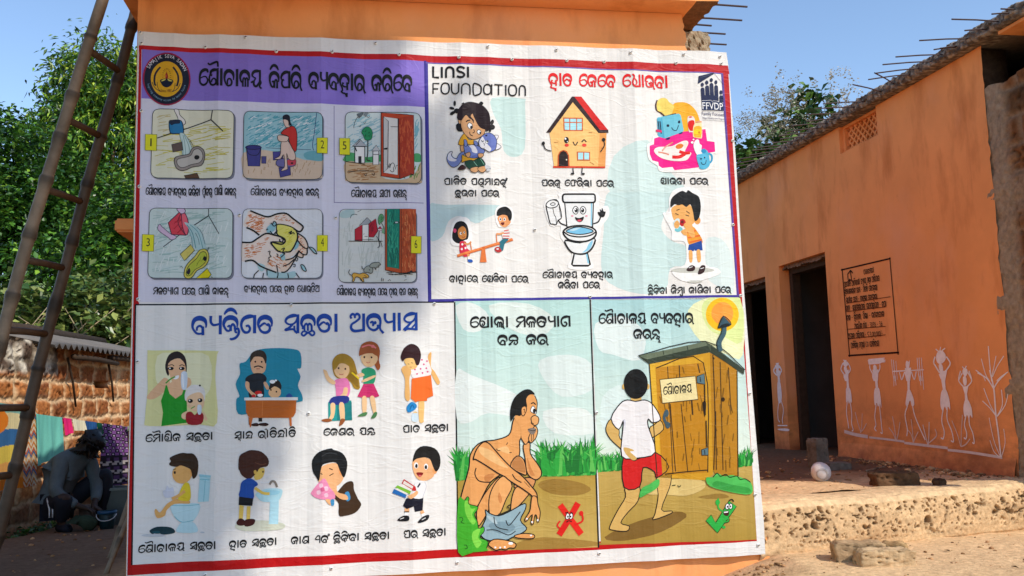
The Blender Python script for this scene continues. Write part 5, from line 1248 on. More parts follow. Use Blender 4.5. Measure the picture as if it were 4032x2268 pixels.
F 301810 1100 1111 1099 1107 1096 1105 1092 1107 1091 1111 1092 1115 1096 1116 1099 1115
S d06060 3.4 1063 1084 1074 1080 1086 1084
F f48cc0 1039 1049 1069 1060 1106 1057 1121 1008 1106 959 1052 960 1045 1008
F f8d0a0 980 1105 989 1108 1000 1099 1012 1070 1044 1042 1033 1029 999 1052
F f8d0a0 1087 1009 1107 1008 1100 967 1052 943 1044 955 1079 978
F 2c3c94 1032 964 1106 966 1109 932 1038 920 1010 935
F f8d0a0 1018 928 1042 924 1033 854 1004 840 1008 849 1018 875
F f8d0a0 1062 926 1087 926 1091 846 1075 831 1068 846
F a86434 971 845 1004 851 1026 841 1004 832 978 836
F a86434 1061 811 1071 846 1093 843 1085 824 1071 812
F b46634 1168 1188 1181 1238 1223 1257 1264 1242 1280 1202 1274 1155 1281 1119 1267 1099 1249 1133 1230 1189 1182 1183
F f8d0a0 1178 1176 1209 1191 1257 1186 1267 1155 1243 1124 1208 1121 1185 1142
F b46634 1169 1178 1182 1219 1230 1239 1264 1204 1264 1176 1216 1205 1186 1189
S f48a8a 8.2 1183 1225 1223 1236 1260 1219
F f48a8a 1252 1229 1249 1223 1242 1221 1235 1223 1233 1229 1235 1235 1242 1237 1249 1235
F 301810 1201 1172 1200 1168 1197 1166 1193 1168 1192 1172 1193 1176 1197 1177 1200 1176
F 301810 1240 1170 1238 1166 1235 1164 1231 1166 1230 1170 1231 1174 1235 1175 1238 1173
S d06060 3.4 1207 1144 1217 1140 1226 1145
F 30a478 1181 1102 1215 1116 1249 1104 1257 1073 1242 1026 1194 1028 1191 1066
F f8d0a0 1181 1088 1196 1073 1154 1063 1152 1077
F f8d0a0 1243 1072 1257 1066 1202 1040 1181 1046
f d83878 1191 1028 1245 1028 1262 989 1274 961 1248 954 1214 957 1187 954 1158 962 1175 995
F f8d0a0 1183 956 1207 955 1204 872 1186 870
F f8d0a0 1224 954 1249 955 1258 866 1244 864
F 5c905c 1158 858 1189 876 1210 876 1199 858
F 5c905c 1229 844 1247 875 1262 874 1254 850
S f4d820 8.9 1129 1091 1168 1056
@picture|habits_panel|drawing of a woman in a dotted blouse bending to scrub her foot
F f6cc84 1484 929 1514 929 1509 828 1512 819 1486 818
F f6cc84 1453 868 1475 868 1473 819 1446 824
F d8eaf4 1448 862 1479 861 1476 820 1446 824
F f4c078 1540 1177 1558 1188 1553 1114 1573 1086 1601 1030 1587 1015 1559 1064 1539 1127
F f8f4f2 1445 1102 1498 1157 1527 1176 1541 1142 1553 1071 1462 1049
F e85c94 1510 1150 1508 1147 1505 1145 1501 1147 1500 1150 1501 1154 1505 1155 1508 1154
F e85c94 1488 1126 1487 1123 1483 1121 1480 1123 1479 1126 1480 1130 1484 1131 1487 1130
F e85c94 1520 1126 1518 1122 1515 1121 1511 1122 1510 1126 1511 1129 1515 1131 1518 1129
F e85c94 1537 1143 1536 1139 1532 1138 1529 1139 1527 1143 1529 1146 1532 1148 1536 1146
F e85c94 1471 1099 1469 1095 1466 1094 1462 1096 1461 1099 1462 1102 1466 1104 1469 1102
F e85c94 1502 1102 1500 1098 1497 1097 1493 1098 1492 1102 1494 1105 1497 1107 1500 1105
F e85c94 1533 1104 1532 1101 1528 1100 1525 1101 1523 1105 1525 1108 1528 1109 1532 1108
F e85c94 1482 1074 1480 1071 1477 1070 1474 1071 1472 1075 1474 1078 1477 1079 1481 1078
F e85c94 1512 1079 1510 1076 1507 1074 1504 1076 1502 1079 1504 1083 1507 1084 1510 1083
F e85c94 1540 1086 1538 1082 1535 1081 1531 1082 1530 1086 1532 1089 1535 1090 1538 1089
F f4c078 1392 1103 1421 1121 1446 1089 1435 1048 1436 938 1410 949 1412 1048
F f6cc84 1408 1151 1456 1162 1481 1123 1462 1101 1433 1106
F 3c161e 1390 1168 1401 1201 1416 1222 1450 1238 1486 1220 1500 1178 1490 1130 1473 1122 1458 1158 1416 1158 1401 1144
S 502018 2.8 1428 1131 1436 1127
S 502018 2.8 1445 1136 1456 1133
S c06050 3.5 1438 1113 1449 1111
f f87c2c 1448 1050 1553 1067 1563 955 1530 943 1529 929 1480 928 1467 923 1442 944
F 2494d4 1418 894 1429 914 1449 926 1473 908 1466 887 1428 869
S 1470ac 5.5 1435 883 1449 910 1459 889
@picture|habits_panel|drawing of a boy in a yellow shirt sitting on a pale toilet
F d6dae0 190 287 174 283 133 283 93 287 76 293 93 298 133 298 173 293
F 10424c 114 315 151 332 217 325 236 298 183 291 151 303 127 297
F 185c68 127 308 158 312 164 298 139 299
f bfe8f0 355 584 409 577 401 447 346 445
s 8cccd8 4.5 356 561 403 556
s 8cccd8 3.2 382 557 375 446
f a8dce8 351 586 410 578 409 568 352 573
F d0d8e0 382 292 379 289 371 288 363 290 359 293 363 295 371 296 379 294
F c8ebf2 248 298 251 327 269 345 313 350 339 329 342 294
F cdeef4 214 438 281 441 354 435 351 393 326 354 301 342 269 344 231 379
S 8cccd8 3.8 215 435 281 430 354 433
S 8cccd8 3.8 233 379 269 348 326 355
F f0bc74 299 458 303 439 232 441 195 412 187 386 150 375 136 409 144 422 163 403 198 446 249 468
F f0d838 273 538 298 544 309 510 306 456 256 458 250 481
S e0c020 3.2 261 474 293 466
F dde0ec 175 508 188 515 195 537 207 521 224 525 227 482 187 476
S f0bc74 15.3 281 504 249 481 219 468
F f0bc74 225 618 265 636 310 607 310 568 279 543 243 549 221 579
F f0b068 328 595 325 583 317 578 309 583 305 595 308 607 316 612 324 607
F 40280f 203 645 212 658 207 677 258 697 290 694 322 690 345 651 342 586 320 564 310 607 291 622 259 634 240 628 212 634
F 201008 236 600 235 594 231 592 228 594 226 600 227 605 231 607 235 605
S 201008 3.2 223 614 237 618
@picture|habits_panel|drawing of a boy in a blue shirt washing hands at a basin
F dde0cc 532 321 631 341 748 325 784 307 748 286 580 290
f bde6f2 707 438 751 436 748 315 701 318
F bfe8f2 636 476 689 498 762 493 766 464 742 432 671 433 644 456
F a8dcec 657 476 695 490 754 483 741 466 682 465
S 948c80 11.1 704 519 715 535 731 530 742 504
F f0d06c 630 589 670 607 679 587 664 553 630 548
F 50281a 547 611 552 671 584 692 613 700 662 689 697 651 694 615 656 606 638 582 604 552 566 571 553 597
S 7a4a34 3.9 630 635 662 623 688 627
F 201008 674 586 673 582 670 580 668 582 667 586 668 590 670 592 673 590
F e8c060 639 586 637 579 631 576 626 579 624 587 626 594 631 597 637 593
f f0d06c 554 422 576 417 571 349 551 352
f f0d06c 591 414 610 413 607 346 589 347
F 1e5cb4 565 539 604 556 637 536 645 519 625 503 622 448 554 464 557 500
S f0d06c 14.3 631 505 669 478 704 472
f 12121c 552 465 622 452 618 415 550 422
F 4c1812 540 337 558 355 580 343 579 320 548 320
F 4c1812 580 342 606 350 633 343 622 318 583 313
@picture|habits_panel|drawing of a dark haired boy sneezing into a pink cloth
F 4c341c 1037 446 1083 503 1116 519 1134 510 1137 474 1157 426 1174 393 1142 354 1089 341 1058 345 1057 404 1037 432
F f6be8a 944 560 977 605 1043 616 1065 577 1083 537 1050 498 997 500 957 521
F f4aa6c 1093 573 1087 556 1075 550 1063 557 1058 574 1063 591 1075 598 1088 590
F 16191d 924 580 922 637 957 678 1017 694 1032 686 1077 667 1102 622 1098 570 1083 539 1063 577 1044 619 997 618 970 601 957 529 941 550
S 3c4044 4.0 971 655 1010 671 1050 662
S 201010 4.0 965 567 974 560
S 201010 4.7 1009 590 1027 582
S 201010 4.0 1010 552 1031 563
F 4c9ccc 1089 457 1109 464 1118 428 1099 416
F f6be8a 997 521 1044 504 1051 466 1096 449 1104 424 1064 431 1024 472
F f49cc0 920 477 977 539 998 521 1011 493 1037 458 1031 429 957 435 920 457
F f8d0e0 957 509 973 515 977 499 962 493
F f8d0e0 983 495 1000 498 1004 480 990 475
F f8d0e0 944 474 960 480 965 462 948 458
F f8d0e0 983 459 1000 463 1003 445 987 443
F e0709c 965 489 980 494 985 477 969 473
F f6be8a 990 432 1016 428 1016 401 1000 412
F 4c9ccc 1015 426 1033 429 1033 399 1019 400
@picture|habits_panel|drawing of a schoolboy in white shirt carrying three books
f f6be8a 1401 367 1426 366 1424 344 1400 345
f ffffff 1401 345 1424 344 1418 321 1397 322
s 181820 5.4 1398 348 1424 347
f f6be8a 1482 346 1500 353 1507 333 1489 327
f ffffff 1488 331 1506 337 1513 321 1493 315
F 16161e 1361 307 1390 327 1421 326 1421 302 1383 300
F 16161e 1469 292 1498 319 1530 325 1522 300 1484 287
S f0f0f0 4.0 1376 311 1397 318
S f0f0f0 4.0 1491 302 1512 311
f 12162e 1410 418 1501 418 1496 351 1455 346 1449 375 1412 362 1392 380
F f6f6f6 1460 500 1510 506 1519 472 1497 415 1442 422 1452 462
S c8c8d0 2.7 1509 500 1517 472 1497 418
F f6be8a 1448 617 1496 630 1544 613 1561 565 1557 525 1515 505 1476 514 1450 555
F f4b074 1577 554 1573 543 1564 539 1555 544 1551 555 1555 565 1564 569 1573 564
F 1c1814 1447 609 1463 664 1504 689 1566 674 1594 632 1593 577 1571 550 1555 578 1539 619 1510 628 1466 622
F ffffff 1476 587 1473 576 1465 572 1457 577 1454 588 1457 600 1465 604 1473 599
F ffffff 1529 579 1525 567 1517 563 1510 568 1507 579 1510 591 1518 595 1526 590
F 101418 1473 585 1471 577 1466 574 1461 578 1459 585 1462 593 1466 596 1471 593
F 101418 1524 576 1522 568 1517 566 1512 569 1510 577 1512 584 1517 587 1522 584
F 941c1c 1465 550 1503 547 1483 525
F e07070 1476 537 1494 535 1483 526
S 181c34 8.1 1485 493 1471 473
f 2878c0 1336 449 1347 470 1413 438 1406 419
f f6f2ea 1347 470 1365 472 1423 445 1413 436
f 8cc840 1353 478 1365 488 1436 456 1429 438
f f6f2ea 1365 488 1389 494 1450 468 1436 454
f d02c2c 1387 497 1399 519 1460 477 1464 457 1453 454
f f4ece4 1400 511 1448 479 1442 467 1393 496
F f6be8a 1418 430 1446 442 1466 456 1472 439 1436 414
@caption|habits_panel|
T 0c0c10 39.6 86 759 420 760 e m au a K i k _ sw cch t a
@caption|habits_panel|
T 0c0c10 37.9 526 760 839 762 sn a n _ r ii t i n ii t i
@caption|habits_panel|
T 0c0c10 37.4 980 762 1253 758 e k S r _ j ntr
@caption|habits_panel|
T 0c0c10 38.2 1397 764 1645 764 p a d _ sw cch t a
@caption|habits_panel|
T 0c0c10 38.8 62 207 441 208 e S au a c a L y _ sw cch t a
@caption|habits_panel|
T 0c0c10 37.1 505 208 743 211 h a t _ sw cch t a
@caption|habits_panel|
T 0c0c10 37.7 814 211 1322 212 k a S _ E b M _ ch i Nk i b a _ sw cch t a
@caption|habits_panel|
T 0c0c10 38.8 1394 213 1621 213 gh r _ sw cch t a
@open_panel||sky and grass panel of a squatting man beside a red cross
f c4e6e0-e4f2ea 1692 1469 2454 1471 2446 501 1687 517
f bfa048-d2b66a 1687 532 2451 516 2449 109 1681 125
F eef5f0 1696 1445 1797 1454 1877 1382 1824 1302 1733 1314
F e8f3ec 1878 1443 2104 1451 2247 1357 2161 1266 1977 1320
F eef6f2 1692 1085 1768 1063 1968 979 2088 896 2085 816 1864 853 1762 807 1689 829
F e6f2ee 2157 1135 2323 1162 2449 1108 2450 966 2274 931 2174 1034
F edf5f0 2168 854 2375 867 2452 805 2449 725 2226 732
F a8863e 2125 460 2218 486 2360 460 2420 418 2337 392 2195 408
F b08e46 2005 156 2147 177 2410 144 2446 117 2004 117
F 2f9a3c 1686 556 1757 582 1756 514 1687 513
F 2f9a3c 2149 557 2261 572 2447 585 2447 516 2300 512 2147 523
G 36b048,1c8034,6cc860,28983c 150 185 1683 517 1756 524
G 36b048,1c8034,6cc860,28983c 330 200 2137 523 2447 518
s 101014 8.4 2456 1470 2451 107
@picture|open_panel|drawing of a bare man squatting with blue shorts round his ankles
B e0a068 141010 5.9 2055 498 2110 486 2097 444 2072 412 2013 435 1994 462
B eeb070 141010 5.9 1970 324 1980 398 2003 448 2040 453 2079 422 2031 363 1978 321
B eeae6c 141010 6.4 1702 391 1713 448 1737 524 1750 575 1757 632 1787 677 1830 701 1887 706 1954 722 1982 747 1995 800 2011 827 2045 805 2041 720 2030 694 2026 616 1976 558 1912 517 1861 479 1820 411 1789 359 1741 370
F f6c88c 1807 676 1853 681 1886 654 1872 635 1819 643
F d89458 1836 520 1889 527 1855 487 1832 494
F f6c88c 1906 659 1959 670 1972 631 1925 646
S 141010 5.9 1787 562 1780 528 1802 492 1855 483 1875 492
S 301810 3.9 1899 660 1909 651 1922 650
S 301810 4.0 1972 636 1985 637
S 301810 4.0 1956 680 1965 691
B eeae6c 141010 5.9 2011 616 2051 594 2064 520 2042 518 1976 561
F c88c54 2011 613 2044 592 2056 524 1983 562
B eeb070 141010 6.0 2050 672 2087 684 2088 627 2124 573 2146 532 2142 501 2115 485 2082 503 2064 536 2058 602
F d89458 2068 614 2090 548 2109 509 2082 516
F eeae6c 2004 826 2052 864 2082 949 2122 940 2135 901 2126 835 2117 776 2103 757 2088 705 2061 676 2041 713 2036 772
S 141010 5.3 2038 713 2062 677 2085 701
S 141010 4.7 2122 941 2135 901 2127 842
F 0e0c0c 1983 807 1983 866 2007 931 2055 970 2096 975 2124 947 2095 947 2074 923 2077 879 2053 880 2041 834 2011 836 1993 813
B eeae6c 141010 4.7 2046 838 2046 874 2066 885 2074 866 2059 834
S 141010 3.3 2056 864 2063 869 2060 849
F ffffff 2096 856 2108 884 2123 870 2126 842
F 101010 2125 857 2122 847 2116 844 2111 848 2109 857 2111 866 2117 870 2123 866
O 141010 3.3 2096 856 2108 884 2123 870 2126 841
S 141010 6.0 2100 897 2114 902 2126 891
B f0b474 141010 4.7 2098 820 2119 832 2140 819 2136 788 2117 778 2103 790
S 141010 3.3 2096 794 2104 785 2112 790
B eeb070 141010 4.6 2080 705 2089 731 2117 775 2133 751 2122 711 2094 685
F 90847a 2078 759 2107 765 2125 755 2109 729 2089 737
S 141010 3.3 2078 759 2106 749 2123 755
s 141010 3.3 2097 731 2096 692
s 141010 3.3 2109 731 2105 698
B eeae6c 141010 5.8 1789 263 1786 342 1827 417 1881 484 1915 510 1889 465 1858 400 1850 338 1807 268
B f0b474 141010 5.8 1854 320 1853 391 1874 454 1915 504 1950 509 1982 456 1945 386 1911 316 1877 305
F d89458 1910 427 1925 387 1912 369 1902 401
B eeae6c 141010 6.6 1830 698 1860 690 1892 653 1931 607 1978 558 2042 505 2088 451 2117 410 2115 365 2092 398 2040 439 1968 487 1943 509 1904 530 1837 576 1785 608 1772 609 1793 663
F f6c88c 1807 673 1879 647 1924 594 1963 553 1904 575 1819 630
S 141010 5.9 1985 520 2001 494 2034 473
S 301810 2.6 2048 479 2062 465
S 301810 2.6 2057 469 2070 455
S 301810 2.6 2067 458 2080 445
B eeae6c 141010 5.3 2092 398 2116 392 2122 353 2133 307 2120 257 2112 294 2102 294 2092 250 2081 257 2089 301 2056 268 2047 278 2076 321 2084 366
F ffffff 2064 279 2062 276 2058 275 2055 277 2053 280 2055 283 2059 284 2062 283
F ffffff 2092 261 2090 257 2086 256 2083 258 2081 261 2083 265 2087 266 2090 264
F ffffff 2122 269 2121 265 2117 263 2114 265 2113 269 2114 273 2118 275 2121 273
B a0bcc6 141418 5.8 1832 339 1854 319 1903 304 1970 326 2048 362 2051 330 2022 274 2055 232 2033 208 1973 185 1939 174 1847 177 1809 200 1803 232 1834 294
F 88a4b0 1850 263 1942 271 1994 237 1940 207 1875 224
F c0d4da 1837 308 1877 294 1896 261 1863 275
S 141418 5.2 1910 311 1970 334 1951 348 1971 360
S 141418 5.2 1942 278 1961 251 2023 319
S 141418 4.5 1836 232 1888 229 1953 200 1994 218
S 141418 4.5 1877 300 1889 248 1954 226
B eeae6c 141010 5.8 1844 157 1874 182 1939 174 1992 153 1986 130 1958 132 1938 124 1912 130 1885 124 1866 135
F ffffff 1979 155 1975 149 1965 148 1956 150 1952 156 1956 161 1966 163 1975 160
F ffffff 1886 139 1884 136 1880 134 1877 136 1875 140 1877 143 1881 144 1884 143
F ffffff 1912 136 1910 133 1907 132 1903 133 1902 137 1903 141 1907 142 1911 140
F ffffff 1937 138 1936 134 1932 133 1928 135 1927 138 1928 142 1932 143 1936 141
B eeae6c 141010 5.2 1986 194 2033 203 2089 196 2097 180 2072 174 2006 181
F ffffff 2084 191 2082 188 2078 186 2073 188 2072 191 2074 194 2078 195 2082 194
F 4fbc34 1687 395 1721 393 1736 412 1745 403 1742 375 1786 358 1790 342 1772 316 1788 277 1791 244 1819 252 1824 226 1799 196 1841 173 1833 137 1840 124 1761 121 1682 123
F 8fe258 1721 384 1741 389 1753 350 1779 349 1759 318 1778 279 1758 267 1726 320
F 8fe258 1764 229 1803 240 1789 196 1808 170 1781 140 1756 191
S 143010 3.9 1721 393 1736 412 1745 402 1742 375 1789 358 1788 341 1772 316 1788 277 1793 244 1820 250 1822 225 1799 196 1841 173 1833 136
S 143010 3.2 1690 302 1706 303 1709 289 1699 280 1716 273
S 143010 3.2 1713 159 1726 158 1729 142 1716 140
@picture|open_panel|red cross with cartoon eyes
S ec2c1c 33.9 2243 345 2302 261 2356 184
S e4241a 34.1 2344 351 2292 271 2232 186
S e4241a 8.9 2240 260 2224 236 2249 211
S e4241a 10.0 2321 236 2365 254 2364 293
F e4241a 2372 294 2368 285 2360 281 2351 286 2348 296 2352 305 2361 309 2369 304
B ffffff 101010 4.0 2272 282 2280 299 2291 294 2292 277 2283 267 2273 270
B ffffff 101010 4.0 2292 281 2301 298 2311 292 2310 274 2302 267 2294 269
F 101010 2288 281 2287 277 2284 275 2281 277 2280 281 2281 285 2284 287 2287 285
F 101010 2303 280 2302 276 2299 275 2296 276 2295 281 2296 285 2299 286 2302 284
S 401010 5.0 2270 301 2287 304
S 401010 5.0 2299 304 2313 297
S 401010 5.0 2275 252 2289 259 2305 253
@toilet_panel||sky and grass panel of a boy walking to a wooden outhouse
f b8dfe0-eaf4e6 2463 1470 3352 1472 3367 520 2464 525
f ccae62-b89a46 2464 530 3367 525 3369 101 2465 120
F eaf5f2 2481 1333 2653 1372 2766 1267 2727 1123 2580 1157 2497 1189
F e2f2ee 2507 924 2636 982 2617 780 2500 743
F f4f6c8 3020 1367 3113 1461 3352 1471 3349 1141 3250 1143 3100 1219
F e6f2a8 3110 1398 3158 1469 3352 1469 3347 1215 3234 1248 3148 1292
F ffcc1c 3338 1373 3325 1331 3295 1298 3253 1280 3207 1281 3168 1300 3141 1334 3134 1376 3146 1418 3176 1452 3218 1470 3263 1470 3303 1450 3330 1416
F ffac48 3304 1380 3296 1352 3276 1329 3247 1317 3217 1318 3190 1331 3172 1354 3167 1382 3175 1410 3196 1433 3224 1445 3255 1445 3282 1432 3299 1409
F 8e6e32 2487 160 2687 238 2900 278 2962 245 2810 173 2600 135
F a4843c 3032 352 3162 366 3214 343 3117 338
F 2f9a3c 2466 560 2608 574 2612 529 2466 523
F 2f9a3c 3277 554 3365 561 3367 522 3277 517
G 36b048,1c8034,6cc860,28983c 110 122 2466 525 2612 527
G 36b048,1c8034,6cc860,28983c 60 116 3277 518 3367 522
@picture|toilet_panel|drawing of a yellow wooden outhouse with a signed door and bent chimney
F e2c884 2731 383 2801 422 2887 454 3058 443 3073 400 2968 362 2841 374
f c08a1c 3145 1158 3305 1069 3273 456 3142 472 3126 499
f d8a426 2782 1109 3145 1158 3127 473 3082 442 2798 470 2798 693
f e6b838 2782 1109 2817 1113 2825 481 2799 472
f e2b032 2814 1105 3104 1131 3105 1102 2816 1078
f ca9018 2819 1078 3105 1102 3095 485 2831 480
S 4c3408 6.3 2822 1076 3104 1100 3097 485
s 4c3408 5.3 2893 1083 2895 483
s 4c3408 6.4 2962 1089 2962 1004
s 4c3408 5.3 2962 871 2981 494
s 4c3408 6.3 2898 873 2911 497
s 4c3408 9.5 3024 890 3026 808
s 4c3408 6.4 3071 1095 3080 1043
s 4c3408 5.4 3203 1102 3186 496
s 4c3408 5.4 3252 1070 3253 821
s 4c3408 5.3 3161 824 3147 498
S 3a2808 6.2 2846 485 3007 495 3096 498
S 3a2808 5.4 3162 1145 3155 783 3132 498
s 3a2808 6.4 3306 1048 3275 457
s 3a2808 5.3 2782 1109 2799 472
H 8c6410 5.3 40 63 88 2827 1069 3093 1094 3083 500 2847 490
H 8c6410 5.4 30 64 88 3161 1135 3294 1059 3265 473 3139 498
F 3a2808 3219 889 3215 881 3208 877 3201 881 3199 890 3202 899 3209 902 3216 898
F 3a2808 3170 1124 3169 1120 3165 1118 3161 1120 3159 1124 3161 1129 3165 1130 3169 1128
f 3c4838 2723 1144 2780 1099 3145 1160 3345 1028 3353 1055 3122 1221
f 74806a 2721 1148 3122 1221 3154 1202 2770 1126
f 545f4a 3122 1221 3353 1057 3345 1030 3150 1164 3154 1202
S 1c2018 5.2 2721 1148 3122 1222 3355 1055
s 3c4838 5.3 2869 1176 2872 1151
s 3c4838 5.3 3012 1200 3017 1171
S 4a6c78 25.8 3209 1163 3205 1215 3235 1265 3241 1303
S 20343c 5.4 3194 1165 3190 1216 3219 1270 3226 1301
f 40606e 3201 1297 3237 1364 3284 1317
S 18282e 5.4 3201 1297 3237 1364 3284 1317 3201 1297
F 18282e 3275 1317 3267 1308 3245 1299 3221 1297 3210 1302 3218 1311 3240 1320 3264 1322
f f4e4ac 2842 1011 3052 1026 3061 894 2851 878
o 3a2808 4.2 2842 1011 3052 1026 3061 894 2851 878
T 12100c 46.1 2859 924 3028 936 e S au a c a L y
S 48626e 16.7 2870 833 2857 792 2882 741
F 48626e 2886 822 2882 808 2873 802 2864 808 2861 823 2865 837 2875 843 2883 836
F 48626e 2892 755 2887 742 2876 737 2866 743 2862 756 2867 768 2878 773 2888 768
f 64828c 3061 1023 3105 1038 3107 978 3061 987
o 1c2c34 4.2 3061 1023 3105 1038 3107 978 3061 987
s 1c2c34 5.3 3080 1020 3081 993
s 302010 6.4 3104 976 3099 805
F 201408 3087 867 3099 885 3107 867 3096 793
f 64828c 3067 612 3105 623 3104 581 3067 582
o 1c2c34 4.2 3067 612 3105 623 3104 581 3067 582
s 1c2c34 5.2 3084 610 3085 585
s 302010 6.3 3102 774 3098 626
F 58c460 3085 456 3124 458 3149 480 3189 460 3232 466 3286 452 3352 416 3348 354 3227 371 3104 409
F 40a84c 3144 437 3229 413 3337 389 3335 360 3227 375 3121 408
F 58c460 2693 365 2708 414 2749 434 2805 463 2803 420 2736 383
S 123818 5.2 3124 458 3149 480 3167 461 3200 471 3221 454 3265 459 3285 439 3318 440 3350 419
S 123818 4.1 2886 422 2907 423
S 123818 4.1 2918 421 2928 412 2937 420
@picture|toilet_panel|drawing of a boy in white shirt and red shorts seen from behind
B e0ba70 141010 5.1 2617 423 2696 426 2684 345 2627 288 2583 232 2630 212 2612 185 2530 197 2520 217 2570 303 2616 370
B e0ba70 141010 5.1 2795 470 2872 521 2884 466 2869 407 2816 294 2875 283 2870 269 2766 242 2777 274 2801 372
B dc2020 141010 6.1 2613 587 2692 574 2795 608 2872 524 2797 468 2784 502 2721 527 2698 424 2610 424
f e0ba70 2671 920 2729 918 2728 892 2668 893
B e0ba70 141010 5.1 2552 800 2594 742 2598 690 2673 627 2688 576 2665 569 2626 606 2600 633 2540 692 2518 748
B e0ba70 141010 5.2 2834 783 2850 732 2771 688 2768 744 2796 760
B f6f3f3 141010 6.2 2648 902 2696 893 2749 899 2796 869 2836 791 2786 772 2763 793 2759 753 2795 610 2692 580 2604 593 2616 739 2622 790 2592 740 2551 802 2605 881
F e0e0ec 2622 790 2630 719 2617 639 2634 779
F e0ba70 2617 641 2665 629 2673 619 2652 616 2688 580 2664 569 2626 606
F e0ba70 2639 977 2636 966 2630 962 2624 966 2622 977 2625 988 2631 992 2637 987
F e0ba70 2778 973 2775 962 2769 958 2763 963 2761 973 2764 984 2770 989 2776 984
F 080808 2768 989 2760 952 2740 924 2712 909 2681 909 2655 926 2637 956 2632 992 2640 1028 2661 1057 2689 1072 2719 1072 2745 1055 2763 1025
@picture|toilet_panel|green tick with a smiling face and raised thumb
f 34bc50 3072 220 3104 252 3127 207 3211 323 3255 291 3134 151
o 14401c 4.1 3072 220 3104 252 3127 207 3211 323 3255 291 3134 151
S 34bc50 8.3 3177 265 3148 286 3148 316
F 34bc50 3158 318 3153 307 3144 302 3135 307 3132 319 3136 330 3146 334 3155 329
S 34bc50 8.3 3144 321 3151 340
S 34bc50 8.3 3198 244 3200 213 3165 205
F 34bc50 3183 180 3180 175 3172 173 3165 176 3162 181 3165 187 3173 189 3181 186
S 14401c 4.2 3204 238 3205 211 3174 203
B ffffff 101010 4.2 3188 294 3199 310 3210 303 3206 281 3193 278
B ffffff 101010 4.2 3209 295 3219 309 3229 302 3226 282 3213 279
F 101010 3205 291 3203 287 3200 286 3197 288 3196 292 3198 296 3201 298 3204 296
F 101010 3222 293 3221 289 3218 287 3215 289 3214 293 3215 297 3218 299 3221 297
F 481010 3175 267 3206 269 3202 243 3179 247
f ffffff 3177 265 3204 267 3201 260 3179 259
S 102010 6.3 3211 325 3229 331 3239 318
@heading|toilet_panel|
T 0c0c10 58.5 2502 1333 3059 1330 e S au a c a L y _ b Y b h a r
T 0c0c10 54.6 2701 1245 2860 1244 k r ntu
@heading|open_panel|
T 0c0c10 60.5 1771 1321 2339 1319 e K a l a _ m L t Y a g
T 0c0c10 56.7 1923 1223 2206 1224 b nd _ k r'''
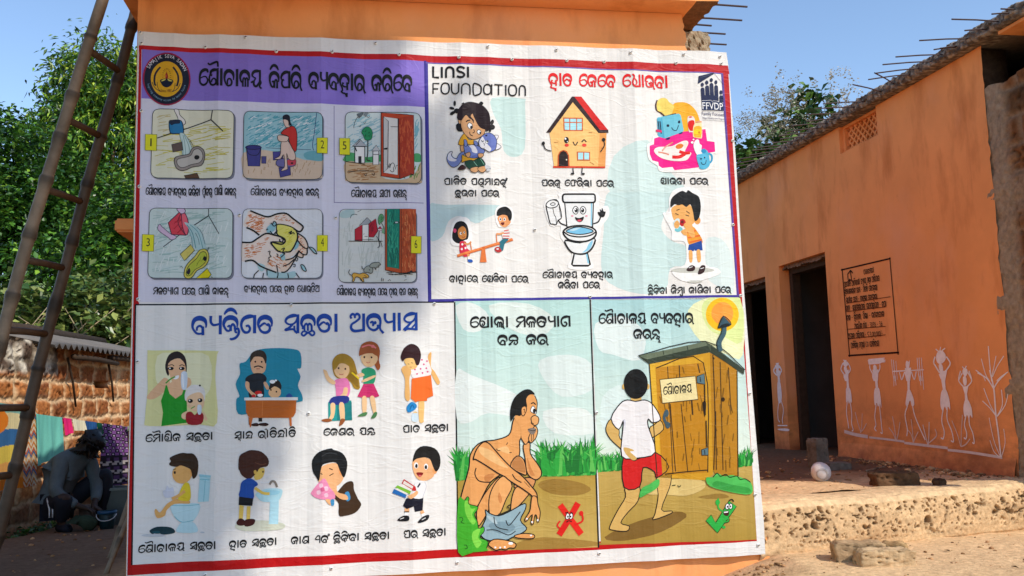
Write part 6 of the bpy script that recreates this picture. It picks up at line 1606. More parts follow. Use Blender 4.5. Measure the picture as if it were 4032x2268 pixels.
WDATA='''@notice||handwritten black notice inside a ruled frame
s 35221a 13.6 4038 2041 4868 2026
s 35221a 13.6 4058 2052 4085 1213
s 35221a 11.6 4857 2037 4871 1197
s 35221a 15.3 4061 1227 4886 1215
s 35221a 11.4 4151 1989 4155 1922
s 35221a 11.4 4155 1922 4215 1924
s 35221a 11.3 4215 1924 4202 2010
s 35221a 11.4 4148 1983 4208 2015
s 35221a 11.3 4208 2015 4243 1983
T 35221a 43.3 4427 1946 4600 1942 p dh a n m ntr ii
T 35221a 50.1 4077 1872 4678 1856 j n j a t i _ A a d i b a s ii _ n Y a y _ m h a _ A bh i j a n
T 35221a 50.1 4075 1803 4634 1780 h i t a dh k a r ii Nk _ n a m _ - _ m i n t i _ e b e h r a
T 35221a 49.8 4092 1721 4624 1699 sw a m ii Nk _ n a m _ - _ b a b u l a _ e b e h r a
T 35221a 49.8 4082 1645 4756 1621 g a m _ - _ k u s u e b r p a L , _ g a m p ch a y t _ - _ b p a
T 35221a 49.7 4085 1555 4712 1537 b k _ - _ h i nd a L , _ j i l a _ - _ D e Nk a n a L
T 35221a 48.4 4213 1466 4675 1454 A a r dh i k _ b R S _ - _ 2 0 2 4 _ - _ 2 5
T 35221a 49.6 4082 1384 4668 1368 A T k L _ p r i m a N _ - _ T . 2 , 0 0 , 0 0 0 / -
T 35221a 49.1 4125 1293 4602 1286 ( A t i r i kt _ m j u r ii _ 9 0 _ S m d i b s )
s 6a3418 5.7 4102 1716 4831 1698
s 6a3418 5.7 4091 1638 4745 1619
s 6a3418 5.7 4094 1472 4723 1450
s 6a3418 5.7 4082 1381 4713 1377
@figure||white painted woman with a small pot beside the door
S fbf4f2 22.7 2474 1111 2464 1139 2517 1175
S fbf4f2 22.1 2633 1110 2656 1133 2621 1171
F fbf4f2 2497 1180 2535 1199 2597 1197 2627 1171 2590 1151 2528 1153
f fbf4f2 2523 1215 2613 1217 2583 1194 2541 1195
F fbf4f2 2543 1155 2583 1148 2593 1120 2570 1099 2536 1109 2526 1134
S fbf4f2 20.2 2474 1114 2506 1095 2546 1081
S fbf4f2 19.6 2640 1113 2617 1092 2594 1077
f fbf4f2 2511 1130 2629 1130 2599 1060 2612 1011 2550 1009 2551 1061
F fbf4f2 2543 1006 2599 1014 2623 938 2622 831 2573 774 2529 801 2525 923
S fbf4f2 14.9 2549 801 2507 694 2501 602 2538 572
S fbf4f2 14.8 2604 801 2645 708 2604 604 2611 556
s fbf4f2 12.5 2478 531 2715 538
F fbf4f2 2480 495 2658 506 2756 498 2720 478 2519 481
@figure||white painted woman carrying a small pot nearest the notice
F fbf4f2 3955 1160 3988 1175 4034 1173 4051 1151 4022 1126 3977 1130
f fbf4f2 3960 1192 4031 1186 4008 1171 3983 1172
F fbf4f2 3976 1125 4012 1124 4024 1100 4005 1071 3980 1074 3968 1101
S fbf4f2 15.6 3955 1160 3913 1111 3934 1077 3967 1056
S fbf4f2 15.3 4052 1156 4085 1103 4055 1070 4018 1052
f fbf4f2 3951 1054 4038 1057 4039 989 3974 990 3952 1024
f fbf4f2 3982 1094 4054 1095 4033 1014 4041 925 3995 925 4001 1001
F fbf4f2 3985 925 4046 925 4068 870 4067 789 4040 805 4016 776 4000 807 3967 791 3971 857
S fbf4f2 13.5 3989 804 3960 699 3973 608 3980 548
S fbf4f2 13.3 4040 805 4052 675 4037 597 4058 538 4032 527
@figure||white painted woman carrying a bundle of sticks on her head
f fbf4f2 4393 1171 4599 1182 4684 1159 4583 1131 4402 1130
S fbf4f2 8.9 4403 1176 4664 1177
S fbf4f2 8.9 4399 1143 4671 1145
F fbf4f2 4478 1118 4511 1124 4530 1098 4516 1064 4492 1052 4473 1080
S fbf4f2 14.2 4420 1127 4420 1092 4455 1048
S fbf4f2 13.8 4583 1126 4577 1087 4532 1046
f fbf4f2 4446 1049 4550 1051 4532 980 4464 981 4446 1012
f fbf4f2 4455 1082 4554 1082 4526 1003 4528 919 4488 917 4487 979
F fbf4f2 4474 915 4537 919 4555 855 4558 745 4536 779 4506 756 4488 788 4454 766 4450 843
S fbf4f2 12.2 4477 775 4441 669 4449 595 4422 562 4450 539
S fbf4f2 12.1 4527 775 4535 671 4537 585 4542 525 4512 531
@figure||white painted man carrying two sheaves on a shoulder pole
F fbf4f2 4970 1112 4986 1141 5017 1131 5035 1145 5020 1093 4992 1062 4971 1086
f fbf4f2 4774 1064 5217 1062 5216 1055 4772 1052
S fbf4f2 8.3 4766 1161 4770 1064 4783 975
S fbf4f2 9.9 4794 1155 4799 1063 4800 975
S fbf4f2 6.6 4831 1147 4832 1062 4831 986
S fbf4f2 9.2 5138 1159 5137 1060 5148 968
S fbf4f2 9.2 5165 1160 5163 1059 5174 968
S fbf4f2 7.6 5196 1158 5194 1058 5197 967
S fbf4f2 13.0 4872 1049 4896 985 4945 1047
S fbf4f2 12.5 5045 1047 5076 983 5112 1049
f fbf4f2 4942 1049 5046 1051 5015 971 4964 972
s fbf4f2 8.2 4789 1021 4773 931
s fbf4f2 8.2 4806 1021 4807 937
s fbf4f2 9.2 5157 1012 5162 932
s fbf4f2 7.6 5191 1011 5195 898
f fbf4f2 4954 1081 5046 1082 5011 969 5001 895 4970 895 4975 970
F fbf4f2 4970 898 5006 897 5044 830 5048 775 5012 765 4994 812 4952 760 4926 779 4946 842
S fbf4f2 12.7 4952 765 4906 690 4923 574 4907 513
S fbf4f2 12.5 5024 770 5041 692 5097 591 5161 493
@figure||tall white painted woman carrying a large round pot
F fbf4f2 5388 1152 5419 1195 5473 1201 5511 1166 5502 1125 5452 1099 5403 1107
S fbf4f2 10.2 5393 1217 5437 1196 5459 1231
S fbf4f2 10.0 5473 1201 5514 1217
F fbf4f2 5420 1095 5452 1096 5466 1072 5462 1041 5433 1035 5415 1060
S fbf4f2 14.6 5378 1157 5354 1113 5381 1075 5418 1029
S fbf4f2 14.1 5519 1151 5561 1101 5524 1059 5467 1021
f fbf4f2 5406 1018 5505 1020 5477 962 5441 963 5423 985
f fbf4f2 5413 1041 5515 1043 5480 961 5478 891 5443 891 5432 973
F fbf4f2 5432 891 5482 895 5513 819 5513 741 5489 765 5471 734 5450 764 5421 729 5397 764 5403 830
S fbf4f2 11.5 5431 753 5397 654 5417 568 5396 513 5369 520
S fbf4f2 11.3 5481 754 5466 667 5512 571 5522 497 5492 502
@figure||short white painted woman carrying a pointed pot near the tree
F fbf4f2 5699 1021 5712 1049 5752 1049 5757 1018 5724 989
S fbf4f2 9.5 5702 1068 5726 1050 5751 1071
F fbf4f2 5708 989 5731 989 5738 968 5716 951 5702 968
S fbf4f2 10.8 5695 1019 5649 969
S fbf4f2 10.7 5761 1022 5799 966
S fbf4f2 10.9 5677 1036 5645 968 5677 929 5695 919
S fbf4f2 10.6 5775 1033 5798 963 5762 928 5738 918
F fbf4f2 5701 988 5725 994 5741 973 5733 933 5709 923 5696 952
f fbf4f2 5685 917 5754 920 5730 861 5734 819 5701 817 5704 861
F fbf4f2 5701 817 5734 819 5768 757 5768 682 5748 704 5728 673 5709 704 5678 690 5674 756
S fbf4f2 10.8 5700 703 5670 629 5688 567 5673 524 5651 532
S fbf4f2 10.7 5732 704 5729 631 5759 569 5766 497 5744 500
@figure||white painted bare tree with curved branches
S fbf4f2 7.8 5852 1036 5925 995 5950 953
S fbf4f2 7.7 5926 1118 5957 1004 5996 952
S fbf4f2 10.1 6014 1206 6012 1074 6017 952
S fbf4f2 7.4 6087 1131 6054 1052 6022 982
S fbf4f2 7.3 6167 1127 6084 1051 6030 982
S fbf4f2 7.2 6195 1013 6118 980 6070 951
S fbf4f2 15.1 6006 1032 6033 890 6030 709 6038 590 6044 411
S fbf4f2 10.4 5869 1016 5968 972 6028 900
S fbf4f2 9.7 6180 1007 6085 949 6034 900
S fbf4f2 7.7 5925 901 5975 789 6027 709
S fbf4f2 7.7 5898 809 5971 759 6032 699
S fbf4f2 8.6 6112 889 6107 780 6041 699
S fbf4f2 7.2 6175 859 6136 780 6046 700
S fbf4f2 6.3 5955 688 5985 528 6036 419
S fbf4f2 6.1 6099 612 6101 513 6050 412
S fbf4f2 6.3 5943 526 5975 447 6032 411
@figure||white painted ground line with tufts of grass
S e6dad6 31.2 3894 517 4087 495 4301 483
S e6dad6 18.0 4324 479 4635 473 4864 466
S e6dad6 20.9 4863 455 5192 448 5443 443
S e6dad6 19.9 5441 428 5708 424 6058 408
S ecd6ca 11.3 4115 702 4150 600 4188 524
S ecd6ca 9.2 4234 691 4209 576 4183 519
S ecd6ca 9.1 4294 603 4239 551 4177 516
S ecd6ca 10.1 4649 577 4707 531 4741 468
S ecd6ca 10.0 4718 674 4737 568 4745 466
S ecd6ca 9.8 4824 629 4793 546 4749 466
S ecd6ca 9.6 4919 573 4973 529 4992 465
S ecd6ca 9.4 4989 656 4995 553 4996 466
S ecd6ca 9.3 5074 556 5029 508 4996 466
S f0ded4 12.2 5146 615 5166 536 5192 452
S f0ded4 11.9 5232 639 5215 538 5196 453
S ecd6ca 10.3 5302 586 5313 531 5206 471
S ecd6ca 8.4 5523 657 5577 552 5605 462
S ecd6ca 8.2 5657 703 5627 575 5609 462
S ecd6ca 9.4 5722 526 5667 482 5612 463'''
def parse(data):
    items=[];cur=None
    for ln in data.strip().split('\n'):
        if ln[0]=='@': cur=(ln[1:].split('|'),[]); items.append(cur)
        else: cur[1].append(ln)
    return items
panels={}
for i,((nm,par,lab),lines) in enumerate(parse(BDATA)):
    sub=par in panels
    a=Art(to_ban,base=(.0 if nm=='sheet' else .0005 if nm=='border' else .0008 if not sub else .0032),seed=i+1)
    for ln in lines: a.line(ln)
    o=a.build('picture_panel' if nm.endswith('_panel') else nm,M['print'],panels[par] if sub else BAN,NODE)
    if lab: o['label']=lab
    if nm.endswith('_panel'): panels[nm]=o
for (px,pz) in [(21,2940),(568,2936),(1274,2933),(1909,2931),(2309,2925),(2754,2924),(3082,2926),(3309,2921),(27,2880),(355,2875),(731,2865),(1034,2871),(1403,2866),(1741,2863),(2048,2863),(2369,2863),(2594,2867),(3031,2871),(3315,2878),(34,2506),(32,2094),(37,1495),(41,1172),(813,1457),(1578,1456),(543,1945),(1049,1933),(2151,1869),(903,880),(2456,1487),(3355,1484),(3361,2407),(3333,1902),(2468,837),(3375,918),(3374,349),(2453,76),(3376,71),(1676,69),(1018,78),(388,81)]:
    x=px/1000-1.194; z=pz/1000; y=4.97-.0105-fold(px)*.9
    mb=MB(); Mx=Matrix.Rotation(R(90),4,'X')
    mb.lathe([(0,.003),(.006,.003),(.009,.001),(.0095,-.004)],(x,y,z),12,lin('e8e6e2'),Mx)
    mb.tube([(x,y-.002,z),(x+.003,y-.009,z+.002)],0.0026,6,lin('4a463f')); mb.tube([(x-.006,y-.006,z-.001),(x+.008,y-.008,z+.001)],.0014,5,lin('5a564f'))
    mb.build('nail',M['plastic'],BAN,True)
# ---------------------------------------------------------------- paintings on the right wall
def to_wall(u,v,z): return Vector((4.492-.004-z-4.6,12-u/1000-8,v/1000-.25))
for i,((nm,par,lab),lines) in enumerate(parse(WDATA)):
    a=Art(to_wall,step=.00004,seed=50+i,gain=1.0)
    for ln in lines: a.line(ln)
    o=a.build('painted_notice' if nm=='notice' else 'painted_figure',M['wpaint'],G2); o['label']=lab
# ---------------------------------------------------------------- bamboo ladder
LAD=empty('bamboo_ladder',(-2.1,5.3,0),'tall dark bamboo ladder leaning on the roof slab left of the banner','ladder')
def bamboo(pts,r,nodes=.3,seed=0,cols=('927e68','6e5e4c')):
    mb=MB(); pts=[Vector(p) for p in pts]; L=[0]
    for a,b in zip(pts,pts[1:]): L.append(L[-1]+(b-a).length)
    def at(s):
        for i in range(len(pts)-1):
            if s<=L[i+1]: return pts[i].lerp(pts[i+1],(s-L[i])/(L[i+1]-L[i]))
        return pts[-1]
    P=[];Rr=[];cs=[]; s=0;rg=random.Random(seed); nxt=rg.uniform(.1,nodes)
    st=[i*.05 for i in range(int(L[-1]/.05)+1)]
    while nxt<L[-1]: st+=[nxt-.018,nxt-.005,nxt+.005,nxt+.018]; nxt+=nodes*rg.uniform(.8,1.2)
    st=sorted(set(st)); marks=[]
    k=0; nn=rg
    full=sorted(st)
    ring=set()
    for i,s in enumerate(full):
        near=[t for t in full if abs(t-s)<.012 and t!=s]
        f=1.0+(.2 if near else 0)
        p=at(s); p=p+Vector((nz(p,1.3,seed),nz(p,1.3,seed+5),0))*.012
        P.append(p); Rr.append(r*f*(1-.12*s/L[-1])*(1+.04*nz((s,seed,0),5))); q=.5+.5*nz((s,seed,1),3)
        c=Vector(lin(cols[0])).lerp(Vector(lin(cols[1])),q); cs+= [tuple(c*(.42 if near else 1))]*10
    return mb.tube(P,Rr,10,cs)
ra=lambda z:Vector((-2.228+.244*z+.012*math.sin(z*2.2),5.2,z)); rb=lambda z:Vector((-2.073+.218*z+.012*math.sin(z*2+1),5.55,z))
bamboo([ra(-.06+.25*i) for i in range(17)],.034,.3,1).build('rail',M['bamboo'],LAD,True)
bamboo([rb(-.06+.25*i) for i in range(15)],.033,.33,2,('665444','4a3c30')).build('rail',M['bamboo'],LAD,True)
for i,z in enumerate((2.93,2.53,2.135,1.745,1.365,.95,.58,.2)):
    a,b=ra(z),rb(z); d=(b-a)*.13
    MB().tube([a-d*.2,a.lerp(b,.5)+Vector((0,0,.004)),b+d*.3],[.021,.02,.021],8,lin('5a4636')).build('rung',M['bamboo'],LAD,True)
# ---------------------------------------------------------------- laterite shed on the left
SH=empty('laterite_shed',(-3.3,11,0),'shed with a laterite block wall and grey corrugated roof beyond the ladder','shed')
def wl(Y,o=0): return Vector((-3.5+.1045*(Y-9)+o,Y-.1045*o,0))
def lat(u,v):
    Y=6.8+u*7.8; z=-.55+v*2.2
    z+=.02*nz((Y,z,7),1.7); row=math.floor(z/.205); off=(row%2)*.19+.12*nz((row,0,0),3.3); wbl=.38+.05*nz((row,4,0),2.1)
    jit=.035*nz((Y,z,0),3.5)+.012*nz((Y,z,0),16); bx=(Y+off+jit)%wbl; bz=(z+jit)%.205
    jt=max(math.exp(-((bx-.0)/.03)**2),math.exp(-((bx-wbl)/.03)**2),math.exp(-(bz/.026)**2),math.exp(-((bz-.205)/.026)**2))
    pl=max(0,nz((Y,z,3),1.5))*1.3; jt=min(1,jt*(1+.6*pl)+max(0,pl-.45))
    pt=pit((Y*.7,z,0),15)*(1-jt)
    idn=nz((row*2.7,math.floor((Y+off)/wbl)*1.9,0),1.1)
    c=Vector(lin('b4703c')).lerp(Vector(lin('80482a')),max(0,min(1,.45+idn*1.1))); c=c.lerp(Vector(lin('c48a50')),.6*max(0,nz((Y,z,8),12)))
    c=c.lerp(Vector(lin('dcbc92')),jt*.9)
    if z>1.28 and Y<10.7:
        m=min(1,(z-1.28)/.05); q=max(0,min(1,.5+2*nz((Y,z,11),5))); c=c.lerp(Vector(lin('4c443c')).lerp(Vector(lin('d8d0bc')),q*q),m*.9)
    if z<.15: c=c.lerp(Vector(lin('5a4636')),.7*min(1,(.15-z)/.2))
    dep=.022*pt+.024*jt-.02*nz((Y,z,1),6)-.012*nz((Y,z,5),24)
    if 11.75<Y<12.15 and 1.17<z<1.25: dep+=.14; c=c*.5
    p=wl(Y,-dep); p.z=z
    return p,tuple(c*(1-.35*pt))
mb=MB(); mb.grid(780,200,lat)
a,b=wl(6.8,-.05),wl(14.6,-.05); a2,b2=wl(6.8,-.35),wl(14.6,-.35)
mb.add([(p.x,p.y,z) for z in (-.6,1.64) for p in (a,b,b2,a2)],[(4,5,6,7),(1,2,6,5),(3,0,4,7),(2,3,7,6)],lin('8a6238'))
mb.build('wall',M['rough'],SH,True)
mb=MB()
def roof(u,v):
    Y=10.15+u*4.5; o=.2-v*1.25; w=.026*math.sin(Y*2*math.pi/.146)
    p=wl(Y,o); p.z=1.60+v*.30+w+.01*nz((Y,v,0),1.5); return p
N=340
mb.grid(N,6,roof)
k=len(mb.v); mb.add([v-Vector((0,0,.009)) for v in mb.v[:k]],[tuple(i for i in f[::-1]) for f in mb.f],None)
for i in range(N): mb.f.append([i,i+1,k+i+1,k+i])
mb.build('roof',M['sheetroof'],SH,True)
p0,p1=wl(10.0,-1.02),wl(14.6,-1.02)
mb=MB(); mb.tube([(p0.x,p0.y,1.90),((p0.x+p1.x)/2,(p0.y+p1.y)/2,1.93),(p1.x,p1.y,1.92)],[.06,.07,.06],8); mb.build('ridge_pole',M['wood'],SH,True)
def pole(name,a,b,r,m='wood',parent=None,n=7):
    a,b=Vector(a),Vector(b); mid=a.lerp(b,.5)+Vector((.01,0,.012)); return MB().tube([a,a.lerp(mid,.5),mid,b],[r,r*.95,r*.95,r*.85],n).build(name,M[m],parent,True)
for (ya,za,yb,zb,o,r) in ((10.78,1.50,12.08,1.47,.13,.034),(11.85,1.535,12.9,1.52,.12,.033)):
    a=wl(ya,o);b=wl(yb,o); pole('beam',(a.x,a.y,za),(b.x,b.y,zb),r,parent=SH)
for (ya,za,yb,zb) in ((10.8,1.49,11.1,.95),(11.98,1.46,12.22,1.0)):
    a=wl(ya,.06);b=wl(yb,.04); pole('stick',(a.x,a.y,za),(b.x,b.y,zb),.014,parent=SH)
# ---------------------------------------------------------------- washing on the line
def cl(Y): return Vector((-3.15+.1045*(Y-9),Y,0))
LZ=lambda Y:.885-.085*(Y-9.38)
q=[cl(8.4+.4*i) for i in range(12)]
tag(MB().tube([(p.x,p.y,LZ(p.y)+.003) for p in q],.004,6,lin('6a6a70')).build('clothesline',M['plastic'],origin=(-3,10,.8)),'thin clothesline strung in front of the laterite shed wall','clothesline')
def hang(name,label,cat,Y0,Y1,zb0,zb1,cf,wave=.02,wf=14,seed=0,dz=0,nu=48,nv=40,skew=0,off=.0):
    def f(u,v):
        Y=Y0+(Y1-Y0)*u; zt=LZ(Y)+.008+dz; zb=zb0+(zb1-zb0)*u; z=zt+(zb-zt)*v
        w=wave*math.sin(Y*wf+seed)*(.3+v)+wave*.8*nz((Y*3,z*1.2,seed),2.5)
        p=cl(Y+skew*v*v); p.x+=.012+off+w+.02*v; p.z=z+.006*nz((Y,seed,0),20)*v
        return p,tuple(q*.85 for q in cf(u,v))
    mb=MB(); mb.grid(nu,nv,f)
    def bk(u,v):
        p,c=f(u,v*.35); p.x-=.024+.01*v; return p,c
    mb.grid(nu,8,bk)
    return tag(mb.build(name,M['cloth'],origin=cl((Y0+Y1)/2)+Vector((0,0,zb0)),smooth=True),label,cat,'washing hung on the clothesline')
def plain(h,k=.06):
    c=Vector(lin(h)); return lambda u,v:tuple(c*(1+k*math.sin(u*37+v*3)))
def blanket(u,v):
    pal=['f0902c','f2d9a0','3f74a8','e8d25a','6fb0b4','efe2c0']
    if u<.45 and ((u-.1)/.32)**2+((v-.2)/.17)**2<1: return lin('f08a2a')
    if u>.66:
        k=int(v*34)%6; zig=abs(((u*30)%4)-2)
        c=['efe0c4','e08a3a','efe0c4','d86a3a','4a78a0','e8b070'][int(v*26+zig)%6]; return lin(c)
    b=v*5.2+.5*math.sin(u*3)
    c=['8fc0b0','f4e4ac','3f74a8','ecd25c','efb060','f0902c'][int(b)%6]
    if int(u*60)%2: return tuple(Vector(lin(c))*.9)
    return lin(c)
def purple(u,v):
    if v<.5:
        a,b=int(u*16),int(v*20)
        if (a+b)%2==0: return lin('1c1822') if (abs((u*16)%1-.5)>.2 or abs((v*20)%1-.5)>.2) else lin('d8c8dc')
        return lin('8a5a9a')
    k=int(v*34)
    if k%5 in (0,1): return lin('b8b0ac') if int(u*30+k)%3 else lin('201c24')
    if k%5==2: return lin('2a2430')
    return lin('5a4068') if int(u*14)%2 else lin('28222c')
hang('patterned_blanket','bright orange, blue and yellow patterned blanket hanging at the end of the washing line','blanket',8.45,9.42,.24,.22,blanket,.012,9,1,.05,100,120)
hang('towel','pale turquoise towel hanging beside the patterned blanket','towel',9.38,9.94,.40,.46,plain('7fd6c4'),.016,24,2)
hang('small_cloth','small bright pink cloth bunched on the clothesline','cloth',9.99,10.17,.66,.68,plain('f0307c'),.012,50,3)
hang('cloth','cream cloth folded over the clothesline beside the pink one','cloth',10.2,10.52,.70,.69,plain('f4ecc8'),.01,20,4)
hang('denim_cloth','faded blue denim cloth on the clothesline above the crouching man','cloth',10.54,10.85,.64,.66,plain('2f5e96',.15),.012,26,5)
hang('green_cloth','narrow dark green cloth hanging between blue denim and purple print','cloth',10.87,10.99,.63,.63,plain('14583c'),.01,30,6)
hang('printed_sheet','long purple and black printed sheet draped from the clothesline','sheet',11.0,12.1,.02,.0,purple,.03,17,7,0,120,110,-.0)
hang('pale_cloth','pale grey-green cloth hung over the end of the purple sheet','cloth',11.72,12.25,.53,.52,plain('b8d0b4'),.012,15,8,.006,off=.045)
# ---------------------------------------------------------------- crouching man
PR=(-2.72,9.28,gh(-2.72,9.28))
PER=empty('person',PR,'person in grey sweatshirt and dark striped track pants crouching over a bucket','person')
def skin(name,J,E,m,parent,sub=2,root=0):
    names=list(J); me=bpy.data.meshes.new(name); me.from_pydata([Vector(J[n][0]) for n in names],[(names.index(a),names.index(b)) for a,b in E],[])
    o=bpy.data.objects.new('tmp',me); C.objects.link(o); md=o.modifiers.new('s','SKIN'); md.use_smooth_shade=True; sd=o.modifiers.new('d','SUBSURF'); sd.levels=sub; sd.render_levels=sub
    for i,n in enumerate(names):
        r=J[n][1]; d=me.skin_vertices[0].data[i]; d.radius=r if isinstance(r,tuple) else (r,r); d.use_root=(i==root)
    dg=bpy.context.evaluated_depsgraph_get(); nm=bpy.data.meshes.new_from_object(o.evaluated_get(dg)); bpy.data.objects.remove(o)
    nm.name=name
    off=Vector((0,0,0)); p=parent
    while p: off+=p.location; p=p.parent
    nm.transform(Matrix.Translation(-off)); nm.materials.clear()
    for pl in nm.polygons: pl.use_smooth=True
    return link(name,nm,m,parent)
g0=PR[2]
J={'pelvis':((-2.87,9.33,.07),.10),'spine':((-2.85,9.33,.26),.11),'chest':((-2.74,9.31,.43),.115),'neck':((-2.63,9.28,.53),.055),'skull':((-2.57,9.26,.58),.092),'crown':((-2.53,9.245,.59),.092),'jaw':((-2.535,9.235,.50),.055),'nose':((-2.475,9.22,.535),.018),
'shL':((-2.77,9.17,.43),.06),'elL':((-2.79,9.04,.17),.042),'wrL':((-2.60,9.06,.04),.03),'paL':((-2.545,9.075,.02),.034),
'shR':((-2.62,9.42,.44),.06),'elR':((-2.53,9.38,.20),.042),'wrR':((-2.50,9.22,.05),.03),'paR':((-2.50,9.16,.02),.034),
'hipL':((-2.86,9.25,.04),.095),'knL':((-2.69,8.96,.13),.068),'anL':((-2.76,9.10,g0+.09),.045),'toL':((-2.66,9.02,g0+.035),.035),
'hipR':((-2.82,9.42,.04),.095),'knR':((-2.45,9.44,.32),.066),'anR':((-2.52,9.47,g0+.09),.045),'toR':((-2.40,9.42,g0+.035),.035)}
E=[('pelvis','spine'),('spine','chest'),('chest','neck'),('neck','skull'),('skull','crown'),('skull','jaw'),('jaw','nose'),('chest','shL'),('shL','elL'),('elL','wrL'),('wrL','paL'),('chest','shR'),('shR','elR'),('elR','wrR'),('wrR','paR'),
('pelvis','hipL'),('hipL','knL'),('knL','anL'),('anL','toL'),('pelvis','hipR'),('hipR','knR'),('knR','anR'),('anR','toR')]
for s,(bx,by,bz) in (('L',(-2.545,9.075,.02)),('R',(-2.50,9.16,.02))):
    for k in range(4):
        dy=(k-1.5)*.021; ln=(.075,.085,.08,.062)[k]
        J[f'f{s}{k}a']=((bx+.035,by+dy,bz-.01),.010); J[f'f{s}{k}b']=((bx+.035+ln*.5,by+dy*1.1,bz-.035),.009); J[f'f{s}{k}c']=((bx+.025+ln*.7,by+dy*1.1,bz-.07),.008)
        E+=[(f'pa{s}',f'f{s}{k}a'),(f'f{s}{k}a',f'f{s}{k}b'),(f'f{s}{k}b',f'f{s}{k}c')]
    sg=1 if s=='L' else -1
    J[f't{s}a']=((bx+.005,by+sg*.035,bz-.015),.011); J[f't{s}b']=((bx+.04,by+sg*.04,bz-.045),.009); E+=[(f'pa{s}',f't{s}a'),(f't{s}a',f't{s}b')]
skin('body',J,E,M['skin'],PER)
SJ={'hem':((-2.90,9.33,.06),(.165,.135)),'waist':((-2.87,9.33,.20),(.165,.14)),'mid':((-2.82,9.325,.34),(.165,.15)),'chest':((-2.74,9.31,.45),(.15,.13)),'neck':((-2.655,9.285,.52),.075),
'shL':((-2.785,9.165,.44),.085),'uaL':((-2.80,9.10,.30),.07),'elL':((-2.80,9.035,.17),.066),'foL':((-2.70,9.045,.10),.058),'wrL':((-2.61,9.06,.045),.046),
'shR':((-2.62,9.42,.45),.085),'uaR':((-2.565,9.41,.31),.07),'elR':((-2.53,9.38,.19),.064),'foR':((-2.51,9.30,.11),.055),'wrR':((-2.50,9.23,.06),.046)}
M['shirt']=mat('grey_sweatshirt',(.098,.125,.138),.9,.1,var=.15,vs=9,bump=.7,bs=12,bd=.02)
M['pants']=mat('track_pants',(.014,.017,.026),.8,.2,bump=.4,bs=14,bd=.015)
skin('sweatshirt',SJ,[('hem','waist'),('waist','mid'),('mid','chest'),('chest','neck'),('chest','shL'),('shL','uaL'),('uaL','elL'),('elL','foL'),('foL','wrL'),('chest','shR'),('shR','uaR'),('uaR','elR'),('elR','foR'),('foR','wrR')],M['shirt'],PER,root=1)
TJ={'p':((-2.89,9.33,.04),.125),'hL':((-2.86,9.24,.03),.115),'tL':((-2.77,9.09,.08),.10),'kL':((-2.69,8.955,.125),.085),'cL':((-2.73,9.04,.0),.075),'aL':((-2.76,9.10,g0+.09),.06),
'hR':((-2.82,9.42,.03),.11),'tR':((-2.62,9.43,.19),.095),'kR':((-2.45,9.44,.315),.08),'cR':((-2.48,9.455,.1),.07),'aR':((-2.52,9.47,g0+.09),.06)}
TR=skin('track_pants',TJ,[('p','hL'),('hL','tL'),('tL','kL'),('kL','cL'),('cL','aL'),('p','hR'),('hR','tR'),('tR','kR'),('kR','cR'),('cR','aR')],M['pants'],PER)
for o in (0,.028):
    MB().tube([(-2.895+o,9.135,.115),(-2.87+o,9.075,.09),(-2.845+o,9.045,.03),(-2.84+o,9.04,-.05)],[.007]*4,6,lin('d8dade')).build('stripe',M['plastic'],TR,True)
HJ={'a':((-2.60,9.275,.595),.105),'b':((-2.55,9.25,.63),.108),'c':((-2.50,9.22,.61),.10),'d':((-2.47,9.20,.555),.085),'e':((-2.61,9.25,.53),.08),'f':((-2.50,9.17,.56),.07),'g':((-2.585,9.18,.585),.085)}
skin('hair',HJ,[('a','b'),('b','c'),('c','d'),('a','e'),('c','f'),('b','g')],M['hair'],PER)
rg=random.Random(3); mb=MB()
for i in range(90):
    d=Vector((rg.gauss(.1,1),rg.gauss(-.2,1),rg.gauss(.3,.8))).normalized(); p=Vector((-2.55,9.235,.60))+d*.108; mb.tube([p-d*.02,p+d*.012+Vector((rg.uniform(-.02,.03),rg.uniform(-.02,.02),-.01)),p+d*.02+Vector((rg.uniform(-.03,.05),rg.uniform(-.03,.03),-.035))],[.012,.008,.002],5)
mb.build('hair_tufts',M['hair'],bpy.data.objects['hair'],True)
for a,b in (((-2.78,9.13,g0+.04),(-2.65,9.0,g0+.035)),((-2.54,9.48,g0+.04),(-2.39,9.41,g0+.035))):
    a,b=Vector(a),Vector(b); MB().tube([a,a.lerp(b,.35)+Vector((0,0,.012)),a.lerp(b,.75),b],[.042,.048,.045,.028],10).build('shoe',M['pants'],PER,True)
# things around the man
def bucket(name,label,cat,loc,r0,r1,h,cols,handle=True,group=None):
    z=gh(loc[0],loc[1]) if len(loc)<3 else loc[2]
    e=empty(name,(loc[0],loc[1],z-.004),label,cat,group)
    MB().lathe([(0,0),(r0,0),(r0+(r1-r0)*.5,h*.5),(r1,h),(r1-.006,h),(r0-.004,.01),(0,.012)],(loc[0],loc[1],z-.004),24,lin(cols[0])).build('shell',M['plastic'],e,True)
    MB().lathe([(r1+.001,h-.022),(r1+.009,h-.02),(r1+.009,h+.002),(r1-.004,h+.003)],(loc[0],loc[1],z-.004),24,lin(cols[1])).build('rim',M['plastic'],e,True)
    if handle:
        MB().tube([(loc[0]+(r1+.012)*math.cos(t),loc[1]-.25*r1-(r1+.012)*abs(math.sin(t))*.75,z+h-.03-.055*abs(math.sin(t))) for t in [math.pi+math.pi*i/10 for i in range(11)]],.004,6,lin('c8ccd0')).build('handle',M['plastic'],e,True)
    return e
bucket('paint_bucket','small blue and green plastic paint bucket in front of the crouching man','bucket',(-2.345,9.05),.058,.075,.165,('0f3038','18486a'))
bx,by=-2.33,9.55; bz=gh(bx,by)
e=empty('grey_tub',(bx,by,bz),'tall grey rectangular tub standing behind the paint bucket','tub')
mb=MB(); 
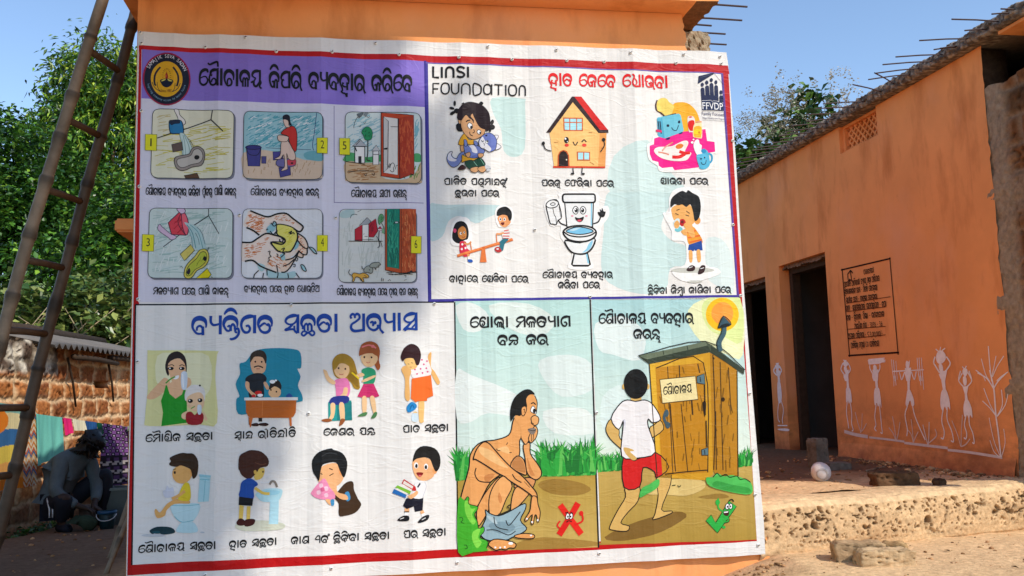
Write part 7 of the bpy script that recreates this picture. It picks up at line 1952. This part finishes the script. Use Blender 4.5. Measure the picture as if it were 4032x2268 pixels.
for (x0,x1,y0,y1) in ((-.12,.12,-.12,-.108),(-.12,.12,.108,.12),(-.12,-.108,-.108,.108),(.108,.12,-.108,.108)): mb.box(bx+x0,bx+x1,by+y0,by+y1,bz-.01,bz+.34,lin('4a5452'))
mb.box(bx-.108,bx+.108,by-.108,by+.108,bz-.01,bz+.01,lin('4a5452')); mb.build('shell',M['plastic'],e)
mb=MB()
for (x0,x1,y0,y1) in ((-.14,.14,-.14,-.12),(-.14,.14,.12,.14),(-.14,-.12,-.12,.12),(.12,.14,-.12,.12)): mb.box(bx+x0,bx+x1,by+y0,by+y1,bz+.325,bz+.35,lin('6a7674'))
mb.build('rim',M['plastic'],e)
def rock(name,label,cat,x0,x1,y0,y1,z0,z1,cols,amp=.012,sc=12,seed=0,rot=0,group=None,res=14,tilt=0):
    cx,cy=(x0+x1)/2,(y0+y1)/2
    m=rock_box(x0-cx,x1-cx,y0-cy,y1-cy,0,z1-z0,res,amp,sc,cols,seed); o=m.build(name,M['rough'],smooth=True); o.location=(cx,cy,z0); o.rotation_euler=(tilt,0,rot)
    return tag(o,label,cat,group)
zz=gh(-2.62,9.75)
rock('stone_block','grey-brown stone block lying behind the crouching man','stone',-2.78,-2.5,9.66,9.84,zz-.02,zz+.17,(lin('8a7c72'),lin('6a5c52')),.014,8,3,.15)
zz=gh(-2.50,8.98)
J2={'a':((-2.58,9.0,zz+.05),.065),'b':((-2.52,8.98,zz+.075),.085),'c':((-2.45,8.99,zz+.06),.07),'d':((-2.42,9.0,zz+.035),.045),'e':((-2.60,8.97,zz+.12),.03)}
sk=skin('cement_sack',J2,[('a','b'),('b','c'),('c','d'),('a','e')],mat('green_sack',(.035,.055,.035),.9,.1,var=.3,vs=20,bump=1,bs=18,bd=.03),None)
tag(sk,'slumped dark green sack on the ground between man and bucket','sack')
g1=gh(-1.66,6.5)
def stick(name,label,cat,a,b,r,seed,group=None):
    o=bamboo([a,Vector(a).lerp(Vector(b),.5),b],r,.35,seed).build(name,M['bamboo'],origin=a,smooth=True); return tag(o,label,cat,group)
stick('bamboo_prop','thick bamboo prop leaning on the house side behind the banner edge','pole',(-1.66,6.5,g1-.02),(-1.23,6.75,1.45),.026,11)
g1=gh(-1.44,5.62)
stick('wooden_prop','thin dark stick leaning at the bottom left edge of the banner','pole',(-1.46,5.62,g1-.02),(-1.215,5.8,.72),.015,12)
# ---------------------------------------------------------------- things on and before the veranda
VZ=.277
p=Vector((3.19,6.12,VZ)); e=empty('clay_pot',p,'round whitish pot lying on its side on the shaded veranda','pot')
Mx=Matrix.Rotation(R(-20),4,'Z')@Matrix.Rotation(R(-82),4,'X')
MB().lathe([(0,-.062),(.036,-.060),(.056,-.046),(.067,-.02),(.069,.005),(.064,.03),(.052,.046),(.050,.06)],p+Vector((0,0,.066)),28,lin('c9c4c2'),Mx).build('body',M['plastic'],e,True)
MB().lathe([(.048,.056),(.058,.060),(.060,.068),(.054,.072),(.046,.066),(.04,.02),(0,-.05)],p+Vector((0,0,.066)),28,lin('b8b3b0'),Mx).build('rim',M['plastic'],e,True)
MB().lathe([(.030,-.0625),(.038,-.0618),(.041,-.0585),(.034,-.0602)],p+Vector((0,0,.066)),28,lin('a8a3a0'),Mx).build('base_ring',M['plastic'],e,True)
rock('upright_stone','grey cement block standing upright near the doorway','stone',3.68,3.80,7.15,7.27,VZ-.02,VZ+.24,(lin('7e7a70'),lin('5c574e')),.008,9,5,.2)
rock('flat_stone','flat grey stone lying beside the upright block','stone',3.66,3.85,6.86,6.99,VZ-.02,VZ+.06,(lin('7a756c'),lin('5e5850')),.01,9,6,-.1)
rock('laterite_block','dark brown laterite block lying on the shaded veranda edge','stone',3.36,3.65,5.66,5.80,VZ-.02,VZ+.085,(lin('6e5038'),lin('4c3828')),.012,16,7,-.12)
rock('laterite_lump','small dark stone lump right of the laterite block','stone',3.67,3.73,5.50,5.56,VZ-.015,VZ+.05,(lin('5c4432'),lin('463426')),.012,20,8,.4,res=8)
stick('fallen_stick','thin pale stick lying on the veranda near the wall','stick',(3.82,6.62,VZ+.012),(4.12,6.78,VZ+.03),.008,13)
g1=gh(2.7,4.6)
rock('broken_stone','long pale broken stone block in front on the sunlit ground','stone',2.575,2.865,4.535,4.645,g1-.012,g1+.082,(lin('d2b48c'),lin('a88a66')),.011,20,9,-.13,'broken stones in front of the plinth',res=20)
rock('broken_stone','flat tan stone slab behind the long pale block','stone',2.53,2.79,4.675,4.83,g1-.012,g1+.098,(lin('c8a880'),lin('8e7254')),.011,20,10,-.30,'broken stones in front of the plinth',tilt=-.03)
rock('broken_stone','small tan stone chip right of the flat stone slab','stone',2.80,2.93,4.66,4.79,g1-.012,g1+.085,(lin('bd9a6c'),lin('8a6e4c')),.011,20,11,-.5,'broken stones in front of the plinth',res=10)
# loose pebbles and crumbs
rg=random.Random(21); mb=MB()
def pebble(x,y,z,r):
    bm=bmesh.new(); bmesh.ops.create_icosphere(bm,subdivisions=1,radius=r)
    s=Vector((rg.uniform(.7,1.5),rg.uniform(.7,1.3),rg.uniform(.35,.8)))
    for v in bm.verts: v.co=Vector((v.co.x*s.x,v.co.y*s.y,v.co.z*s.z))*(1+.35*nz(v.co+Vector((x,y,z))*9,1/r*.6))
    c=Vector(lin(rg.choice(('b08a5e','94704c','d0ac7e','7a5a40','c49468','9c7450')))); mb.bm(bm,tuple(c),Matrix.Translation((x,y,z))@Matrix.Rotation(rg.uniform(0,6),4,'Z'))
for i in range(330):
    x=rg.uniform(.8,5.2); y=rg.uniform(3.4,4.95+.2*max(0,x-2.2)); r=.004+.011*rg.random()**4
    pebble(x,y,gh(x,y)+r*.25,r)
for i in range(160):
    x=rg.uniform(1.0,2.3); y=rg.uniform(4.7,4.97); r=.004+.012*rg.random()**2; pebble(x,y,gh(x,y)+r*.25,r)
for i in range(260):
    x=rg.uniform(2.4,4.45); y=rg.uniform(5.5,8.6); r=.005+.018*rg.random()**4; pebble(x,y,VZ+r*.25,r)
for i in range(240):
    y=rg.uniform(5.6,8.2); x=4.46-abs(rg.gauss(0,.16)); r=.006+.02*rg.random()**2; pebble(x,y,VZ+r*.3,r)
for i in range(160):
    x=rg.uniform(-3.2,-1.3); y=rg.uniform(5.2,9.5); r=.005+.015*rg.random()**3; pebble(x,y,gh(x,y)+r*.25,r)
tag(mb.build('pebbles',M['rough'],smooth=True),kind='stuff')
# ---------------------------------------------------------------- trees
def leafmesh(pts,size,cols,rg,droop=.3,flat=.5,long=2.2):
    mb=MB(); vs=mb.v;fs=mb.f;cs=mb.c
    for p,dr in pts:
        L=size*rg.uniform(.6,1.25); d=Vector((rg.gauss(0,1),rg.gauss(0,1),rg.gauss(0,.5)-droop)); d=(d.normalized()+dr*.5).normalized()
        nrm=Vector((rg.gauss(0,.6),rg.gauss(0,.6),1)).normalized(); sd=d.cross(nrm)
        if sd.length<.05: continue
        sd=sd.normalized()*L/long*.5; nn=sd.cross(d).normalized()
        b=len(vs); vs+=[p,p+d*L*.45+sd+nn*L*.06,p+d*L-Vector((0,0,L*.12)),p+d*L*.45-sd+nn*L*.06]
        fs.append([b,b+1,b+2]); fs.append([b,b+2,b+3])
        c=Vector(lin(rg.choice(cols)))*rg.uniform(.75,1.25); cs+=[tuple(c)]*4
    return mb
def tree(name,label,base,blobs,nclump,nleaf,size,cols,trunk_r,seed,cat='tree',group=None,clump=.45,droop=.4,long=2.2,shell=.75):
    rg=random.Random(seed); e=empty(name,base,label,cat,group); B=Vector(base)
    top=sum((Vector(b[0]) for b in blobs),Vector())/len(blobs)
    mb=MB(); fork=B.lerp(top,.5); fork.x=B.x+(top.x-B.x)*.35; fork.y=B.y+(top.y-B.y)*.35
    mb.tube([B-Vector((0,0,.2)),B.lerp(fork,.5)+Vector((.08,.05,0))*trunk_r*4,fork],[trunk_r*1.25,trunk_r,trunk_r*.8],9)
    for c,r in blobs:
        r=r[0] if isinstance(r,tuple) else r; c=Vector(c); mid=fork.lerp(c,.5)+Vector((rg.uniform(-.2,.2),rg.uniform(-.2,.2),.1))*r*.6
        mb.tube([fork-Vector((0,0,trunk_r)),mid,c],[trunk_r*.55,trunk_r*.35,trunk_r*.12],6)
    mb.build('trunk',M['bark'],e,True)
    pts=[]; wsum=sum(r[0]**2 if isinstance(r,tuple) else r*r for _,r in blobs)
    for c,r in blobs:
        rv=r if isinstance(r,tuple) else (r,r,r); c=Vector(c)
        for i in range(max(1,int(nclump*(rv[0]**2)/wsum))):
            d=Vector((rg.gauss(0,1),rg.gauss(0,1),rg.gauss(0,1))).normalized(); q=shell+(1-shell)*rg.random()**.5 if rg.random()<.8 else rg.random()
            k=c+Vector((d.x*rv[0],d.y*rv[1],d.z*rv[2]))*q*rg.uniform(.85,1.1); cr_=clump*rg.uniform(.6,1.3)
            for j in range(nleaf):
                o=Vector((rg.gauss(0,1),rg.gauss(0,1),rg.gauss(0,.7))); pts.append((k+o*cr_*.5,(o.normalized()*.6+d*.3)))
    leafmesh(pts,size,cols,rg,droop,.5,long).build('crown',M['leaf'],e)
    return e
GR=('365e18','4a7a20','2a4e16','5e8c24','84a838'); DK=('22461a','2e541c','386220','1c3c18','4c7a2a'); YL=('84a42c','9cb83c','5e8a22','b0c248','3e6a1c')
tree('mango_tree','tall leafy mango tree with a rounded top behind the ladder',(-8.6,32,0),[((-8.9,32,12.0),1.5),((-9.55,31.6,11.0),.95),((-7.3,32.3,11.7),1.5),((-6.0,32.6,11.4),1.3),((-8.2,31.5,9.9),1.9),((-6.4,32.6,10.0),1.7),((-9.6,31.5,9.6),1.3),((-7.2,31.6,7.6),1.8),((-8.8,31,7.4),1.7),((-5.8,32.5,7.6),1.6)],620,74,.25,GR+DK+YL,.3,3,clump=.66,droop=.7,long=3.0)
tree('jackfruit_tree','dense dark green tree with small glossy leaves at the far left',(-9.9,26,0),[((-10.2,26,7.9),1.3),((-7.4,26.6,6.4),1.2),((-8.9,26.8,5.6),1.5),((-7.6,26.8,4.2),1.5),((-9.2,25.6,7.2),1.3),((-11.2,26.4,6.9),1.5),((-8.2,25.8,6.3),1.4),((-9.9,25.2,5.9),1.7),((-7.0,26,5.4),1.3),((-8.4,25.2,4.7),1.6),((-10.2,25,4.2),1.6),((-6.2,26,4.4),1.2)],600,72,.17,DK+DK+GR,.28,4,clump=.55,droop=.1,long=1.7)
tree('leafy_bush','broad bush of mid green leaves between the two tall trees',(-5.2,22,0),[((-5.9,22,4.8),1.0),((-4.9,22,5.1),1.0),((-5.3,21.6,3.9),1.2),((-6.6,21.6,3.6),1.2),((-4.2,22.3,3.9),1.0)],230,66,.16,GR+DK,.14,5,'bush',clump=.45,droop=.2,long=1.8)
tree('castor_shrub','pale leafy castor shrub rising behind the corrugated shed roof',(-4.3,16.5,0),[((-4.9,16.5,2.35),.6),((-4.2,16.3,2.6),.6),((-3.7,16.6,2.3),.6),((-5.6,16.2,2.3),.7),((-4.6,16.0,1.9),.7)],150,34,.17,('5c7034','748440','48602c','3a5626','90984e'),.05,6,'shrub',clump=.3,droop=.1,long=1.5)
# dry twigs in the shrub
mb=MB(); rg=random.Random(5)
for i in range(26):
    a=Vector((rg.uniform(-5.6,-3.4),rg.uniform(15.4,16.2),rg.uniform(1.7,2.2))); b=a+Vector((rg.uniform(-.7,.7),rg.uniform(-.2,.2),rg.uniform(.2,.9))); mb.tube([a,a.lerp(b,.5)+Vector((.06,0,.05)),b],[.014,.01,.005],5,lin('a89474'))
tag(mb.build('dry_twigs',M['bamboo'],smooth=True),'bare dry twigs tangled in front of the castor shrub','twigs')
tree('teak_tree','slender tree with big sparse leaves rising behind the right roof',(9.0,17,0),[((8.75,17,6.0),(.4,.4,.65)),((9.3,17.1,6.6),(.28,.3,.65)),((9.0,17,5.2),(.5,.45,.5)),((9.4,17.2,5.8),(.22,.3,.5))],100,14,.23,('2c4a20','385a24','223e1e','567a28'),.07,7,clump=.28,droop=.35,long=1.5)
rg=random.Random(9); pts=[]
for i in range(150):
    c=rg.choice([Vector((8.5,16.9,6.75)),Vector((9.75,17.1,6.95)),Vector((8.2,16.9,6.0)),Vector((9.95,17.1,6.1)),Vector((8.8,16.9,6.3))]); k=c+Vector((rg.gauss(0,.2),rg.gauss(0,.2),rg.gauss(0,.28)))
    for j in range(26): o=Vector((rg.gauss(0,.045),rg.gauss(0,.045),rg.gauss(0,.08))); pts.append((k+o,Vector((0,0,0))))
leafmesh(pts,.05,('b8b09c','a09880','8c8672','c8c0b0'),rg,0,.5,1.3).build('flower_plumes',M['leaf'],bpy.data.objects['teak_tree'])
tree('young_teak','low leafy tree showing beside the banner edge over the right roof',(7.2,15.5,0),[((6.95,15.5,5.1),.42),((7.5,15.5,5.3),.42),((7.2,15.6,4.6),.55),((6.8,15.5,4.3),.5)],80,22,.2,('46682a','385a24','66843a','2c4a20'),.06,8,clump=.25,droop=.2,long=1.7)
rg=random.Random(10); pts=[]
for i in range(90):
    c=rg.choice([Vector((7.1,15.4,5.75)),Vector((7.6,15.4,5.75))]); k=c+Vector((rg.gauss(0,.14),rg.gauss(0,.14),rg.gauss(0,.18)))
    for j in range(24): o=Vector((rg.gauss(0,.06),rg.gauss(0,.06),rg.gauss(0,.08))); pts.append((k+o,Vector((0,0,0))))
leafmesh(pts,.032,('b8b09c','a09880','8c8672'),rg,0,.5,1.3).build('flower_plumes',M['leaf'],bpy.data.objects['young_teak'])
# weeds at the foot of the mound
rg=random.Random(12); pts=[]
for i in range(60):
    Y=rg.uniform(8.9,10.0); x=-3.02+.07*(Y-9)-rg.uniform(.05,.3); k=Vector((x,Y,gh(x,Y)+.03))
    for j in range(16): o=Vector((rg.gauss(0,.04),rg.gauss(0,.04),abs(rg.gauss(0,.05)))); pts.append((k+o,Vector((0,0,.4))))
tag(leafmesh(pts,.06,DK,rg,0,.5,2).build('weeds',M['leaf']),kind='stuff')
# the tree towards the sun whose crown shades part of the banner
SHADE=[(-1900,3300),(1431,3300),(1431,3052),(1418,2935),(1316,2803),(1172,2684),(1150,2576),(1390,2529),(1590,2499),(1681,2589),(1920,2595),(1977,2438),(1956,2230),(1818,2113),(1883,2046),(1869,1909),(1688,1808),(1532,1686),(1512,1505),(1463,1455),(1215,1350),(1077,1213),(951,1057),(838,871),(797,696),(666,497),(528,282),(448,48),(448,-800),(-1900,-800)]
HOLES=[(719,2918,132,36),(767,2695,167,103),(527,2509,92,40),(1063,2624,113,68),(1294,2745,88,115),(449,2407,41,35)]
rg=random.Random(77); pts=[]
B=Vector((4.9,-3.9,0)); e=empty('shade_tree',B,'spreading leafy tree standing in the yard towards the sun','tree')
cen=Vector((-.2,4.97,1.4))+sv*14
n=0
while n<6000:
    u=rg.uniform(-1900,1700); v=rg.uniform(-900,3500)
    if not inside((u,v),SHADE): continue
    if any(((u-a)/c)**2+((v-b)/d)**2<1 for a,b,c,d in HOLES): continue
    k=Vector((u/1000-1.194,4.97,v/1000))+sv*rg.uniform(12.6,15.4); n+=1
    pts.append((k-Vector((.1,0,0)),Vector((0,0,0))))
leafmesh(pts,.26,GR+DK,rg,.3,.5,2).build('crown',M['leaf'],e)
mb=MB(); fk=B+Vector((0,.1,5.5)); mb.tube([B-Vector((0,0,.3)),B+Vector((.1,0,2.6)),fk],[.34,.27,.22],10)
for i in range(9):
    q=rg.choice([p for p,_ in pts if (p-sv*((p.y-4.97)/sv.y)).x<-.55]); mb.tube([fk-Vector((0,0,.15)),fk.lerp(q,.5)+Vector((0,0,.4)),q],[.12,.07,.02],6)
mb.build('trunk',M['bark'],e,True)

tree('added_screen_tree','big leafy tree added out of view to block skylight over the left side of the yard',(-7.5,1.0,0),[((-6.6,1.2,5.6),1.9),((-5.2,2.2,6.6),1.6),((-7.8,2.6,4.6),1.8),((-6.2,3.4,7.2),1.6),((-5.6,-.4,5.0),1.7),((-8.2,.4,6.6),1.8),((-4.6,.8,7.6),1.4)],260,40,.3,GR+DK,.3,31,clump=.9,droop=.3,long=2.2,shell=.6)  # unseen tree added to cut skylight on the left ground and house

# far wood closing the horizon
rg=random.Random(44); pts=[]
for i in range(520):
    x=rg.uniform(-55,70); y=46+rg.uniform(-4,6); h=3.0+1.6*nz((x,0,0),.12)+.8*nz((x,4,0),.5); k=Vector((x,y,rg.uniform(.2,1)*h))
    for j in range(36): o=Vector((rg.gauss(0,.8),rg.gauss(0,.8),rg.gauss(0,.5))); pts.append((k+o,o.normalized()*.5))
tag(leafmesh(pts,.75,DK+GR,rg,.3,.5,1.8).build('far_wood',M['leaf']),kind='stuff')

# dry leaves blown about the yard
rg=random.Random(61); mb=MB()
for i in range(110):
    if i<45: x=rg.uniform(1.6,5.0); y=rg.uniform(3.6,4.9); z=gh(x,y)+.004
    elif i<90: x=rg.uniform(2.5,4.4); y=rg.uniform(5.4,8.2); z=VZ+.008
    else: x=rg.uniform(-3,-1.3); y=rg.uniform(5.3,9); z=gh(x,y)+.004
    if i<45 and y>5.0+.2*(x-2.2)-.1: continue
    L=rg.uniform(.02,.05); a=rg.uniform(0,6.28); w=L*.22; ca,sa=math.cos(a),math.sin(a)
    P=[(-L/2,0,0),(0,w,.006),(L/2,0,.004),(0,-w,.008)]; mb.add([(x+p[0]*ca-p[1]*sa,y+p[0]*sa+p[1]*ca,z+p[2]) for p in P],[(0,1,2),(0,2,3)],lin(rg.choice(('6a4a2c','8a6238','4c3620','a07a48'))))
tag(mb.build('dry_leaves',M['rough']),kind='stuff')
